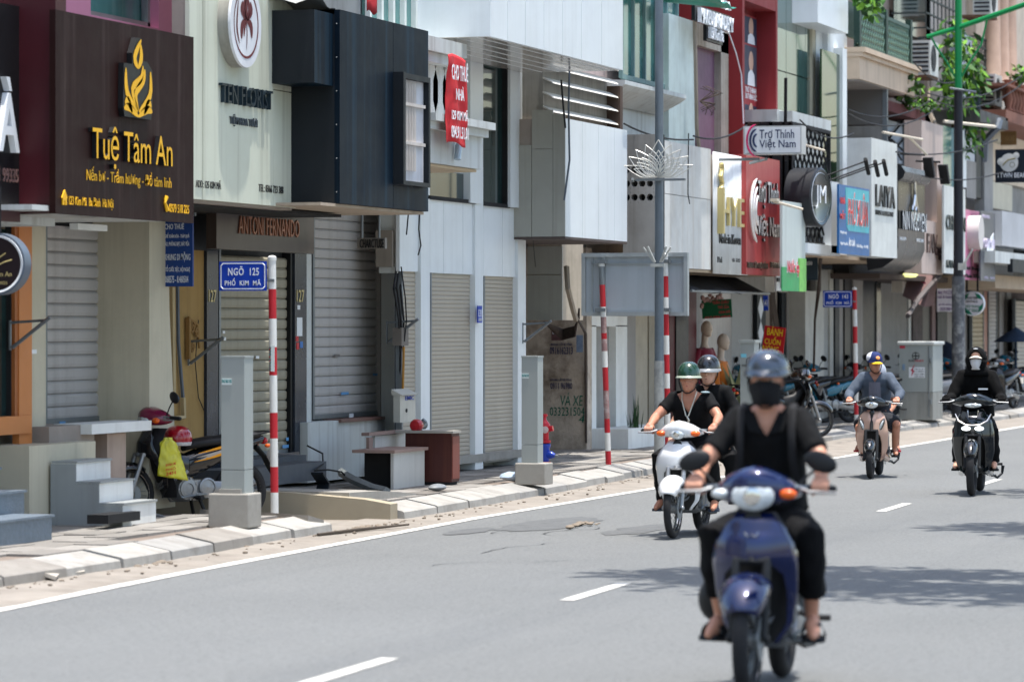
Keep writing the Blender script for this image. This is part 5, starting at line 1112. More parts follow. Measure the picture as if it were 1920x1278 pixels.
# ---- grey shop with awning boxes at the right edge
b = bld('grey shophouse with folded awning boxes at the right edge', 1890, 12.2)
core(b, 1868, 2100, 12.9, mat=wet, z0=3.2); gl_ = M('awning_grey', (158, 162, 166), rough=.6, streak=.3, var=.06)
front('awning_box', 1866, 1900, 405, 520, 11.5, 1.2, gl_, b); front('awning_box', 1879, 2060, 395, 460, 11.2, 1.2, M('soft_grey', (172, 174, 178), rough=.6, var=.12, vs=1.2), b)
front('lower_box', 1866, 2060, 470, 492, 11.1, 1.5, white2, b); front('dark_sign', 1899, 2040, 485, 510, 11.05, .1, navyk, b); front('header', 1866, 2060, 515, 540, 11.4, 1.2, M('tan_soffit', (176, 156, 134)), b)
# ground floors of the pink and grey shops
b3 = bld('row of narrow shop entrances with pink posts and beige shutters under the far fascias', 1800, 13.4)
core(b3, 1650, 2150, 14.0, top=3.2, mat=wet)
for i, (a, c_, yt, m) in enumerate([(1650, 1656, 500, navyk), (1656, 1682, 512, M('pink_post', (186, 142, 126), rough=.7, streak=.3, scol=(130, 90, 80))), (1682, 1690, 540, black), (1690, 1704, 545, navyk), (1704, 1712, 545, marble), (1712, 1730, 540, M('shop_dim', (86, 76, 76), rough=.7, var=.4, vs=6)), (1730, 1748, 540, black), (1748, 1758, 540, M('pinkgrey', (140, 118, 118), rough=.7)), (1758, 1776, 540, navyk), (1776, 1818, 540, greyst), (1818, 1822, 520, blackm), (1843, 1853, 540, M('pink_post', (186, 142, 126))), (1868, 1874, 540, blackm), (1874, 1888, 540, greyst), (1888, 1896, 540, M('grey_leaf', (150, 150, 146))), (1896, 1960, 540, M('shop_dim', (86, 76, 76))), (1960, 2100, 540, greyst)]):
    front('shop_bay', a, c_, yt, 800, 13.7 - .04 * (i % 3), .1, m, b3)
shutter(b3, 1822, 1843, 545, 780, 13.6, M('yellow_beige_shutter', (178, 162, 132), rough=.5, streak=.2), .1); shutter(b3, 1853, 1868, 535, 780, 13.6, slatm, .09); shutter(b3, 1903, 1935, 560, 780, 13.4, slatb, .09)
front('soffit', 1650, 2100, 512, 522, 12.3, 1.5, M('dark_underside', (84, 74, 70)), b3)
front('ivory_panel', 1692, 1720, 516, 548, 12.6, .2, M('ivory_panel', (206, 198, 186), rough=.6, streak=.2), b3); 
s, z = rs(1707, 512, 12.2); solo('ceiling_lamp', MB().lathe((s, 12.2, z), (0, 0, -1), [(.001, 0), (.12, 0), (.14, .03), (.1, .07), (.001, .08)], 16), M('lamp_glow', (226, 226, 150), rough=.4, emit=.6), 'small round lit lamp under the pinkish fascia', 'lamp')
hang('pink shop board with scrawled lettering behind a grey strut', 1711, 1735, 528, 562, 12.4, M('crimson_board', (150, 70, 90), rough=.6, var=.3, vs=6), [('Đồ Bầu', 1713, 1733, 536, 548), ('SALE', 1714, 1732, 550, 560)], whl)
solo('grey_strut', wire('p', [(1702, 592, 12.2), (1722, 560, 12.2), (1748, 530, 12.2), (1762, 516, 12.2)], .05), M('dim_tarp', (100, 94, 94), rough=.8), 'thick grey rolled awning slanting under the pinkish fascia', 'awning')
mb = MB(); sA, zA = rs(1733, 575, 12.2); mb.prism([(0, 0), (.9, .02), (1.4, .5), (.9, .6)], (sA, 12.2, zA), XR, ZU, (0, .4, .2)); solo('brown_awning', mb, M('brown_awning_cloth', (110, 86, 84), rough=.8), 'folded brownish awning beside the white hair salon board', 'awning')
hang('rounded white board with purple lettering hanging left of the dark lamp post', 1757, 1793, 541, 584, 11.9, M('salon_white', (206, 200, 204), rough=.4, blotch=.0), [('MAI PHƯƠNG', 1759, 1791, 543, 552), ('nail & beauty', 1759, 1788, 553, 561), ('gội đầu dưỡng sinh', 1760, 1790, 568, 573), ('0325 888 868', 1763, 1791, 576, 582)], M('plum_ink', (90, 60, 110)))
s = S(1822, 11.6); o = thing('round_sign', 'round white hanging sign with green and black lettering right of the dark lamp post', 'sign', (s, 11.6, 2.2)); ta, tb, z0, z1 = Q(1803, 1843, 546, 592, s); cy, cz, r = (ta + tb) / 2, (z0 + z1) / 2, (z1 - z0) / 2
part('rim', MB().lathe((s, cy, cz), (1, 0, 0), [(r * .95, -.01), (r, 0), (r, .1), (.001, .1)], 36), whl, o); part('face', MB().lathe((s, cy, cz), (-1, 0, 0), [(r * .95, .005), (.001, .006)], 36), M('salon_white', (206, 200, 204)), o)
mb = MB(); qtext(mb, 'SHOP NEM', 1813, 1832, 556, 561, s - .007, .003, bold=.02); qtext(mb, 'BOUTIQUE', 1812, 1833, 563, 568, s - .007, .003, bold=.02); mb.cur = 1; qtext(mb, 'THỜI TRANG', 1809, 1836, 570, 577, s - .007, .003, bold=.03); qtext(mb, 'HOT TREND', 1811, 1834, 579, 585, s - .007, .003, bold=.03); part('lettering', mb, [ink, M('green_letters', (30, 110, 84))], o)
lf = MB()
for a in (.5, .8, 2.3, 3.6, 5.2, 5.6): 
    y_, z_ = cy + math.cos(a) * r * .78, cz + math.sin(a) * r * .78; lf.prism([(-.1, 0), (0, .04), (.1, 0), (0, -.04)], (s - .008, y_, z_), (0, -math.sin(a), math.cos(a)), (0, math.cos(a), math.sin(a)), (.003, 0, 0))
part('leaf_print', lf, MATS['green_letters'], o); part('hanger', MB().cyl((s, cy + .1, cz + r), (s, cy + .1, cz + r + .5), .02, 6).cyl((s, cy - .1, cz + r), (s, cy - .1, cz + r + .5), .02, 6), blackm, o)
# black bear sign
s = S(1892, 10.9); o = thing('bear_sign', 'square black hanging sign with a pale bear head outline and white lettering', 'sign', (s, 10.9, 4)); ta, tb, z0, z1 = Q(1866, 1925, 280, 342, s); part('board', bx(s, s + .12, ta, tb, z0, z1), M('sign_navy', (14, 24, 36), rough=.35), o)
cy, cz = T(1892, s), Z(305, s, 10.9); mb = MB(); mb.lathe((s - .003, cy, cz), (-1, 0, 0), [(.17, 0), (.001, .006)], 20); mb.lathe((s - .003, cy + .15, cz + .02), (-1, 0, 0), [(.07, 0), (.001, .006)], 14); mb.lathe((s - .003, cy - .13, cz + .13), (-1, 0, 0), [(.06, 0), (.001, .006)], 14); part('bear_head', mb, M('pale_print', (190, 190, 186)), o)
mb = MB(); mb.tube([(s - .012, cy + .12, cz - .05), (s - .012, cy + .02, cz + .05), (s - .012, cy - .12, cz + .08)], .012, 5); mb.lathe((s - .01, cy - .06, cz - .04), (-1, 0, 0), [(.04, 0), (.05, .003)], 14); part('bear_lines', mb, M('olive_line', (110, 104, 70)), o)
mb = MB(); qtext(mb, 'TTWN BEAR', 1869, 1924, 324, 333, s - .003, .003); part('lettering', mb, whl, o)
# upper storeys at the right
b = bld('terracotta and cream house with columns and an urn balustrade at the far right', 1890, 12.8)
core(b, 1741, 2200, 13.05, top=14, mat=dkcon, z0=3.2); part('wall_upper', bx(S(1830, 12.8), S(2200, 12.8), 12.8, 13.05, 4.8, 14), M('cream_upper', (186, 176, 160), rough=.8, streak=.4), b)
pcol = M('pink_column', (186, 158, 140), rough=.7, streak=.25, scol=(150, 108, 90)); terr = M('terracotta', (128, 84, 68), rough=.75, var=.15, streak=.3)
for px in (1861, 1877, 1892): part('column', MB().lathe((S(px, 12.2), 12.2, Z(152, S(px, 12.2), 12.2)), (0, 0, 1), [(.2, 0), (.17, .1), (.15, 1.4), (.17, 2.8), (.2, 2.9)], 14), pcol, b)
front('balustrade_top', 1888, 2100, 155, 160, 11.6, .9, terr, b); front('balustrade_base', 1886, 2100, 205, 226, 11.6, .9, terr, b)
for k in range(9):
    s = S(1892, 11.7) + k * .42; part('baluster', MB().lathe((s, 11.72, Z(206, S(1890, 11.7), 11.7)), (0, 0, 1), [(.09, 0), (.06, .06), (.1, .22), (.05, .42), (.09, .6)], 10), terr, b)
front('awning', 1838, 1890, 205, 228, 11.6, .9, M('mossy_roof', (84, 84, 82), rough=.9, var=.3, blotch=.5), b)
mb = MB(); o = None
for (px, py, m_, lab) in [(1752, 116, None, 'white air conditioner under the green lamp arm on the stained wall'), (1874, 173, None, 'white air conditioner beside the terracotta balustrade'), (1866, 3, None, 'air conditioner high on the terracotta house at the top edge')]:
    t = 12.0; s, z = rs(px - 8, py + 24, t); s1 = s + .82
    o = thing('air_conditioner', lab, 'air conditioner', (s, t, z), group='air conditioners on the far walls')
    tw = T(px - 15, s) - .02; part('case', bx(s, s + .85, t, t + .36, z, z + .62), M('ac_white', (196, 196, 190), rough=.5, streak=.2), o)
    mb = MB(); 
    for i in range(7): mb.box(s - .012, s, t + .03, t + .33, z + .05 + i * .08, z + .09 + i * .08)
    part('side_grille', mb, M('grille_dark', (40, 42, 46), rough=.6), o)
    part('fan_guard', MB().lathe((s + .32, t, z + .31), (0, -1, 0), [(.24, 0), (.24, .012), (.2, .012), (.2, .004), (.12, .004), (.12, .012), (.001, .012)], 20), MATS['grille_dark'], o); part('shelf', bx(s - .05, s + .9, t + .02, t + .6, z - .05, z - .003), rust, o)
# window cages
for (px0, px1, yt, yb, lab) in [(1737, 1795, -60, 52, 'dark iron window cage on the stained wall behind the lamp post'), (1833, 1858, 68, 140, 'dark iron window cage left of the pink columns')]:
    s0, s1, z0, z1 = R(px0, px1, yt, yb, 12.3); o = thing('window_cage', lab, 'cage', (s0, 12.3, z0)); mb = MB()
    for i in range(9): s = s0 + (s1 - s0) * i / 8; mb.box(s - .012, s + .012, 12.3, 12.32, z0, z1)
    for i in range(5): z = z0 + (z1 - z0) * i / 4; mb.box(s0, s1, 12.295, 12.325, z - .015, z + .015).box(s0 - .01, s0 + .02, 12.3, 12.95, z - .015, z + .015)
    part('bars', mb, M('dark_iron', (60, 66, 64), rough=.7), o); part('pane', bx(s0, s1, 12.9, 12.92, z0, z1), glass, o)
o = thing('clad_wall', 'blue grey cladding and shutters on the wall behind the climbing plant', 'cladding', (S(1830, 12.5), 12.5, 3.5))
for a, c_, yt, yb, m in [(1800, 1822, 60, 180, M('lilac_grey', (150, 156, 170), rough=.7)), (1806, 1830, 255, 300, M('white_drape', (196, 200, 206), rough=.6, var=.1)), (1830, 1846, 250, 370, navyk), (1846, 1862, 230, 400, wet), (1812, 1830, 300, 370, greyst), (1835, 1860, 150, 205, M('blue_grey', (96, 116, 134), rough=.6)), (1862, 1900, 228, 262, creamwall), (1862, 1898, 340, 390, creamwall)]: front('panel', a, c_, yt, yb, 12.35 - rnd.random() * .1, .2, m, o)
hang('brown slatted panel above the black bear sign', 1876, 1906, 246, 272, 12.0, M('brown_slats', (120, 92, 56), rough=.7, streak=.4, sw=20), [('KARAOKE', 1880, 1902, 254, 264)], M('tan_letters', (150, 122, 80)))
for pts, r, m, lab in [([(1738, 130, 12.5), (1740, 200, 12.4), (1756, 245, 12.2), (1764, 270, 12.2)], .05, M('old_pipe', (150, 138, 124)), 'bent grey drainpipe on the stained concrete wall'), ([(1846, 300, 11.9), (1848, 262, 11.8), (1872, 238, 11.5), (1874, 225, 11.5)], .07, pipe_g, 'cranked blue grey downpipe by the mossy roof'), ([(1770, 228, 11.6), (1866, 238, 11.2)], .03, M('ivory_metal', (200, 190, 172)), 'long white awning pole crossing behind the lamp post')]:
    solo('pipe', wire('p', pts, r), m, lab, 'pipe')
# whatever stands farther along the street
for i, (a, c_, h, m, lab) in enumerate([(102, 112, 13, white2, 'far pale house beyond the right edge of the picture'), (112.2, 124, 10, creamwall, 'far cream house beyond the right edge of the picture'), (124.2, 140, 14, dkcon, 'far dark house beyond the right edge of the picture')]):
    o = thing('far_house', lab, 'house', (a, 12.5, 0)); part('wall', bx(a, c_, 12.5, 22, 0, h), m, o)
    for k in range(3):
        for j in range(2): part('window', bx(a + 1 + k * (c_ - a - 2) / 3, a + 2.2 + k * (c_ - a - 2) / 3, 12.46, 12.5, 4 + j * 3.2, 5.6 + j * 3.2), glass, o)
for i, (a, c_, h, m) in enumerate([(-6, 6, 12, white2), (6.2, 14, 10, creamwall)]):
    o = thing('near_house', ['pale house behind the camera side of the street', 'cream house just before the left edge of the picture'][i], 'house', (a, 12.5, 0)); part('wall', bx(a, c_, 12.6, 22, 0, h), m, o)
    for k in range(3): part('window', bx(a + .8 + k * 2.3, a + 2.2 + k * 2.3, 12.56, 12.6, 4, 6), glass, o)

# sagging cables along the far fronts
o = thing('overhead_cables', 'thin black cables sagging along the fronts at the upper right', 'cable', (S(1600, 11.6), 11.6, 4.5))
for (a, c_, y0, y1, sag, t) in [(1590, 1745, 205, 188, 22, 11.6), (1590, 1760, 212, 200, 30, 11.55), (1716, 1800, 120, 150, 18, 11.6), (1740, 1925, 175, 135, 26, 11.5), (1740, 1925, 182, 150, 34, 11.5), (1500, 1600, 225, 250, 20, 11.3), (1680, 1870, 285, 262, 14, 11.0), (1730, 1930, 330, 300, 20, 11.0), (1300, 1400, 255, 235, 14, 11.7), (1170, 1300, 232, 262, 10, 11.6)]:
    part('cable', wire('c', [(a + (c_ - a) * k / 8, y0 + (y1 - y0) * k / 8 + sag * (1 - (k / 4 - 1) ** 2), t) for k in range(9)], .012), cable, o)
# ------------------------------------------------------------------ street furniture
cabgrey = M('cabinet_grey', (150, 156, 154), rough=.45, var=.03, streak=.12, scol=(116, 116, 110))
stick_m = M('sticker_white', (206, 214, 212)); stick_t = M('sticker_teal', (40, 128, 128))
def slim_cabinet(label, pxl, pxr, yt, ym, yb, bl, br, t0, sticker=True):
    """slim upright cabinet on a concrete block; the block's face spans bl..br"""
    s, _ = G((bl + br) / 2, yb, SW); 
    ta, tb = T(br, s), T(bl, s); zb = Z(ym, s, (ta + tb) / 2)
    o = thing('slim_cabinet', label, 'cabinet', (s, (ta + tb) / 2, SW), group='slim cabinets on concrete blocks')
    bev(part('plinth', bx(s, s + .3, ta, tb, SW - .02, zb), conc, o), .012)
    c0, c1 = T(pxr, s + .05), T(pxl, s + .05); zt = Z(yt, s, (ta + tb) / 2); zj = zb + (zt - zb) * .17
    part('body', bx(s + .05, s + .25, c0, c1, zj + .004, zt - .015), cabgrey, o); part('lower_body', bx(s + .05, s + .25, c0, c1, zb, zj), cabgrey, o)
    part('cap', bx(s + .045, s + .255, c0 - .005, c1 + .005, zt - .015, zt), cabgrey, o)
    if sticker:
        w_ = c1 - c0; zs = zt - (zt - zb) * .165; part('sticker', bx(s + .047, s + .05, c1 - w_ * .45 - .0, c1 - .003, zs - .05, zs), stick_m, o)
        mb = MB(); mb.text('0963 862 183', (s + .0465, c1 - .006, zs - .035), YR, ZU, w_ * .42, .024, .002, bold=.04); mb.text('VAY TIỀN NHANH', (s + .0465, c1 - .006, zs - .012), YR, ZU, w_ * .42, .008, .002, bold=.04); part('sticker_lettering', mb, stick_t, o)
    return o, s, c0, c1, zb
o, s, c0, c1, zb = slim_cabinet('grey slim cabinet on a concrete block in front of the parked red motorbike', 415, 458, 667, 925, 985, 390, 466, 10.7)
solo('loose_brick', bx(s + .02, s + .1, c0 + .02, c1 + .01, zb + .001, zb + .035), conc, 'grey brick lying on the concrete block under the nearest slim cabinet', 'brick')
slim_cabinet('grey slim cabinet on a concrete block in front of the white pier', 978, 1008, 667, 868, 905, 965, 1022, 10.8)
# third cabinet, among the riders
s = S(1400, 11.6); ta, tb, z0, z1 = Q(1388, 1414, 637, 850, s)
o = thing('meter_cabinet', 'tall grey cabinet with a power company emblem behind the masked rider', 'cabinet', (s, (ta + tb) / 2, SW))
part('body', bx(s, s + .3, ta, tb, SW, z1 - .04), cabgrey, o); part('cap', bx(s - .02, s + .32, ta - .02, tb + .02, z1 - .04, z1), cabgrey, o)
part('sticker', bx(s - .004, s, tb - .26 * (tb - ta) * 1.7, tb - .01, Z(670, s, 11.6), Z(663, s, 11.6)), M('sticker_blue', (120, 190, 210)), o)
mb = MB(); cy, cz = (ta + tb) / 2 - .04, Z(677, s, 11.6); mb.lathe((s - .003, cy, cz), (-1, 0, 0), [(.045, 0), (.055, .003)], 20); mb.box(s - .006, s, cy - .05, cy + .05, cz - .006, cz + .006).box(s - .0055, s, cy - .006, cy + .006, cz - .05, cz + .05)
qtext(mb, 'EVNHANOI', 1391, 1411, 683, 687, s - .002, .003, bold=.03); qtext(mb, 'ϟ', 1393, 1398, 710, 722, s - .002, .003) if 0 else mb.prism([(0, 0), (.06, .12), (.03, .13), (.06, .24), (-.01, .1), (.02, .09)], (s - .003, tb - .1, Z(722, s, 11.6)), YR, ZU, (-.002, 0, 0)); part('print', mb, ink, o)
# big cabinet on the right
s, _ = G(1720, 787, SW); ta, tb, z0, z1 = Q(1686, 1749, 641, 787, s); zm = Z(735, s, (ta + tb) / 2)
o = thing('power_cabinet', 'large grey power cabinet with a warning label on the pavement at the right', 'cabinet', (s, (ta + tb) / 2, SW)); D_ = .95
part('body', bx(s, s + D_, ta, tb, zm + .005, z1 - .05), cabgrey, o); bev(part('roof', bx(s - .03, s + D_ + .03, ta - .03, tb + .03, z1 - .05, z1 + .01), M('roof_grey', (184, 188, 186), rough=.4), o), .015); part('lower_body', bx(s, s + D_, ta, tb, SW, zm), M('cabinet_low', (138, 140, 136), rough=.6, streak=.4, blotch=.3), o)
part('door_edge', MB().box(s - .012, s, ta + .06, ta + .075, SW + .05, z1 - .07), steel, o); part('hinges', MB().cyl((s - .02, ta + .03, zm + .5), (s - .02, ta + .03, zm + .58), .02, 6).cyl((s - .02, ta + .03, zm - .2), (s - .02, ta + .03, zm - .12), .02, 6), steel, o)
mb = MB(); cy, cz = T(1717, s), Z(667, s, (ta + tb) / 2); mb.lathe((s - .002, cy, cz), (-1, 0, 0), [(.055, 0), (.065, .003)], 24); mb.box(s - .005, s, cy - .06, cy + .06, cz - .008, cz + .008).box(s - .0045, s, cy - .008, cy + .008, cz - .06, cz + .06); qtext(mb, 'EVN', 1704, 1714, 674, 678, s - .002, .003, bold=.03); part('emblem', mb, ink, o)
mb = MB(); qtext(mb, 'HANOI', 1715, 1731, 674, 678, s - .002, .003, bold=.03); tr_, tl_, za, zc = Q(1704, 1734, 688, 708, s); mb2 = MB().box(s - .003, s, tr_, tl_, za, zc); part('warning_label', mb2, whl, o)
mb.prism([(0, 0), (.06, .1), (.03, .11), (.07, .22), (-.01, .1), (.02, .09)], (s - .005, tl_ - .04, za + .02), YR, ZU, (-.003, 0, 0)); ta2, tb2, z02, z12 = Q(1687, 1697, 648, 653, s); mb.box(s - .003, s, ta2, tb2, z02, z12); part('red_print', mb, M('print_red', (176, 52, 70)), o)
mb = MB()
for i, tx_ in enumerate(['CẤM LẠI GẦN', 'CÓ ĐIỆN', 'NGUY HIỂM', 'CHẾT NGƯỜI']): qtext(mb, tx_, 1714, 1732, 690 + i * 4.5, 693.2 + i * 4.5, s - .004, .003, bold=.02)
part('warning_lettering', mb, ink, o); mb = MB(); qtext(mb, '0963', 1692, 1697, 682, 694, s - .002, .003, bold=.02); part('blue_stamp', mb, M('stamp_blue', (120, 160, 200)), o)
# striped posts
pwhite = M('post_white', (214, 214, 210), rough=.5, streak=.25, scol=(150, 144, 134), blotch=.25, bcol=(140, 136, 130), bs=6); pred = M('post_red', (176, 34, 44), rough=.5, var=.12, streak=.2, scol=(210, 150, 150), sw=14)
pworn = M('post_worn', (150, 120, 118), rough=.8, var=.3, blotch=.8, bcol=(200, 196, 190), bs=9)
def striped_post(label, pb, pt, t, bands, r=.034, cap=True, mats=None):
    (bx_, by_) = pb; s = S(bx_, t); z0 = SW - .02; o = thing('striped_post', label, 'post', (s, t, SW), group='red and white posts along the kerb')
    z1 = Z(pt[1], s, t); tt = T(pt[0], s)
    n = len(bands); zs = [z0 + (z1 - z0) * f for f in bands]
    for i, (a, c_) in enumerate(zip(zs, zs[1:])):
        f0, f1 = (a - z0) / (z1 - z0), (c_ - z0) / (z1 - z0)
        part('band', MB().cyl((s, t + (tt - t) * f0, a), (s, t + (tt - t) * f1, c_), r, 18), mats[i] if mats else (pwhite, pred)[i % 2], o)
    if cap: part('cap', MB().lathe((s, tt, z1), (0, 0, 1), [(r + .004, -.02), (r + .004, .01), (r * .6, .022), (.001, .024)], 18), pwhite, o)
    return o, s, t, tt, z0, z1
o, s, t, tt, z0, z1 = striped_post('red and white striped post carrying the nearest blue alley plate', (515, 950), (510, 484), 11.05, [0, .09, .195, .30, .40, .545, .655, .77, .885, 1][0:1] + [.09, .19, .30, .40, .545, .655, .765, .88, 1.0])
mb = MB(); zz = z0 + (z1 - z0) * .56; mb.box(s - .037, s - .034, t - .012, t + .022, zz, zz + .22); part('sticker', mb, stick_m, o); mb = MB(); mb.text('0963 862', (s - .038, t + .018, zz + .01), (0, 0, 1), (0, 1, 0), .2, .02, .001); part('sticker_lettering', mb, stick_t, o)
def alley_plate(label, px0, px1, yt, yb, s, l1, l2, tp):
    ta, tb, za, zb = Q(px0, px1, yt, yb, s); o = thing('street_plate', label, 'sign', (s, (ta + tb) / 2, za), group='blue alley name plates')
    part('plate', bx(s, s + .006, ta, tb, za, zb), bluesign, o); w_, h_ = tb - ta, zb - za; mb = MB(); e_ = .012 * h_ / .25
    mb.box(s - .002, s, ta + e_ * 3, tb - e_ * 3, za + e_, za + e_ * 1.8).box(s - .002, s, ta + e_ * 3, tb - e_ * 3, zb - e_ * 1.8, zb - e_).box(s - .002, s, ta + e_, ta + e_ * 1.8, za + e_ * 3, zb - e_ * 3).box(s - .002, s, tb - e_ * 1.8, tb - e_, za + e_ * 3, zb - e_ * 3)
    for (y0, z0_) in ((ta, za), (ta, zb), (tb, za), (tb, zb)):
        dy = 1 if y0 == ta else -1; dz = 1 if z0_ == za else -1; mb.cyl((s - .001, y0 + dy * e_ * 3, z0_ + dz * e_ * 1.4), (s - .001, y0 + dy * e_ * 1.4, z0_ + dz * e_ * 3), e_ * .4, 4)
    part('border', mb, whl, o); mb = MB()
    for (body, x0, x1, y0, y1) in (l1, l2): mb.text(body, (s - .001, tb - w_ * x0, za + h_ * y0), YR, ZU, w_ * (x1 - x0), h_ * (y1 - y0), .003, bold=.035, space=1.1)
    part('lettering', mb, whl, o); part('clamp', bx(s + .006, s + .035, tp - .03, tp + .035, za + h_ * .3, za + h_ * .4), steel, o); return o
alley_plate('blue alley name plate numbered 125 on the nearest striped post', 411, 500, 490, 545, s - .045, ('NGÕ  125', .19, .84, .52, .84), ('PHỐ  KIM  MÃ', .12, .88, .18, .44), tt)
s2 = 41.6
o, s, t, tt, z0, z1 = striped_post('worn and leaning red and white post with peeling paint holding the billboard back', (1141, 862), (1128, 496), T(1141, 41.6), [0, .075, .165, .235, .30, .375, .49, .57, .63, .66, .74, .79, .90, 1.0], .033, True, [pred, pwhite, pred, pworn, pworn, pred, pwhite, pworn, pred, pworn, pwhite, pred, steel])
o, s, t, tt, z0, z1 = striped_post('red and white post between the lamp post and the billboard edge', (1253, 858), (1247, 478), T(1253, 41.6), [0, .08, .17, .27, .37, .44, .53, .62, .72, .8, .9, 1.0], .033)
o, s, t, tt, z0, z1 = striped_post('red and white striped post carrying the far blue alley plate', (1606, 790), (1602, 541), 11.6, [0, .1, .2, .33, .47, .61, .73, .85, 1.0][:8] + [1.0], .036)
alley_plate('blue alley name plate numbered 143 on the far striped post', 1543, 1598, 545, 576, s - .045, ('NGÕ  143', .2, .86, .52, .84), ('PHỐ  KIM  MÃ', .12, .9, .18, .44), tt)
# back of a billboard
s = 41.66; ta, tb, z0, z1 = Q(1090, 1289, 474, 592, s); o = thing('billboard', 'back of a grey framed billboard between two striped posts', 'billboard', (s, (ta + tb) / 2, z0))
bk = M('billboard_back', (172, 180, 186), rough=.6, var=.04, streak=.2, scol=(110, 112, 112)); fm = M('billboard_frame', (160, 166, 168), rough=.45, metal=.3, streak=.15)
part('sheet', bx(s + .05, s + .07, ta + .02, tb - .02, z0 + .02, z1 - .02), bk, o)
part('frame', MB().box(s, s + .08, ta, tb, z0, z0 + .045).box(s, s + .08, ta, tb, z1 - .045, z1).box(s + .002, s + .078, ta, ta + .045, z0 + .045, z1 - .045).box(s + .002, s + .078, tb - .045, tb, z0 + .045, z1 - .045), fm, o)
part('inner_bars', MB().box(s + .02, s + .05, tb - .13, tb - .115, z0 + .045, z1 - .045).box(s + .02, s + .05, T(1131, s) - .02, T(1131, s) + .02, z0 + .045, z1 - .045).box(s + .02, s + .049, ta + .045, tb - .115, z1 - .13, z1 - .115), fm, o)
for px in (1129, 1249): part('clamp', MB().box(s - .1, s, T(px, s) - .06, T(px, s) + .06, z0 + .05, z0 + .09).box(s - .1, s, T(px, s) - .06, T(px, s) + .06, z1 - .12, z1 - .08), steel, o)
# lamp post with wire lotus
s = 41.0; t = T(1236, s); o = thing('lamp_post', 'grey steel lamp post rising past the top of the picture with peeling stickers', 'lamp post', (s, t, SW - .05))
gp = M('post_grey', (104, 114, 122), rough=.5, metal=.3, var=.1, blotch=.25, bcol=(140, 146, 150), bs=4); part('shaft', MB().tube([(s, t, 0), (s, t, 3), (s, t, 9)], [.056, .05, .04], 16), gp, o)
part('lower_wrap', MB().cyl((s, t, .3), (s, t, 1.35), .0585, 16), M('peeling_posters', (150, 152, 150), rough=.9, var=.2, blotch=.9, bcol=(90, 96, 100), bs=5, vs=6), o); part('head', MB().tube([(s, t, 9), (s, t - .6, 9.6), (s, t - 2, 9.8)], [.04, .035, .05], 8), gp, o)
z = Z(492, s, t); mb = MB()
for d in (1, -1):
    mb.tube([(s - .07, t + .03 * d, z), (s - .1, t + .11 * d, z + .18)], .013, 5).tube([(s - .07, t + .045 * d, z), (s - .1, t + .16 * d, z + .17)], .011, 5)
mb.box(s - .09, s - .05, t - .08, t + .08, z - .05, z - .015); part('flag_holder', mb, M('galvanised_pale', (186, 188, 184), rough=.4, metal=.4), o)
s_l = s - .09; tc, zc = T(1235, s_l), Z(337, s_l, t); u = (T(1175, s_l) - T(1295, s_l)) / 2
lo = thing('lotus_ornament', 'white wire lotus ornament mounted on the grey lamp post', 'ornament', (s_l, tc, zc)); lw = M('lotus_wire', (206, 206, 200), rough=.4, metal=.3)
part('bar', MB().box(s_l - .015, s_l + .05, tc - u * .82, tc + u * .72, zc - .012, zc + .012).cyl((s_l, tc + u * .78, zc), (s_l, tc + u * .84, zc), .025, 8), steel, lo)
H_ = u * 1.15
for (ang, ln, wd) in [(0, 1.0, .3), (.42, .95, .25), (-.42, .95, .25), (.75, 1.0, .22), (-.75, 1.0, .22), (1.02, 1.05, .2), (-1.02, 1.05, .2), (1.28, 1.08, .16), (-1.28, 1.08, .16)]:
    for sc_ in (1, .72):
        mb = MB()
        for d in (1, -1):
            P = []
            for k in range(9):
                f = k / 8; r = ln * H_ * sc_ * f; off = d * wd * H_ * sc_ * math.sin(math.pi * min(1, f * 1.0) ** .8) * .9
                y = -(math.sin(ang) * r + math.cos(ang) * off); zz = math.cos(ang) * r * .98 - math.sin(ang) * off
                P.append((s_l - .01, tc + y * .9, zc + .03 + max(-.005, zz)))
            mb.tube(P, .0055, 4)
        part('petal', mb, lw, lo)
# green topped lamp post at the right
s = S(1797, 11.1); t = 11.1; o = thing('lamp_post', 'tall lamp post with a dark shaft and bright green upper arm at the right', 'lamp post', (s, t, SW)); zj = Z(168, s, t); gg = M('lamp_green', (16, 128, 72), rough=.4, var=.06)
dkp = M('post_dark', (40, 42, 48), rough=.5, var=.1); part('shaft', MB().tube([(s, t, SW), (s, t, 2.2), (s, t, zj)], [.12, .09, .075], 16), dkp, o); part('poster_wrap', MB().cyl((s, t, .5), (s, t, 2.6), .115, 16), M('peeling_posters_dark', (84, 86, 90), rough=.9, var=.3, blotch=.9, bcol=(170, 172, 170), bs=5), o)
part('upper_shaft', MB().tube([(s, t, zj), (s, t, zj + 5)], [.065, .05], 14), gg, o); za = Z(52, s, t)
part('arm', MB().tube([(s, T(1738, s), Z(68, s, t)), (s, t, za), (s - .5, T(1925, s), Z(18, s, t)), (s - .8, T(1990, s), Z(0, s, t))], [.035, .045, .045, .04], 8), gg, o)
for d in (1, -1):
    part('brace', MB().tube([(s, t + .5 * d, za + (-.1 if d > 0 else .12)), (s, t + .4 * d, za - .3), (s, t + .2 * d, za - .6), (s, t + .06 * d, za - .85)], .018, 6), gg, o)
part('cross_bar', MB().cyl((s - .1, T(1783, s), Z(166, s, t)), (s - .1, T(1832, s), Z(174, s, t)), .02, 6), steel, o); zb_ = Z(500, s, t); part('flag_holder', MB().box(s - .15, s - .1, t - .16, t - .02, zb_ - .06, zb_ + .06).tube([(s - .15, t - .1, zb_), (s - .18, t - .28, zb_ + .3)], .02, 5), M('galvanised_pale', (186, 188, 184)), o)
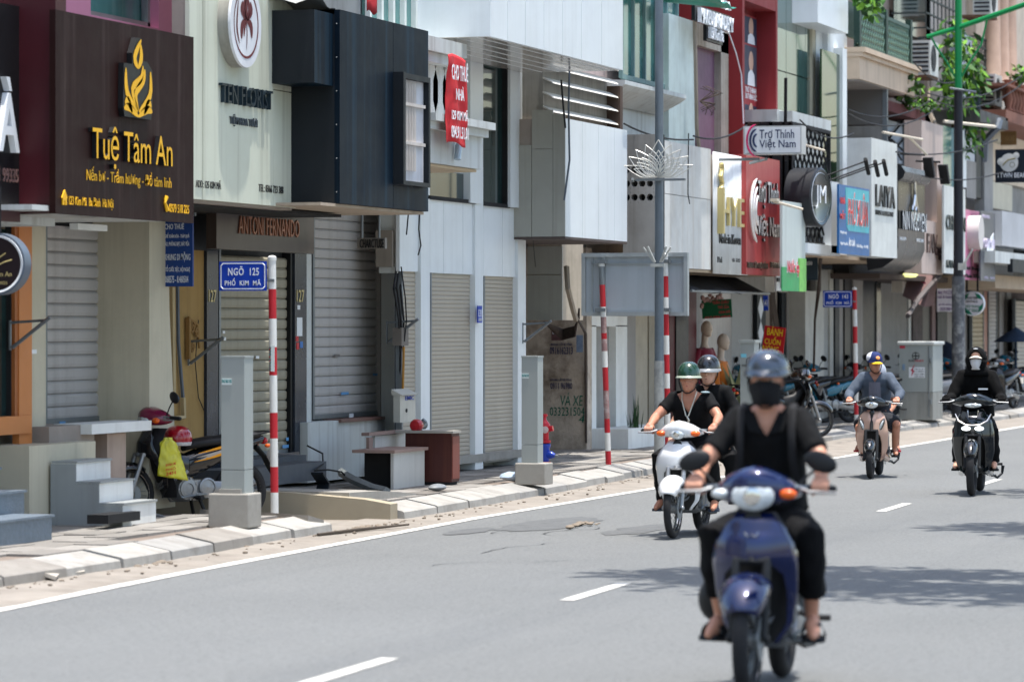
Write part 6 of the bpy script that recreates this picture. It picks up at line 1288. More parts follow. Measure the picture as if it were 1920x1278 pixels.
# hydrant
s, z = rs(1022, 868, 11.5); z = SW; s = S(1021, 11.5); o = thing('fire_hydrant', 'red and blue fire hydrant half hidden behind the second slim cabinet', 'hydrant', (s, 11.5, z)); o.scale = (.7, .7, .7); hr = M('hydrant_red', (186, 20, 40), rough=.35, coat=.3); hb = M('hydrant_blue', (22, 62, 170), rough=.35, coat=.3)
part('foot', MB().cyl((s, 11.5, z), (s, 11.5, z + .12), .06, 14).lathe((s, 11.5, z + .1), (0, 0, 1), [(.06, 0), (.1, .005), (.1, .03), (.06, .035)], 16), hr, o)
part('blue_barrel', MB().lathe((s, 11.5, z + .13), (0, 0, 1), [(.07, 0), (.085, .05), (.085, .22), (.1, .24), (.1, .28), (.07, .29)], 16), hb, o)
part('spout', MB().tube([(s, 11.5, z + .24), (s - .02, 11.38, z + .24), (s - .03, 11.32, z + .23)], [.07, .06, .03], 12).cyl((s, 11.5, z + .24), (s + .2, 11.5, z + .2), .05, 10), hb, o); part('spout_tip', MB().cyl((s - .03, 11.32, z + .23), (s - .03, 11.27, z + .225), .018, 8), steel, o)
part('red_barrel', MB().lathe((s, 11.5, z + .42), (0, 0, 1), [(.07, 0), (.1, .01), (.1, .05), (.07, .06), (.07, .2), (.09, .26), (.09, .3), (.06, .34), (.03, .38), (.03, .42), (.05, .43), (.05, .46), (.001, .47)], 16), hr, o)
part('outlet', MB().cyl((s - .02, 11.5, z + .64), (s - .14, 11.45, z + .64), .05, 12).cyl((s, 11.5, z + .64), (s, 11.36, z + .66), .045, 12), hr, o); part('outlet_cap', MB().lathe((s - .14, 11.45, z + .64), (-1, -.2, 0), [(.055, 0), (.055, .03), (.03, .035), (.001, .04)], 12), M('hydrant_pale', (190, 170, 166), rough=.5), o)
s, t = G(972, 902, SW); mb = MB(); mb.ell((s, t, SW + .04), (.16, .2, .05), 16, 10); 
for v in mb.v: v += Vector((noise.noise(v * 14), noise.noise(v * 13 + Vector((5, 0, 0))), abs(noise.noise(v * 11)))) * .035
solo('plastic_bag', mb, M('clear_bag', (176, 196, 214), rough=.25, spec=.8), 'crumpled clear plastic bag at the foot of the second slim cabinet', 'bag')
# plants
leafm = [M('leaf_green', (52, 92, 30), rough=.5, var=.3, vs=8), M('leaf_light', (104, 148, 40), rough=.5, var=.25, vs=8), M('leaf_dark', (34, 64, 30), rough=.55, var=.3, vs=8)]
def leafset(mb, c, rad, n, size, droop=0.0, long=1.6):
    for i in range(n):
        while True:
            d = Vector((rnd.uniform(-1, 1), rnd.uniform(-1, 1), rnd.uniform(-1, 1)))
            if d.length < 1: break
        k = noise.noise(Vector((d.x * 2.3 + c[0], d.y * 2.3 + c[1], d.z * 2.3 + c[2])))
        if k < -.12: continue
        p = Vector(c) + Vector((d.x * rad[0], d.y * rad[1], d.z * rad[2]))
        a = Vector((rnd.uniform(-1, 1), rnd.uniform(-1, 1), rnd.uniform(-1, .6) - droop)).normalized(); b_ = a.orthogonal().normalized(); b_ = Matrix.Rotation(rnd.uniform(0, 6.28), 3, a) @ b_
        l = size * rnd.uniform(.6, 1.3); w_ = l / long * .5; mb.cur = 1 if k > .16 and rnd.random() < .8 else (2 if rnd.random() < .35 else 0)
        mb.add([p, p + a * l * .5 + b_ * w_, p + a * l, p + a * l * .5 - b_ * w_], [(0, 1, 2, 3)])
o = thing('climbing_plant', 'bright green climbing plant cascading down the stained wall behind the lamp post', 'plant', (S(1790, 12.0), 12, 4)); mb = MB()
for (px, py, rx, rz_p, n) in [(1800, 90, .5, .5, 260), (1792, 130, .7, .6, 420), (1815, 125, .6, .5, 300), (1795, 165, .7, .5, 380), (1822, 150, .5, .35, 200), (1800, 195, .6, .4, 240), (1822, 215, .6, .3, 200), (1818, 245, .5, .35, 180), (1812, 270, .35, .3, 120), (1790, 60, .3, .4, 100)]:
    s, z = rs(px, py, 11.9); leafset(mb, (s, 11.9, z), (rx * 1.3, .3, rz_p), int(n * .42), .24, .6, 2.8)
part('leaves', mb, leafm, o); s, z = rs(1795, 280, 12.1); part('stem', MB().tube([(s, 12.2, z), (s - .1, 12.1, z + 1.2), (s + .2, 12.1, z + 2.6)], [.05, .04, .02], 6), M('stem_brown', (84, 66, 48), rough=.9), o)
for (px, py, t, r, n, sz_, lab, nm) in [(1632, 8, 11.5, (.5, .2, .2), 90, .16, 'green plant spilling over the balcony railing', 'balcony_plant'), (1706, 170, 12.0, (.6, .2, .3), 120, .14, 'yellowish weedy bush on the roof under the balcony', 'bush'), (1733, 196, 12.0, (.5, .2, .12), 80, .12, 'low green weeds on the small roof', 'weeds'), (1912, 142, 11.6, (.4, .2, .2), 70, .14, 'potted green plant on the terracotta balustrade', 'potted_plant')]:
    s, z = rs(px, py, t); mb = MB(); leafset(mb, (s, t, z), r, n * 2, sz_); mb.cur = 0; mb.tube([(s, t, z - r[2] * 1.2), (s, t, z)], .02, 5); solo(nm, mb, leafm, lab, 'plant')
s, t = G(1188, 838, SW); o = thing('weed', 'tall green weed growing out of the pavement by the white plinth', 'plant', (s, t, SW)); mb = MB()
for i in range(40):
    a = rnd.uniform(0, 6.28); h = rnd.uniform(.2, .72); b_ = Vector((s + rnd.gauss(0, .04), t + rnd.gauss(0, .03), SW)); e_ = b_ + Vector((math.cos(a) * .07, math.sin(a) * .07, h)); m_ = (b_ + e_) / 2 + Vector((0, 0, .05)); w_ = Vector((-math.sin(a), math.cos(a), 0)) * .012
    mb.cur = 2 if h > .4 else 0; mb.add([b_ - w_, b_ + w_, m_ + w_, e_, m_ - w_], [(0, 1, 2, 3, 4)])
part('blades', mb, leafm, o)
s = S(1380, 12.3); o = thing('agave', 'spiky pale green potted agave between the mannequin and the meter cabinet', 'plant', (s, 12.3, SW)); mb = MB()
for i in range(26):
    a = rnd.uniform(0, 6.28); h = rnd.uniform(.4, .8); b_ = Vector((s, 12.3, .5)); e_ = b_ + Vector((math.cos(a) * .25, math.sin(a) * .25, h)); m_ = b_ * .5 + e_ * .5 + Vector((-math.cos(a) * .06, -math.sin(a) * .06, .05)); w_ = Vector((-math.sin(a), math.cos(a), 0)) * .04
    mb.cur = i % 2; mb.add([b_ - w_, b_ + w_, m_ + w_ * .9, e_, m_ - w_ * .9], [(0, 1, 2, 3, 4)])
part('blades', mb, [M('agave_green', (110, 124, 92), rough=.5), M('agave_pale', (170, 166, 120), rough=.5)], o); part('pot', MB().lathe((s, 12.3, SW), (0, 0, 1), [(.001, 0), (.16, .0), (.22, .4), (.2, .4), (.001, .36)], 16), conc, o)
# shop dummies
def dummy(label, px, ytop, t, dress, dresscol, hgt, rz):
    s = S(px, t); zt = Z(ytop, s, t); o = thing('mannequin', label, 'mannequin', (s, t, zt - hgt), rz, 'mannequins at the dress shop door', local=True); sk = M('mannequin_skin', (206, 184, 164), rough=.5, var=.04)
    h = hgt; b_ = MB(); b_.ell((.01, 0, h - .12), (.095, .075, .12), 16, 12).ell((.09, 0, h - .13), (.02, .012, .025), 8, 6).ell((.05, 0, h - .2), (.045, .04, .04), 10, 8)
    b_.tube([(-.02, 0, h - .2), (-.03, 0, h - .34), (-.03, 0, h - .4)], [.05, .05, .075], 12); part('bust', b_, sk, o)
    d = MB(); rings = []
    for z, w_, dp, x in dress: rings.append([(x + dp * math.cos(a), w_ * math.sin(a), h - z + .015 * math.sin(a * 9) * (z > .9)) for a in [2 * math.pi * k / 28 for k in range(28)]])
    d.loft(rings)
    for sd_ in (1, -1): d.tube([(-.03, sd_ * .14, h - .42), (-.03, sd_ * .23, h - .6), (.0, sd_ * .24, h - .85), (.05, sd_ * .2, h - 1.02)], [.05, .065, .06, .05], 10)
    part('dress', d, dresscol, o); part('stand', MB().cyl((0, 0, 0), (0, 0, .3), .02, 8).lathe((0, 0, 0), (0, 0, 1), [(.18, 0), (.16, .015), (.001, .02)], 18), steel, o)
prof = [(.38, .06, .05, -.03), (.43, .17, .09, -.03), (.6, .16, .11, -.01), (.8, .135, .1, 0), (1.0, .18, .14, 0), (1.3, .21, .17, 0), (1.55, .24, .2, 0)]
dummy('mannequin in a crimson dress standing in the dress shop doorway', 1324, 601, 12.9, prof, M('crimson_cloth', (122, 22, 44), rough=.85, sheen=.3), 1.78, -2.0)
dummy('mannequin in an orange dress standing beside the agave', 1355, 625, 12.5, prof, M('orange_cloth', (214, 118, 38), rough=.85, streak=.2, scol=(150, 76, 24), sw=14, sheen=.3), 1.66, -1.7)
for px, t, top, colr, lab in [(1772, 13.0, 640, (34, 44, 62), 'headless display torso in a navy jacket outside the far shops')]:
    s = S(px, t); z = Z(top, s, t); mb = MB(); mb.loft([[(s + dp * math.cos(a), t + w_ * math.sin(a), z - zz) for a in [k * .5236 for k in range(12)]] for zz, w_, dp in ((0, .05, .05), (.08, .2, .1), (.3, .22, .13), (.6, .2, .12), (.9, .24, .15))]); mb.cyl((s, t, .1), (s, t, z - .8), .03, 8); solo('display_torso', mb, M('navy_cloth', colr, rough=.85), lab, 'mannequin')
# closed parasol and bundle at the far right
s, z = rs(1905, 640, 12.0); mb = MB()
mb.lathe((s, 12, z + .2), (0, 0, -1), [(.001, -.1), (.25, .05), (.48, .2), (.46, .21), (.001, .08)], 10); mb.cyl((s, 12, .15), (s, 12, z + .3), .025, 8); solo('parasol', mb, M('navy_parasol', (38, 56, 78), rough=.7), 'dark blue parasol over the parked bikes at the right edge', 'parasol')
# street trees on the near side of the road (they throw the dappled shade on the asphalt)
tl = MB(); crown_pts = [((0, 0, 7.2), (1.7, 3.4, 1.0)), ((.6, 1.8, 7.8), (1.3, 1.8, .9)), ((-.5, -1.2, 8.2), (1.7, 2.2, 1.2)), ((.2, -2.0, 7.0), (1.6, 1.6, .9))]
for c, r in crown_pts: leafset(tl, c, r, 2600, .24)
cm = tl.mesh('crown', leafm)
bark = M('bark', (92, 80, 68), rough=.95, var=.3, vs=6, bump=.8, bfreq=12)
tk = MB().tube([(0, -2.2, 0), (.1, -2.1, 2), (0, -1.8, 4.2), (.1, -1.2, 6.6)], [.24, .2, .16, .08], 10).tube([(0, -1.8, 4.2), (.5, -.4, 6), (.3, 1.0, 7.4)], [.12, .08, .03], 8).tube([(0, -1.9, 4), (-.6, -2.6, 6), (-.6, -2.9, 7.4)], [.11, .07, .03], 8).tube([(.5, -.4, 6), (1, .8, 7), (1.2, 2.2, 7.6)], [.06, .04, .02], 6)
tkm = tk.mesh('trunk', bark)
for i, (s, t, rz, lab) in enumerate([(24.6, 2.6, 0, 'street tree on the near side of the road shading the lane of the masked rider'), (32.0, 1.35, .25, 'second street tree on the near side of the road past the masked rider'), (38.0, 2.2, -.2, 'third street tree on the near side of the road level with the black scooter'), (46, 2.0, .3, 'fourth street tree on the near side of the road'), (55, 2.0, .9, 'fifth street tree on the near side of the road'), (17, .0, .6, 'street tree on the near side of the road just behind the camera view')]):
    o = thing('street_tree', lab, 'tree', (s, t, 0), rz, 'street trees on the near side', local=True)
    for nm, me in (('crown', cm), ('trunk', tkm)): c = bpy.data.objects.new(nm, me); COL.objects.link(c); c.parent = o; ORG[c.name] = Vector()
# ------------------------------------------------------------------ motorbikes (x forward, y to the rider's left, z up)
rubber = M('tyre_rubber', (38, 38, 40), rough=.85, var=.15, vs=9); bkpl = M('black_plastic', (26, 27, 29), rough=.5, var=.12)
bkgl = M('black_paint', (14, 15, 18), rough=.18, coat=.8, var=.05); alu = M('cast_alloy', (150, 152, 154), rough=.45, metal=.8, var=.12, vs=8, blotch=.3, bcol=(90, 86, 80))
lensm = M('lamp_lens', (196, 202, 204), rough=.12, spec=.9, coat=.6, var=.25, vs=22); amber = M('amber_lens', (226, 96, 20), rough=.2, coat=.6); redlens = M('red_lens', (176, 20, 28), rough=.2, coat=.6)
seatm = M('seat_vinyl', (26, 26, 28), rough=.55, var=.1); platem = M('number_plate', (206, 206, 200), rough=.5); mirr = M('mirror_glass', (120, 130, 138), rough=.05, metal=1)
def hs(tab, z):
    """smooth interpolation in a table of (z, value)"""
    if z <= tab[0][0]: return tab[0][1]
    for (a, b), (c, d) in zip(tab, tab[1:]):
        if z <= c:
            f = (z - a) / (c - a); f = f * f * (3 - 2 * f) * .6 + f * .4; return b + (d - b) * f
    return tab[-1][1]
def wheel(root, x, R, w, nsp, hubw=.05, alloy=False, rimw=None, tread=True):
    h = MB(); h.lathe((x, 0, R), (0, 1, 0), [(.001, -hubw), (.035, -hubw), (.05, -hubw * .6), (.05, hubw * .6), (.035, hubw), (.001, hubw)], 18)
    wl_ = part('wheel', h, alu, root); rr = R - w * .78
    t = MB(); n = 14; t.lathe((x, 0, R), (0, 1, 0), [(R - w * .52 + w * .52 * math.cos(a) * 1.0, w * .5 * math.sin(a)) for a in [2 * math.pi * k / n for k in range(n)]], 44, loop=True)
    part('tyre', t, rubber, wl_)
    part('rim', MB().lathe((x, 0, R), (0, 1, 0), [(rr + .012, -w * .42), (rr - .006, -w * .38), (rr - .02, 0), (rr - .006, w * .38), (rr + .012, w * .42)], 40), chrome if not alloy else alu, wl_)
    sp = MB()
    if alloy:
        for k in range(nsp):
            a = 2 * math.pi * k / nsp
            for off in (-.12, .12): sp.tube([(x + .04 * math.cos(a + off * 3), 0, R + .04 * math.sin(a + off * 3)), (x + (rr - .005) * math.cos(a + off * .5), 0, R + (rr - .005) * math.sin(a + off * .5))], [.016, .011], 6)
        part('spokes', sp, bkpl, wl_, kind='stuff')
    else:
        for k in range(nsp):
            a = 2 * math.pi * k / nsp; sd_ = 1 if k % 2 else -1; b_ = a + .5 * (1 if k % 4 < 2 else -1)
            sp.tube([(x + .045 * math.cos(a), sd_ * hubw * .8, R + .045 * math.sin(a)), (x + (rr - .004) * math.cos(b_), 0, R + (rr - .004) * math.sin(b_))], .0022, 4, caps=False)
        part('spokes', sp, steel, wl_, kind='stuff')
    part('brake_disc', MB().lathe((x, hubw + .012, R), (0, 1, 0), [(.05, 0), (.11, 0), (.11, .004), (.05, .004)], 24, loop=True), steel, wl_)
    return wl_
def fender(x, R, a0, a1, wd, mat, root, name, gap=.025, skirt=.07):
    mb = MB()
    def fn(u, v):
        a = math.radians(a0 + (a1 - a0) * v); y = (u - .5) * 2; e_ = 1 - .35 * abs(2 * v - 1) ** 3
        r = R + gap - skirt * abs(y) ** 2.6 + .0; return (x + r * math.cos(a), y * wd * e_, R + r * math.sin(a))
    mb.grid(fn, 12, 22); return solid(part(name, mb, mat, root), .004)
def superring(c, hx, hz, y, n=20, p=2.6):
    out = []
    for k in range(n):
        a = 2 * math.pi * k / n; ca, sa = math.cos(a), math.sin(a)
        out.append((c[0] + hx * math.copysign(abs(ca) ** (2 / p), ca), y, c[1] + hz * math.copysign(abs(sa) ** (2 / p), sa)))
    return out
def xring(x, zc, hy, hz, n=20, p=2.4):
    out = []
    for k in range(n):
        a = 2 * math.pi * k / n; ca, sa = math.cos(a), math.sin(a)
        out.append((x, hy * math.copysign(abs(ca) ** (2 / p), ca), zc + hz * math.copysign(abs(sa) ** (2 / p), sa)))
    return out
def apron(root, mat, Wt, Ot, Xt, bow, z0, z1, inner, name='leg_shield'):
    o_ = None; mb = MB(); wm = max(v for _, v in Wt)
    for sd_ in (1, -1):
        def fn(u, v):
            z = z0 + (z1 - z0) * v; a, b_ = hs(Ot, z), hs(Wt, z); y = a + (b_ - a) * u
            return (hs(Xt, z) - bow * (y / wm) ** 2 + .0, sd_ * y, z)
        g = MB(); g.grid(fn, 9, 26)
        if sd_ < 0: g.f = [f[::-1] for f in g.f]
        mb.add(g.v, g.f, True)
    bm_ = part(name, mb, mat, root); md = bm_.modifiers.new('weld', 'WELD'); md.merge_threshold = .0006; solid(bm_, .008)
    mb = MB(); mb.grid(lambda u, v: (hs(Xt, z0 + (z1 - z0) * v) - .085 - bow * ((2 * u - 1)) ** 2 * .8, (2 * u - 1) * hs(Wt, z0 + (z1 - z0) * v) * .93, z0 + (z1 - z0) * v), 8, 12); part('cavity_backing', mb, inner, root)  # black backing added so the wheel opening reads as a shaded cavity
    return bm_
def motorbike(label, loc, rz, scale, st, group=None, far=False):
    scoot = st.get('scooter', False); R = st.get('R', .285); xf, xr = .60, -.62; body, b2 = st['body'], st.get('body2', bkpl)
    root = thing('motorbike', label, 'motorbike', loc, rz, group, local=True); root.scale = (scale,) * 3
    n = 12 if far else 30
    tw = st.get('tw', .07); wheel(root, xf, R, tw, 5 if st.get('alloy') else n, alloy=st.get('alloy', False)); wheel(root, xr, R, tw + .012, 5 if st.get('alloy') else n, alloy=st.get('alloy', False), hubw=.07)
    # fork, front fender
    fk = MB()
    for sd_ in (1, -1): fk.tube([(xf, sd_ * .075, R), (xf - .03, sd_ * .075, R + .1), (xf - .13, sd_ * .075, R + .37)], [.024, .026, .022], 10); fk.ell((xf, sd_ * .09, R), (.025, .02, .025), 8, 6)
    fk.tube([(xf - .13, -.09, R + .37), (xf - .13, .09, R + .37)], .02, 8).tube([(xf - .12, 0, R + .36), (xf - .25, 0, .9)], .025, 8)
    part('fork', fk, st.get('fork', alu), root); fender(xf, R, st.get('fa0', 28), 128, st.get('fw', .10), st.get('fend', body), root, 'front_fender')
    # apron
    W = st.get('W', [(.24, .085), (.36, .16), (.52, .195), (.66, .205), (.74, .195), (.82, .155), (.9, .09)])
    O = st.get('O', [(.24, .075), (.36, .125), (.52, .128), (.60, .115), (.65, .07), (.672, 0), (1.2, 0)])
    X = st.get('X', [(.24, .30), (.4, .36), (.55, .43), (.68, .49), (.76, .485), (.85, .44), (.92, .39)])
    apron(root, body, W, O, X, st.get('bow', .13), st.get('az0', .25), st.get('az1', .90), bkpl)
    # handlebar cowl, lamp, indicators
    cz = st.get('cz', 1.0); cw = st.get('cw', .205); ch = st.get('ch', .085); mb = MB(); ys = [-1, -.86, -.6, -.3, 0, .3, .6, .86, 1]
    mb.loft([superring((.345 - .10 * abs(y) ** 2, cz + .02 * (1 - abs(y)) - st.get('droop', .02) * abs(y)), .115 * (1 - .75 * abs(y) ** 3), max(.012, ch * (1 - .8 * abs(y) ** 2.5)), y * cw) for y in ys]); part('handlebar_cowl', mb, st.get('cowl', body), root)
    lz = cz + st.get('lz', -.03); lw_, lh = st.get('lw', .095), st.get('lh', .058)
    hl = part('headlight', MB().ell((.425, 0, lz), (.04, lw_, lh), 22, 12), lensm, root); part('reflector', MB().lathe((.456, 0, lz), (1, 0, 0), [(lh * .5, 0), (lh * .6, .006), (lh * .35, .012), (.001, .01)], 18), chrome, hl)
    for sd_ in (1, -1):
        if st.get('eyes'):
            e_ = st['eyes']; mb = MB(); mb.ell((0, 0, 0), (.03, e_[3], e_[2]), 14, 8)
            Xm = Matrix.Translation((hs(X, e_[1]) - .13 * (e_[0] / .2) ** 2 + .0, sd_ * e_[0], e_[1])) @ Matrix.Rotation(-sd_ * .42, 4, 'X'); mb.v = [Xm @ v for v in mb.v]; ep = part('indicator', mb, M('dark_lens', (70, 62, 56), rough=.1, coat=.8, spec=.9, var=.4, vs=30), root); mb = MB(); mb.ell((0.012, 0, 0), (.024, e_[3] * .55, e_[2] * .75), 10, 6); mb.v = [Xm @ v for v in mb.v]; part('lens', mb, lensm, ep)
        if st.get('ind', True): im_ = st.get('indm', amber); kr = st.get('indr', 1); part('indicator', MB().ell((.385, sd_ * cw * .78, cz - .025), (.035 * kr, .048 * kr, .028 * kr), 12, 8), im_ if not isinstance(im_, list) else im_[0 if sd_ > 0 else 1], root, None if not isinstance(im_, list) else ['amber indicator', 'clear indicator'][0 if sd_ > 0 else 1])
        hb_ = MB(); hb_.tube([(.33, sd_ * .12, cz + .01), (.29, sd_ * .22, cz + .005), (.25, sd_ * .38, cz - .005)], .011, 8); part('handlebar', hb_, steel, root)
        part('grip', MB().tube([(.275, sd_ * .255, cz + .002), (.25, sd_ * .375, cz - .004)], .019, 10, round_=True), bkpl, root)
        part('brake_lever', MB().tube([(.32, sd_ * .22, cz), (.36, sd_ * .27, cz - .015), (.33, sd_ * .40, cz - .02)], [.009, .008, .007], 6), st.get('lever', alu), root)
        if st.get('mirrors'):
            mz = st['mirrors']; m_ = part('mirror', MB().tube([(.3, sd_ * .215, cz + .02), (.29, sd_ * .25, cz + mz * .6), (.28, sd_ * .30, cz + mz)], .007, 6).ell((.275, sd_ * .315, cz + mz + .03), (.022, .085, .052), 16, 8, Matrix.Rotation(-sd_ * .35, 3, 'X')), bkpl, root)
            part('glass', MB().ell((.262, sd_ * .315, cz + mz + .03), (.012, .074, .043), 14, 6, Matrix.Rotation(-sd_ * .35, 3, 'X')), mirr, m_)
    # trunk of the bike
    if scoot:
        mb = MB(); mb.loft([xring(x, z, hy, hz) for x, z, hy, hz in [(.30, .30, .10, .06), (.2, .29, .15, .05), (.0, .29, .165, .045), (-.1, .33, .165, .08)]]); part('floorboard', mb, b2, root)
        mb = MB(); mb.loft([xring(x, z, hy, hz) for x, z, hy, hz in [(-.08, .50, .11, .16), (-.2, .54, .15, .18), (-.45, .60, .16, .15), (-.7, .70, .125, .10), (-.88, .77, .05, .05)]]); part('body_side', mb, body, root)
        mb = MB()
        for sd_ in (1, -1): mb.tube([(.28, sd_ * .13, .30), (.0, sd_ * .16, .25), (-.3, sd_ * .15, .30)], [.04, .05, .03], 8)
        part('lower_cowl', mb, body if not st.get('dark_low') else b2, root)
    else:
        mb = MB(); mb.loft([xring(x, z, hy, hz) for x, z, hy, hz in [(.42, .84, .05, .07), (.30, .72, .065, .10), (.16, .58, .075, .12), (.0, .54, .085, .12), (-.12, .57, .10, .13)]]); part('frame_cover', mb, b2, root)
        mb = MB(); mb.loft([xring(x, z, hy, hz) for x, z, hy, hz in [(-.02, .55, .095, .10), (-.2, .60, .125, .12), (-.45, .68, .12, .085), (-.68, .74, .095, .06), (-.86, .78, .05, .035)]]); bs = part('body_side', mb, body, root)
        if st.get('stripes'):
            for sd_ in (1, -1):
                mb = MB()
                for k, (z_, l) in enumerate([(.56, .5), (.60, .6), (.64, .55), (.58, .35)]):
                    mb.cur = k % 2
                    P0 = [(-.06 - .03 * k, z_ - .02), (-.3, z_ + .05), (-.06 - l, z_ + .10 + .015 * k), (-.32, z_ + .07)]
                    yy = lambda x_: sd_ * (hs([(-.86, .055), (-.68, .10), (-.45, .126), (-.2, .131), (-.02, .102), (.2, .1)], x_) + .001)
                    n_ = 8
                    for i in range(n_):
                        f0, f1 = i / n_, (i + 1) / n_; q = []
                        for f in (f0, f1):
                            x_ = -.06 - .02 * k - l * f; zc_ = z_ + .02 + .12 * f; wd = .013 * math.sin(math.pi * (.05 + .9 * f)); q.append(((x_, yy(x_), zc_ - wd), (x_, yy(x_), zc_ + wd)))
                        mb.quad(q[0][0], q[1][0], q[1][1], q[0][1])
                part('stripe_decal', mb, [M('decal_yellow', (226, 150, 24), rough=.3), M('decal_silver', (170, 160, 150), rough=.3)], bs)
    mb = MB(); mb.loft([xring(x, z, hy, hz) for x, z, hy, hz in [(.0, .71, .05, .03), (-.06, .74, .10, .045), (-.25, .765, .135, .05), (-.42, .775, .14, .05), (-.5, .80, .13, .055), (-.7, .815, .11, .045), (-.82, .82, .06, .025)]]); part('seat', mb, seatm, root)
    part('tail_lamp', MB().ell((-.875, 0, .765), (.035, .07, .035), 12, 8), redlens, root); part('grab_rail', MB().tube([(-.6, .13, .80), (-.8, .12, .84), (-.92, .05, .85), (-.92, -.05, .85), (-.8, -.12, .84), (-.6, -.13, .80)], .011, 6), bkpl, root)
    part('rear_fender', MB().loft([xring(x, z, .055, h) for x, z, h in [(-.78, .72, .03), (-.88, .62, .02), (-.95, .5, .012), (-1.02, .40, .008)]]), bkpl, root)
    part('number_plate', MB(Matrix.Translation((-.965, 0, .60)) @ Matrix.Rotation(-.35, 4, 'Y')).box(-.003, .003, -.095, .095, -.07, .07), platem, root)
    for sd_ in (1, -1): part('rear_indicator', MB().ell((-.86, sd_ * .11, .72), (.03, .03, .02), 10, 6), amber, root)
    # engine, exhaust, running gear
    e_ = MB()
    if scoot:
        e_.loft([[(x, .09 + hy * math.cos(a), z + hz * math.sin(a)) for a in [k * .5236 for k in range(12)]] for x, z, hy, hz in [(-.18, .32, .07, .11), (-.4, .31, .07, .10), (-.62, .29, .06, .09)]]); e_.cyl((-.25, .165, .32), (-.25, .18, .32), .085, 18)
    else:
        e_.lathe((.02, 0, .33), (0, 1, 0), [(.001, -.13), (.10, -.125), (.12, -.09), (.12, .09), (.10, .125), (.001, .13)], 20).box(-.28, .02, -.09, .09, .24, .41).cyl((.06, 0, .36), (.26, 0, .42), .065, 14)
        for k in range(6): e_.cyl((.12 + k * .022, 0, .375 + k * .006), (.13 + k * .022, 0, .378 + k * .006), .085, 14)
        e_.lathe((-.2, .09, .34), (0, 1, 0), [(.09, 0), (.09, .03), (.075, .036), (.07, .026), (.03, .03), (.001, .035)], 16)
        for d in (1, -1):
            e_.lathe((.02, d * .128, .33), (0, d, 0), [(.085, 0), (.085, .012), (.055, .016), (.05, .006), (.001, .008)], 18)
            for k in range(7): e_.cyl((.02 + .10 * math.cos(k * .9), d * .115, .33 + .10 * math.sin(k * .9)), (.02 + .10 * math.cos(k * .9), d * .14, .33 + .10 * math.sin(k * .9)), .011, 6)
        e_.box(-.12, .06, .09, .135, .25, .29).cyl((.1, .1, .42), (.02, .12, .5), .02, 8)
    part('engine', e_, alu, root)
    part('exhaust', MB().tube([(.18, -.06, .33), (.08, -.1, .22), (-.2, -.13, .22), (-.42, -.15, .28), (-.92, -.17, .38)], [.018, .02, .022, .045, .05], 12), st.get('exh', alu), root); part('exhaust_shield', MB().tube([(-.45, -.195, .30), (-.75, -.21, .36)], [.022, .025], 8), chrome, root)
    sw_ = MB()
    for sd_ in (1, -1): sw_.tube([(-.18, sd_ * .09, .33), (xr, sd_ * .1, R)], .018, 8)
    part('swingarm', sw_, bkpl, root)
    for sd_ in (1, -1): part('rear_shock', MB().tube([(xr + .02, sd_ * .115, R + .03), (-.50, sd_ * .115, .62)], .022, 10).tube([(xr + .05, sd_ * .115, R + .1), (-.53, sd_ * .115, .54)], .03, 10), steel, root)
    if not scoot:
        part('chain_case', MB().loft([[(x, .1 + .02 * math.cos(a), z + h * math.sin(a)) for a in [k * .785 for k in range(8)]] for x, z, h in [(-.15, .34, .06), (-.4, .32, .07), (-.68, R, .08)]]), alu, root)
        part('foot_bar', MB().cyl((-.05, -.27, .25), (-.05, .27, .25), .012, 8).cyl((-.05, .17, .25), (-.05, .28, .25), .022, 8).cyl((-.05, -.28, .25), (-.05, -.17, .25), .022, 8), bkpl, root)
        part('gear_pedal', MB().tube([(-.05, .14, .27), (.1, .16, .25), (.12, .2, .26)], .01, 6).tube([(-.05, .14, .27), (-.16, .16, .28)], .01, 6), steel, root)
    for sd_ in (1, -1): part('rear_footpeg', MB().tube([(-.38, sd_ * .12, .36), (-.40, sd_ * .2, .33), (-.40, sd_ * .28, .33)], .016, 8), bkpl, root)
    if st.get('stand', True):
        sd2 = MB()
        if st.get('stand') == 'centre':
            for d in (1, -1): sd2.tube([(-.12, d * .08, .26), (-.2, d * .13, .02), (-.26, d * .14, .012)], [.018, .016, .014], 8)
            part('centre_stand', sd2, bkpl, root)
        else: part('side_stand', sd2.tube([(-.06, .12, .25), (-.22, .17, .2), (-.36, .2, .2)], [.016, .013, .012], 8), bkpl, root)
    if st.get('sidebar'): part('kick_bar', MB().tube([(-.25, .16, .22), (-.4, .22, .17), (-.48, .27, .22), (-.48, .28, .31)], [.014, .014, .014, .02], 8), bkpl, root)
    return root
pearl = M('pearl_white', (216, 218, 220), rough=.2, coat=.8, var=.02); navyp = M('navy_paint', (4, 22, 70), rough=.16, metal=.3, coat=1, var=.08); champ = M('champagne_paint', (196, 160, 142), rough=.3, metal=.2, coat=.6, var=.03)
inkp = M('ink_paint', (12, 18, 22), rough=.12, coat=1, var=.1); wine = M('wine_paint', (112, 24, 56), rough=.22, coat=.8, var=.06); tealp = M('teal_paint', (10, 96, 120), rough=.2, coat=.8, var=.06); greyp = M('grey_paint', (104, 108, 114), rough=.25, coat=.7, var=.06); redp = M('red_paint', (130, 34, 44), rough=.25, coat=.7)
FS, FT = G(1402, 1312); WS, WT = G(1262, 1009); PS, PT = G(1632, 897); BS_, BT = G(1822, 929)
def at_front(s, t, sc_, rz, xf=.60): return (s - xf * sc_ * math.cos(rz), t - xf * sc_ * math.sin(rz), 0)
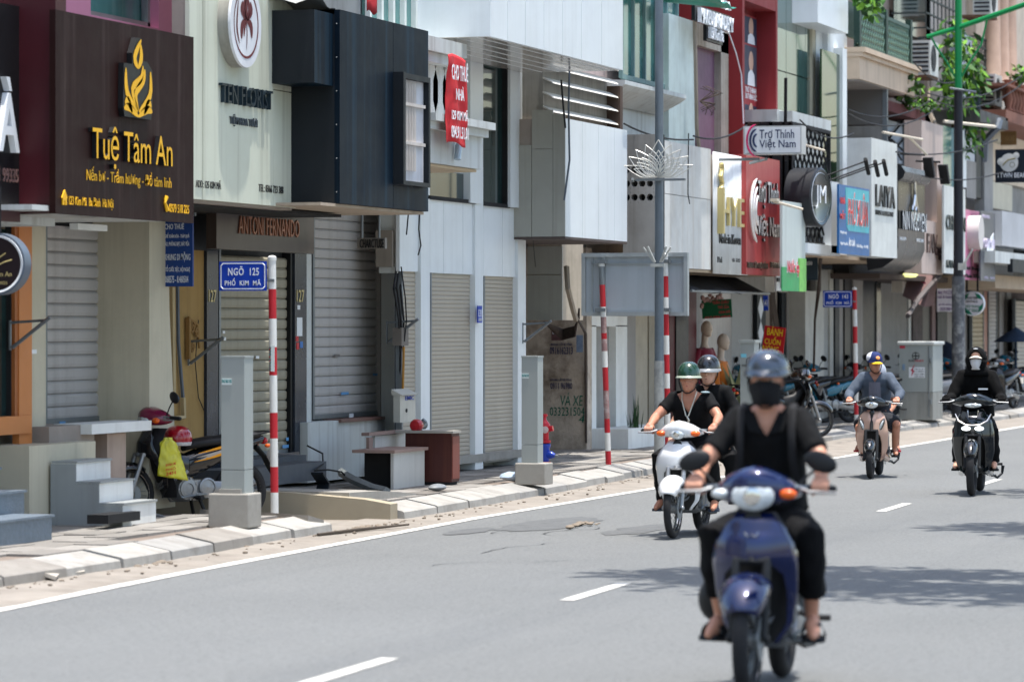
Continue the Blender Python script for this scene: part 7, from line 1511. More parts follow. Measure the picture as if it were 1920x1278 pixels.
ST_F = dict(R=.30, body=navyp, mirrors=.10, cz=1.02, cw=.215, ch=.095, lw=.108, lh=.074, lz=-.035, tw=.078, fend=navyp, fork=bkpl, fw=.125, W=[(.24, .10), (.36, .175), (.52, .205), (.66, .212), (.74, .20), (.82, .16), (.9, .09)], O=[(.24, .08), (.36, .15), (.52, .158), (.60, .145), (.65, .09), (.675, 0), (1.2, 0)], indm=[amber, lensm], indr=.95)
ST_W = dict(body=pearl, fend=pearl, fw=.115, W=[(.24, .10), (.36, .18), (.52, .218), (.66, .225), (.74, .212), (.82, .17), (.9, .09)], O=[(.24, .08), (.36, .145), (.52, .15), (.60, .135), (.65, .08), (.672, 0), (1.2, 0)], cz=1.0, cw=.21, ch=.078, lw=.075, lh=.05)
scW = [(.2, .10), (.3, .17), (.42, .205), (.58, .21), (.72, .195), (.82, .165), (.9, .09)]
ST_P = dict(scooter=True, body=champ, fend=inkp, cowl=inkp, R=.255, tw=.085, alloy=True, W=scW, O=[(.2, .09), (.3, .12), (.45, .125), (.55, .11), (.62, .06), (.645, 0), (1.2, 0)], X=[(.2, .30), (.4, .37), (.6, .45), (.75, .44), (.9, .36)], az0=.22, az1=.88, cz=1.0, cw=.21, ch=.075, lw=.085, lh=.052, ind=False, eyes=(.125, .70, .10, .036), fw=.075, sidebar=True, body2=bkpl, fork=bkpl)
ST_B = dict(scooter=True, body=inkp, fend=greyp if 0 else bkgl, cowl=inkp, R=.315, tw=.09, alloy=True, W=[(.22, .11), (.34, .20), (.5, .235), (.7, .24), (.84, .215), (.93, .16), (1.0, .09)], O=[(.22, .10), (.34, .13), (.55, .135), (.64, .12), (.70, .07), (.73, 0), (1.3, 0)], X=[(.22, .28), (.45, .38), (.66, .47), (.84, .45), (1.0, .36)], az0=.24, az1=.98, cz=1.08, cw=.25, ch=.075, lw=.10, lh=.03, lz=-.05, ind=False, fw=.085, sidebar=True, exh=bkpl, fork=bkpl)
rzF, rzW, rzP, rzB = math.pi + .08, math.pi + .02, math.pi + .10, math.pi + .09
bF = motorbike('dark blue underbone motorbike ridden by the masked man in the foreground', at_front(FS, FT, .96, rzF), rzF, .96, ST_F)
bW = motorbike('white underbone motorbike carrying two men in black shirts', at_front(WS, WT, .88, rzW), rzW, .88, ST_W)
bP = motorbike('champagne pink scooter ridden by the man in a yellow peaked cap', at_front(PS, PT, .87, rzP), rzP, .87, ST_P)
bB = motorbike('black scooter with bright twin headlamps ridden by the hooded rider', at_front(BS_, BT, .9, rzB), rzB, .9, ST_B)
# twin lamps and chrome lines on the black scooter
mb = MB()
for d in (1, -1): mb.ell((.475, d * .075, .765), (.025, .055, .026), 14, 8)
part('twin_lamp', mb, M('lit_lamp', (236, 240, 240), rough=.2, emit=1.2), bB)
mb = MB()
for d in (1, -1): mb.tube([(.40, d * .205, .93), (.43, d * .165, .85), (.475, d * .08, .805), (.485, 0, .80)], [.008, .012, .01, .008], 6)
mb.tube([(.435, .06, .97), (.45, .05, .90), (.455, -.05, .90), (.435, -.06, .97)], .008, 6); part('chrome_trim', mb, chrome, bB)
part('badge_panel', MB().ell((.385, 0, .86), (.02, .035, .035), 12, 8), bkgl, bP)
mb = MB(); mb.tube([(.475, .0, .80), (.475, .02, .79), (.47, .035, .81)], .004, 5).tube([(.475, .0, .80), (.475, -.02, .79), (.47, -.035, .81)], .004, 5); part('wing_badge', mb, chrome, bF)
# bottle shaped black flap seen beside the masked rider's right shin
solo('side_bag', MB(Matrix.Translation((FS + .75, FT + .32, .42)) @ Matrix.Rotation(.15, 4, 'X')).ell((0, 0, 0), (.09, .10, .12), 14, 10), bkpl, 'black pouch hanging beside the right shin of the masked rider', 'bag')
# parked bike by the steps
s_b, t_b = 30.47, 12.10
hd = math.radians(180 - 42 + 16.6 - 90 + 0)
# its nose points to the left of the view and a little towards the camera
rzR = math.atan2(.62, -.78)
bR = motorbike('parked black and wine red motorbike with flame decals and a yellow bag', (s_b, t_b, .02), rzR, .93, dict(body=bkgl, cowl=wine, fend=bkgl, body2=bkgl, mirrors=.16, stripes=True, stand='centre', W=[(.24, .085), (.36, .15), (.52, .17), (.66, .16), (.78, .13), (.9, .08)]))
for o in bR.children:
    if o.name.startswith('leg_shield'): o.data.materials[0] = bkgl
def on_bike(root, p): 
    m = Matrix.LocRotScale(root.location, root.rotation_euler, root.scale); return m @ Vector(p)
c = on_bike(bR, (.06, .0, .80))
hm = M('helmet_red', (150, 18, 30), rough=.2, coat=.8)
o = thing('helmet', 'red open helmet resting on the parked motorbike', 'helmet', c, rzR, local=True)
part('shell', MB().lathe((0, 0, -.04), (0, 0, 1), [(.125, 0), (.13, .04), (.12, .09), (.09, .13), (.05, .15), (.001, .155)], 24), hm, o); part('band', MB().lathe((0, 0, -.06), (0, 0, 1), [(.118, 0), (.128, .025), (.126, .03)], 24), M('helmet_band', (190, 190, 192), rough=.3), o)
c = on_bike(bR, (.26, .17, .58)); o = thing('carrier_bag', 'yellow plastic carrier bag with red print hanging from the parked motorbike', 'bag', c, rzR, local=True); mb = MB()
def bagf(sd_):
    def fn(u, v):
        w_ = .06 + .13 * (1 - v) ** .7 if v < .9 else .05; w_ *= .8; x_ = (u - .5) * 2 * w_ - .05 * (1 - v); z_ = -.16 + .38 * v + .03 * (1 - v) * math.cos(u * 3) * 0 + .05 * u * (1 - v)
        return (x_ + .02 * noise.noise(Vector((u * 4, v * 4, sd_))), sd_ * .035 * math.sin(math.pi * u) * (1 - v * .6) + .012 * noise.noise(Vector((u * 7, v * 6, 3 + sd_))), z_)
    return fn
for sd_ in (1, -1): mb.grid(bagf(sd_), 14, 16)
solid(part('sheet', mb, M('yellow_bag', (196, 190, 36), rough=.35, var=.15, vs=9, spec=.7), o), .001); mb = MB()
for k, (tx_, m_) in enumerate([('BÁNH MÌ', 0), ('PHỐ', 0), ('24H', 0)]): mb.text(tx_, (.05, .05, -.03 - k * .04), (-1, 0, .15), (0, 0, 1), .10, .03, .001, bold=.02)
part('print', mb, M('bag_red_print', (190, 40, 30)), o)
# parked bikes under the far fascias
farB = motorbike('parked black motorbike with its tail to the road behind the masked rider', (0, 0, SW), 0, .9, dict(body=bkgl, body2=bkpl, mirrors=.15), 'motorbikes parked on the far pavement', far=True)
farT = motorbike('parked teal motorbike with a black seat next to the black one', (0, 0, SW), 0, .9, dict(body=tealp, body2=bkpl, mirrors=.15), 'motorbikes parked on the far pavement', far=True)
farG = motorbike('parked grey scooter behind the large power cabinet', (0, 0, SW), 0, .88, dict(ST_P, body=greyp, cowl=bkpl, fend=bkpl, eyes=None, ind=True, mirrors=.15, sidebar=False), 'motorbikes parked on the far pavement', far=True)
def wheel_at(px, py): return G(px, py, SW)
def put(o, px, py, rz, anchor=-.62):
    s, t = wheel_at(px, py); a = anchor * o.scale[0]; o.location = (s - a * math.cos(rz), t - a * math.sin(rz), SW); o.rotation_euler = (0, 0, rz)
put(farB, 1545, 793, 2.45); put(farT, 1592, 792, 2.5)
for (src, px, py, rz, lab) in [(farB, 1712, 786, 2.45, 'parked black and silver motorbike whose tail shows in front of the power cabinet'), (farT, 1482, 800, 2.2, 'parked motorbike with a blue front shield showing beside the masked rider'), (farG, 1795, 775, 2.3, 'parked grey scooter half hidden by the hooded rider'), (farB, 1900, 766, 2.9, 'parked dark motorbike lowest at the right edge'), (farG, 1862, 760, 2.6, 'parked grey scooter right of the hooded rider'),
                               (farT, 1938, 752, 2.5, 'parked teal motorbike cut by the right edge'), (farB, 1640, 778, 2.4, 'parked black motorbike behind the man in the yellow peaked cap'), (farG, 1765, 770, 2.5, 'parked grey scooter with a white front right of the power cabinet'), (farB, 1402, 822, -.9, 'parked dark motorbike between the passenger and the meter cabinet'), (farB, 1505, 797, 2.35, 'parked black motorbike nearest the masked rider on the far pavement'), (farG, 1672, 780, 2.4, 'parked grey scooter squeezed beside the power cabinet'), (farT, 1830, 764, 2.5, 'parked teal motorbike behind the hooded rider'), (farB, 1782, 769, 2.35, 'parked black motorbike just beyond the power cabinet')]:
    c = copy_tree(src, (0, 0, 0), 0, lab); put(c, px, py, rz)
# ------------------------------------------------------------------ people
skins = [M('skin_a', (196, 142, 116), rough=.5, var=.06, vs=14, spec=.4), M('skin_b', (176, 122, 98), rough=.5, var=.06, vs=14, spec=.4), M('skin_c', (206, 158, 134), rough=.5, var=.06, vs=14, spec=.4)]
clothK = M('black_shirt', (11, 12, 14), rough=.9, spec=.2, var=.18, vs=5, bump=.2, bfreq=120); clothT = M('black_trousers', (11, 11, 13), rough=.92, spec=.2, var=.18, vs=5)
hairm = M('black_hair', (22, 20, 20), rough=.55, var=.2, vs=30)
DG = None
def remesh(name, mb, vox, mat, root, wrinkle=0.0, cut=None, smooth=6, vcut=None):
    """one continuous skin over all the shapes in mb"""
    tmp = bpy.data.objects.new('tmp', mb.mesh('tmp', [])); COL.objects.link(tmp)
    md = tmp.modifiers.new('r', 'REMESH'); md.mode = 'VOXEL'; md.voxel_size = vox; md.use_smooth_shade = True
    ms = tmp.modifiers.new('s', 'SMOOTH'); ms.iterations = smooth; ms.factor = .5
    dg = bpy.context.evaluated_depsgraph_get(); me = bpy.data.meshes.new_from_object(tmp.evaluated_get(dg)); bpy.data.objects.remove(tmp)
    if wrinkle:
        for v in me.vertices:
            n_ = noise.noise(v.co * 11 + Vector((3, 1, 0))) + .6 * noise.noise(Vector((v.co.x * 30, v.co.y * 26, v.co.z * 9))); v.co += v.normal * (wrinkle * 1.6 * n_)
    if cut:
        import bmesh
        bm = bmesh.new(); bm.from_mesh(me); bmesh.ops.delete(bm, geom=[f for f in bm.faces if cut(f.calc_center_median())], context='FACES'); bm.to_mesh(me); bm.free(); bm = bmesh.new(); bm.from_mesh(me); ids_ = sorted({v.index for e in bm.edges if e.is_boundary for v in e.verts}); bm.verts.ensure_lookup_table()
        for v in [bm.verts[i] for i in ids_]:
            y_ = max(0, (v.co.z - vcut[1]) * .62 + .004)
            if v.co.x > vcut[0] and abs(abs(v.co.y) - y_) < .02: v.co.y = math.copysign(y_, v.co.y)
        bm.to_mesh(me); bm.free()
    me.name = name; me.materials.clear(); me.materials.append(mat)
    for p in me.polygons: p.use_smooth = True
    o = bpy.data.objects.new(name, me); COL.objects.link(o); o.parent = root; ORG[o.name] = ORG[root.name]; return o
TORSO = [(.76, .165, .125, 0), (.88, .162, .122, .0), (1.0, .15, .112, .03), (1.12, .158, .115, .075), (1.22, .172, .115, .115), (1.30, .178, .10, .14), (1.355, .135, .08, .15), (1.39, .07, .065, .155)]
def torso_rings(x0, dz, infl=0, lo=0, hi=8, k=1.0, wf=1.0):
    return [[(x0 + x * k + (d + infl) * math.cos(a), (w_ + infl) * wf * math.sin(a), z + dz * (z - .76) / .6) for a in [2 * math.pi * j / 24 for j in range(24)]] for z, w_, d, x in TORSO[lo:hi]]
HEAD = [(-.118, .028, .062, .01), (-.10, .048, .078, -.02), (-.075, .058, .084, -.045), (-.045, .065, .086, -.065), (-.01, .071, .084, -.082), (.02, .074, .079, -.092), (.045, .076, .084, -.097), (.08, .072, .075, -.095), (.11, .056, .05, -.075), (.128, .03, .02, -.05)]
def add_head(mb, c, yaw=0, pitch=0, sc_=1.0):
    X = Matrix.Translation(c) @ Matrix.Rotation(yaw, 4, 'Z') @ Matrix.Rotation(pitch, 4, 'Y') @ Matrix.Scale(sc_, 4)
    h = MB(); rings = []
    for z, w_, f, b_ in HEAD:
        r = []
        for j in range(28):
            a = 2 * math.pi * j / 28; ca, sa = math.cos(a), math.sin(a); x = (f if ca > 0 else -b_) * math.copysign(abs(ca) ** .85, ca); r.append((x, w_ * math.copysign(abs(sa) ** .9, sa), z))
        rings.append(r)
    h.loft(rings); h.tube([(.078, 0, .025), (.094, 0, -.005), (.104, 0, -.028), (.088, 0, -.036)], [.008, .010, .014, .008], 8)
    for d in (1, -1):
        h.ell((.088, d * .013, -.03), (.012, .009, .008), 8, 6).ell((-.005, d * .077, -.005), (.02, .008, .03), 10, 8).ell((.062, d * .042, -.022), (.016, .018, .016), 8, 6)
    h.ell((.082, 0, -.058), (.012, .026, .007), 10, 6).ell((.079, 0, -.070), (.012, .022, .008), 10, 6)
    mb.add([X @ v for v in h.v], h.f, True); return X
def face_parts(body, X, brows=True, mouth=True):
    for d in (1, -1):
        mb = MB(X); mb.ell((.074, d * .031, .008), (.010, .014, .0065), 10, 6); part('eye', mb, M('eye_white', (206, 200, 194), rough=.2), body) if 0 else None
        e_ = MB(X); e_.cur = 0; e_.ell((.0765, d * .031, .008), (.008, .0135, .0058), 10, 6); e_.cur = 1; e_.ell((.0815, d * .031, .008), (.0045, .006, .0055), 8, 6)
        part('eye', e_, [M('eye_white', (196, 188, 180), rough=.2), M('iris', (30, 22, 18), rough=.1)], body)
        if brows: b_ = MB(X); b_.tube([(.086, d * .014, .030), (.084, d * .032, .036), (.07, d * .052, .031)], [.004, .005, .002], 6); part('eyebrow', b_, hairm, body)
    if mouth: m_ = MB(X); m_.tube([(.077, -.024, -.064), (.0935, 0, -.064), (.077, .024, -.064)], [.002, .0045, .002], 6); part('mouth', m_, M('lips', (140, 80, 74), rough=.4), body)
def add_hand(mb, wr, gp, sd_):
    """a right (sd=-1) or left hand closed on a grip that runs along y at gp"""
    wr, gp = Vector(wr), Vector(gp); k = gp + Vector((-.012, 0, .036))
    mb.tube([wr, wr * .4 + k * .6, k], [.027, .034, .032], 10, flat=.62 if 0 else 1.15, round_=True)
    for i, (dy, ln) in enumerate([(-.036, .92), (-.012, 1.0), (.012, .97), (.035, .82)]):
        P = []
        for a in (118, 70, 20, -35, -80):
            aa = math.radians(70 + (a - 70) * ln); P.append(gp + Vector((.032 * math.cos(aa) + .002, dy, .032 * math.sin(aa))))
        mb.tube(P, [.0115, .0112, .0105, .0095, .008], 8, round_=True)
    ty = -sd_ * .045
    mb.tube([k + Vector((-.015, ty * .7, -.004)), gp + Vector((-.026, ty, -.006)), gp + Vector((-.012, ty * .95, -.032)), gp + Vector((.014, ty * .8, -.033))], [.015, .013, .0115, .009], 8, round_=True)
def person(label, root_of, sc_, P, shirt=clothK, trousers=clothT, skin=None, sleeve=.62, vneck=.0, tz=0.0, x0=-.29, head_yaw=0, head_pitch=0, hands=True, leg_cover=1.0, shirt_infl=.016, wf=1.0, face=True, mouth=True, kx=1.0, shirt_lo=1, group=None, arm_k=1.0, hide_hands=False):
    root = thing('person', label, 'person', root_of.location, root_of.rotation_euler.z, group, local=True); root.scale = (sc_,) * 3
    b = MB(); top = 1.39 + tz * 1.05; xs = x0 + .155 * kx
    b.loft(torso_rings(x0, tz, 0, k=kx, wf=wf)); nk = Vector((xs, 0, top - .02)); hc = Vector((xs + .075 + P.get('hx', 0), P.get('hy', 0), top + .118))
    b.tube([nk, nk * .4 + hc * .6 + Vector((-.02, 0, -.03)), hc + Vector((-.02, 0, -.02))], [.062, .056, .056], 14)
    X = add_head(b, hc, head_yaw, head_pitch)
    sh, st_, tr = MB(), {}, MB(); sh.loft(torso_rings(x0, tz, shirt_infl, shirt_lo, 8, k=kx, wf=wf)); tr.loft(torso_rings(x0, tz, .012, 0, 3, k=kx, wf=wf))
    for sd_, nm in ((1, 'L'), (-1, 'R')):
        f = lambda v: Vector((v[0], v[1] * sd_, v[2])) 
        g = lambda key: f(P.get(key + nm, P[key]))
        s0 = Vector((xs - .005, sd_ * .158 * wf, top - .078)); el, wr, gp = g('el'), g('wr'), g('gp')
        b.tube([Vector((xs, sd_ * .08, top - .08)), s0, s0 * .5 + el * .5, el, el * .6 + wr * .4, wr], [v * arm_k for v in (.062, .060, .050, .042, .042, .027)], 14, round_=True)
        if hands: add_hand(b, wr, gp, sd_)
        e_ = s0 + (el - s0) * min(1, sleeve) if sleeve <= 1 else None
        if sleeve <= 1: sh.tube([Vector((xs, sd_ * .08, top - .075)), s0 + Vector((0, 0, .006)), e_ * .6 + s0 * .4, e_], [v * arm_k for v in (.082, .072, .066, .063)], 16)
        else: sh.tube([Vector((xs, sd_ * .08, top - .075)), s0 + Vector((0, 0, .006)), s0 * .5 + el * .5, el, el * .5 + wr * .5, el * .08 + wr * .92], [v * arm_k for v in (.078, .082, .074, .068, .058, .046)], 16, round_=True)
        hp, kn, an, to = Vector((x0 + .02, sd_ * .095, .80)), g('kn'), g('an'), g('to')
        b.tube([hp, hp * .5 + kn * .5, kn, kn * .6 + an * .4, an], [.085, .075, .056, .053, .034], 14, round_=True); ft_ = (to - an); ft_.z = 0; ft_.normalize(); b.tube([an + Vector((-.025, 0, -.018)), an * .4 + to * .6, to + Vector((0, 0, -.012)), to + ft_ * .055 + Vector((0, 0, -.022))], [.036, .038, .036, .022], 12, round_=True)
        if leg_cover > .5: ck = kn + (an - kn) * (leg_cover - .5) * 2; tr.tube([hp, hp * .5 + kn * .5, kn, kn * .5 + ck * .5, ck], [.105, .096, .078, .074, .066], 16, round_=False)
        else: tr.tube([hp, hp * .5 + kn * .5, hp * .12 + kn * .88], [.11, .105, .098], 16)
        if leg_cover <= .5: b.ell(tuple(kn), (.06, .056, .06), 10, 8)
    body = remesh('body', b, .0075, skin or skins[0], root, smooth=3)
    vz = top - vneck
    cut = (lambda c: c.x > xs + .01 and c.z > vz and abs(c.y) < (c.z - vz) * .62 + .004) if vneck else None
    sp_ = remesh('shirt', sh, .012, shirt, body, .005, cut, 5, (xs, vz)); part_tr = remesh('trousers', tr, .013, trousers, body, .006, None, 5)
    if face: face_parts(body, X, mouth=mouth)
    return root, body, X, dict(top=top, xs=xs)
def shoe(body, an, to, mat, sandal=False):
    an, to = Vector(an), Vector(to); d = (to - an); d.z = 0; d.normalize(); side = Vector((-d.y, d.x, 0)); mb = MB(); heel = an - d * .05; z0 = min(an.z, to.z) - .062
    out = [(heel + d * f + side * w_) for f, w_ in [(-.02, -.034), (.06, -.042), (.16, -.056), (.24, -.046), (.27, 0), (.24, .046), (.16, .056), (.06, .042), (-.02, .034)]]
    mb.loft([[(p.x, p.y, z0) for p in out], [(p.x, p.y, z0 + .025) for p in out]], smooth=False)
    if sandal: solid_ = [[heel + d * f + side * (.058 * math.cos(a)) + Vector((0, 0, z0 + .02 - heel.z + .092 * math.sin(a) * (1 - .25 * (f - .1) / .09))) for a in [math.pi * k / 10 for k in range(11)]] for f in (.07, .13, .19)]; mb.loft(solid_, caps=False, closed=False)
    else: mb.loft([[(heel + d * f) + side * (w_ * math.cos(a)) + Vector((0, 0, z0 + .02 - heel.z + max(0, h * math.sin(a)))) for a in [math.pi * k / 8 for k in range(9)]] for f, w_, h in [(-.02, .025, .06), (.03, .036, .085), (.1, .04, .075), (.18, .044, .055), (.25, .02, .02)]], caps=False, closed=False)
    return part('sandal' if sandal else 'shoe', mb, mat, body)
def dome(body, X, mat, name='helmet', h=.155, r=(.125, .108), z0=.015, brim=.0, brim_z=0.0, rim=None, visor=0):
    mb = MB(X); n = 28; rings = []
    for k in range(9):
        a = math.pi / 2 * k / 8.3; rings.append([(-.008 + r[0] * math.cos(a) ** .8 * math.cos(b_), r[1] * math.cos(a) ** .8 * math.sin(b_), z0 + h * math.sin(a)) for b_ in [2 * math.pi * j / n for j in range(n)]])
    mb.loft(rings); hp = part(name, mb, mat, body)
    m2 = MB(X); br = brim; prof = [(1.0, .004), (1.05, -.004), (1.0 + br / r[0], -.012 - brim_z), (1.0 + br / r[0], -.018 - brim_z), (1.0, -.008)]
    m2.loft([[(-.008 + r[0] * q * math.cos(b_) + (visor * max(0, math.cos(b_)) ** 3 if i in (2, 3) else 0), r[1] * q * math.sin(b_), z0 + dz - (.012 if visor and i in (2, 3) and math.cos(b_) > .3 else 0)) for b_ in [2 * math.pi * j / n for j in range(n)]] for i, (q, dz) in enumerate(prof)])
    part('rim', m2, rim or mat, hp); m3 = MB(X)
    for d in (1, -1): m3.tube([(.0, d * .098, z0 + .01), (.01, d * .088, -.04), (.035, d * .062, -.10), (.055, d * .02, -.128), (.056, 0, -.13)], .006, 6)
    part('strap', m3, blackm, body); return hp
def mask(body, X, mat):
    mb = MB(X); mb.grid(lambda u, v: (.116 - .068 * abs(2 * u - 1) ** 1.9 + .018 * math.sin(math.pi * min(1, v * 1.15)) * (1 - abs(2 * u - 1)) - .02 * (1 - v), (2 * u - 1) * (.082 - .012 * (1 - v)), -.118 + .125 * v - .018 * abs(2 * u - 1) ** 2 * v), 14, 10); solid(part('face_mask', mb, mat, body), .003)
    m2 = MB(X)
    for d in (1, -1): m2.tube([(.045, d * .08, -.01), (.0, d * .083, .012)], .0025, 4).tube([(.04, d * .073, -.09), (-.005, d * .082, -.03)], .0025, 4)
    part('ear_loop', m2, mat, body)
gx, gy, gz = .262, .315, 1.0
# masked rider in the foreground
PF = dict(el=(.03, .295, 1.13), wr=(.20, .305, 1.065), gp=(gx, .315, 1.022), kn=(.16, .25, .77), an=(-.04, .23, .36), to=(.10, .255, .30), elR=(.02, .315, 1.13))
r1, b1, X1, I1 = person('person in a black polo shirt, black face mask and dark helmet riding a blue motorbike', bF, .96, PF, tz=.03, vneck=.15, sleeve=.72, leg_cover=.86, skin=skins[0], mouth=False, shirt_infl=.022, wf=1.0, arm_k=1.0)
dome(b1, X1, M('helmet_gunmetal', (52, 60, 72), rough=.16, metal=.4, coat=1), brim=.006, visor=.02, r=(.128, .112), h=.105, z0=.055); mask(b1, X1, M('mask_black', (16, 16, 18), rough=.8))
for sd_ in (1, -1): shoe(b1, (-.05, .23 * sd_, .36), (.10, .265 * sd_, .31), M('slide_black', (26, 30, 36), rough=.7), True)
mb = MB()
for sd_ in (1, -1): mb.tube([(-.14, sd_ * .125, 1.425), (-.06, sd_ * .128, 1.40), (-.012, sd_ * .13, 1.30), (-.02, sd_ * .135, 1.15), (-.08, sd_ * .15, 1.02)], .02, 8, flat=.4, up=(0, 1, 0))
part('backpack_strap', mb, M('strap_charcoal', (26, 26, 28), rough=.8), b1); mb = MB()
for sd_ in (1, -1): mb.prism([(0, 0), (.075 * sd_, .02), (.10 * sd_, .10), (.05 * sd_, .12)], (-.02, .012 * sd_, I1['top'] - .15), (0, 1, 0), (-.25, 0, .97), (.008, 0, .003))
part('collar', mb, clothK, b1)
# driver and passenger of the white bike
PW = dict(el=(.0, .305, 1.12), wr=(.19, .315, 1.045), gp=(gx, .31, 1.002), kn=(.13, .25, .74), an=(-.08, .25, .33), to=(.08, .27, .28))
PWd = dict(PW); r2, b2_, X2, I2 = person('person in a black polo shirt and green dome helmet driving the white motorbike', bW, .88, PWd, vneck=.2, sleeve=.6, tz=-.03, skin=skins[1], head_yaw=.0, wf=1.06, arm_k=1.05)
dome(b2_, X2, M('helmet_green', (26, 58, 44), rough=.2, coat=.8), brim=.016, rim=M('rim_pale', (150, 160, 146), rough=.3, coat=.5), r=(.128, .112), h=.14, z0=.03)
for sd_ in (1, -1): shoe(b2_, (-.08, .25 * sd_, .33), (.08, .27 * sd_, .29), M('shoe_navy', (30, 44, 62), rough=.6))
mb = MB(); 
for sd_ in (1, -1): mb.tube([(-.10, sd_ * .07, I2['top'] - .0), (-.03, sd_ * .06, I2['top'] - .08), (.008, sd_ * .012, I2['top'] - .23)], .006, 6)
mb.tube([(.02, .0, I2['top'] - .23), (.025, .02, I2['top'] - .27), (.022, .012, I2['top'] - .31), (.02, -.015, I2['top'] - .325)], [.008, .011, .009, .003], 6); part('necklace', mb, M('silver_chain', (196, 194, 180), rough=.3, metal=.6), b2_)
part('shoulder_patch', MB().ell((-.09, .155, I2['top'] - .005), (.05, .045, .012), 10, 6), M('patch_grey', (120, 140, 148), rough=.6), b2_)
for sd_ in (1, -1): part('wristband', MB().lathe((.175, .3155 * sd_, 1.052), (.7, 0, -.2), [(.031, -.008), (.033, 0), (.031, .008)], 14), M('band_tan', (170, 150, 120), rough=.5), b2_) if sd_ > 0 else None
PP = dict(el=(-.52, .33, 1.05), wr=(-.22, .30, .86), gp=(-.14, .27, .84), kn=(-.12, .31, .72), an=(-.36, .30, .38), to=(-.22, .32, .35), hy=.02)
r3, b3_, X3, I3 = person('person in a black shirt and black helmet sitting behind the driver of the white motorbike', bW, .88, PP, x0=-.68, tz=.03, vneck=.06, sleeve=.66, skin=skins[2], wf=1.1); r3.location = Vector(r3.location) + Vector((0, -.075, .0))
dome(b3_, X3, M('helmet_black', (28, 30, 34), rough=.2, coat=.8), brim=.008, rim=M('rim_silver', (130, 134, 138), rough=.3), visor=.02, r=(.13, .115), h=.14, z0=.03)
for sd_ in (1, -1): shoe(b3_, (-.36, .30 * sd_, .38), (-.22, .32 * sd_, .35), M('shoe_black', (24, 24, 26), rough=.6))
# man in the cap and his hidden passenger
denim = M('denim_jacket', (74, 84, 98), rough=.8, var=.2, vs=5, blotch=.3, bcol=(52, 60, 74), bs=5)
PC = dict(el=(-.02, .335, 1.10), wr=(.18, .325, 1.045), gp=(gx - .01, .31, 1.0), kn=(.08, .20, .66), an=(.08, .14, .36), to=(.22, .14, .35), knL=(.12, .30, .70), anL=(-.02, .26, .36), toL=(.12, .29, .33))
r4, b4, X4, I4 = person('person in a denim shirt and blue cap with yellow peak riding the pink scooter', bP, .87, PC, shirt=denim, trousers=M('shorts_charcoal', (40, 42, 48), rough=.85), vneck=.13, sleeve=1.5, leg_cover=.3, skin=skins[1], head_yaw=.45, head_pitch=.12, wf=1.06, shirt_infl=.03, arm_k=1.05)
mb = MB(); mb.grid(lambda u, v: (-.035 + .02 * math.sin(math.pi * u) - .10 * (1 - v) * .6 + .045, (u - .5) * (.17 - .02 * v), .93 + .33 * v), 10, 14); part('inner_shirt', mb, M('striped_shirt', (104, 104, 116), rough=.85, streak=.6, scol=(66, 66, 80), sw=60, sz=1), b4); 
for v in b4.children[-1].data.vertices: v.co.x += .05
hp = dome(b4, X4, M('cap_navy', (30, 44, 92), rough=.8), 'cap', h=.125, r=(.118, .10), z0=.03, brim=0); 
m2 = MB(X4); m2.grid(lambda u, v: (.095 + .085 * v * (1 - .45 * abs(2 * u - 1) ** 2) - .06 * abs(2 * u - 1) ** 2, (2 * u - 1) * (.085 - .012 * v), .035 - .02 * v - .018 * abs(2 * u - 1) ** 2), 12, 6); solid(part('peak', m2, M('peak_yellow', (232, 186, 30), rough=.7), hp), .004); part('badge', MB(X4).ell((.098, 0, .085), (.012, .03, .026), 12, 8, Matrix.Rotation(-.5, 3, 'Y')), M('badge_orange', (222, 150, 90), rough=.6), hp)
m3 = MB(X4); m3.grid(lambda u, v: (-.012 + .121 * math.cos(.5 + math.pi * .75 * v + .0) * math.cos(u * .9) ** 1, -.103 * math.sin(.55 + math.pi * .5 * v) * math.cos(u * .9), .035 + .118 * math.sin(u * .9)), 8, 8) if 0 else m3.ell((-.03, -.01, .07), (.102, .104, .082), 18, 10); part('mesh_panel', m3, M('cap_mesh', (196, 200, 210), rough=.7), hp)
for sd_ in (1, -1): shoe(b4, PC['anL' if sd_ > 0 else 'an'] if sd_ > 0 else (.08, -.14, .36), PC['toL'] if sd_ > 0 else (.22, -.14, .35), M('sandal_black', (28, 28, 32), rough=.7), True)
PQ = dict(el=(-.45, .22, 1.0), wr=(-.2, .16, .88), gp=(-.12, .12, .86), kn=(-.10, .27, .66), an=(-.30, .27, .40), to=(-.16, .29, .38))
r5, b5, X5, I5 = person('person with bare shins and red clogs hidden behind the driver of the pink scooter', bP, .80, PQ, shirt=M('pale_shirt', (150, 152, 160), rough=.85), trousers=M('patterned_shorts', (170, 160, 168), rough=.85, var=.3, vs=14), x0=-.62, tz=-.06, sleeve=.6, leg_cover=.3, skin=skins[1], face=False)
dome(b5, X5, M('helmet_pale', (150, 156, 170), rough=.3, coat=.5), brim=.006, r=(.125, .11), h=.14, z0=.02); r5.location = Vector(r5.location) + Vector((0, -.02, .03))
for sd_ in (1, -1): shoe(b5, (-.30, .27 * sd_, .40), (-.16, .29 * sd_, .38), M('clog_red', (166, 24, 44), rough=.5))
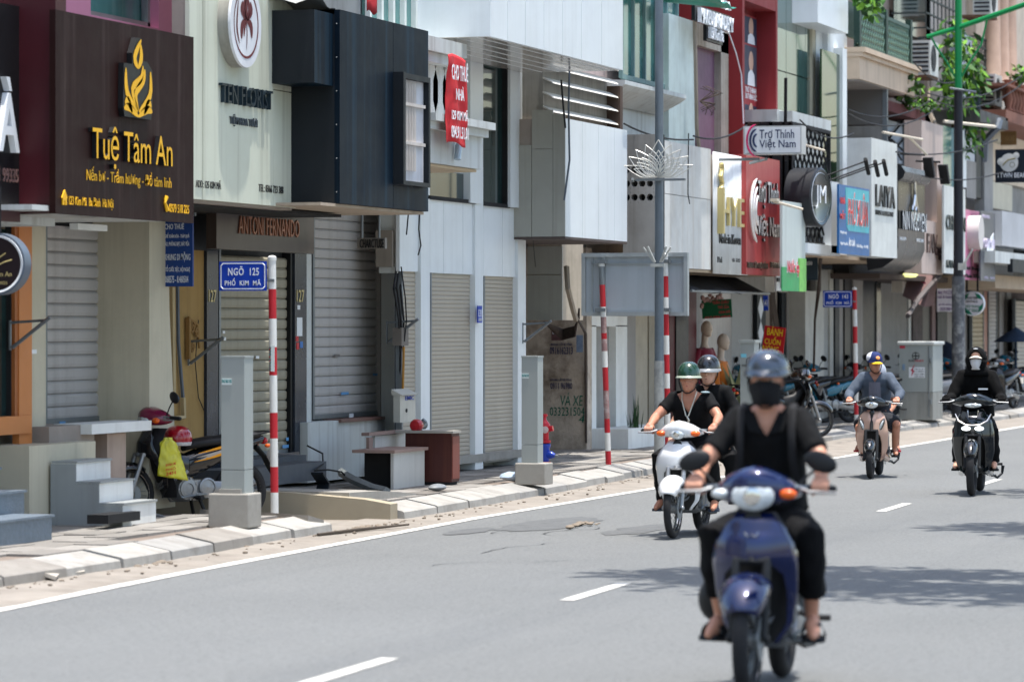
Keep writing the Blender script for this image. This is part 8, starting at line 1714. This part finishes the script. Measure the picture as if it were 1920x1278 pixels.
# hooded rider
hood = M('hoodie_black', (9, 9, 10), rough=.95, spec=.15, var=.2, vs=5)
PH = dict(el=(-.03, .285, 1.10), wr=(.18, .30, 1.10), gp=(gx - .01, .32, 1.08), kn=(.05, .19, .72), an=(-.02, .21, .36), to=(.12, .22, .33))
r6, b6, X6, I6 = person('person in a black hoodie and white mask riding the black scooter', bB, .9, PH, shirt=hood, sleeve=1.5, tz=.04, skin=skins[2], wf=1.0, shirt_infl=.04, arm_k=1.1, mouth=False)
gl6 = MB()
for sd_ in (1, -1): add_hand(gl6, (.185, .30 * sd_, 1.10), (gx - .01, .32 * sd_, 1.08), sd_)
for i_, v in enumerate(gl6.v): pass
g6 = remesh('glove', gl6, .009, hood, b6, smooth=1)
for v in g6.data.vertices: v.co += v.normal * .005
mask(b6, X6, M('mask_white', (206, 204, 204), rough=.8))
hd_ = MB(); T6 = I6['top']; c6 = X6.translation
def hoodf(u, v):
    a = 2 * math.pi * u; o_ = v
    # from the face opening (v=0) round the skull to the back
    rx = [(.0, .078, .105), (.18, .115, .145), (.5, .125, .155), (.8, .10, .12), (1, .02, .02)]
    ry, rz__ = hs([(p[0], p[1]) for p in rx], v), hs([(p[0], p[2]) for p in rx], v); x_ = .085 - .27 * v
    return (c6.x + x_ - .03 * math.sin(a) * 0, c6.y + ry * math.cos(a), c6.z + .005 + rz__ * math.sin(a) - .01 - (.03 if math.sin(a) < -.3 and v > .1 else 0))
hd_.grid(hoodf, 26, 14); solid(part('hood', hd_, hood, b6), .012, 1); nb = MB(); nb.loft([[(c6.x - .05 + r * math.cos(a), c6.y + r * 1.05 * math.sin(a), z) for a in [2 * math.pi * k / 18 for k in range(18)]] for r, z in [(.15, T6 - .06), (.125, T6 + .0), (.105, T6 + .06)]], caps=False); solid(part('hood_collar', nb, hood, b6), .012)
pk_ = MB(X6); pk_.grid(lambda u, v: (.085 + .07 * v * (1 - .4 * abs(2 * u - 1) ** 2) - .05 * abs(2 * u - 1) ** 2, (2 * u - 1) * .078, .04 - .018 * v - .015 * abs(2 * u - 1) ** 2), 12, 5); solid(part('cap_peak', pk_, M('peak_pale', (200, 196, 186), rough=.7), b6), .004)
part('chest_print', MB().box(.02, .024, .03, .14, 1.2, 1.22), whl, b6); part('hood_print', MB(X6).ell((.085, 0, .125), (.01, .03, .006), 8, 5), whl, b6)
for sd_ in (1, -1): shoe(b6, (-.02, .21 * sd_, .36), (.12, .22 * sd_, .33), M('shoe_black', (24, 24, 26)))
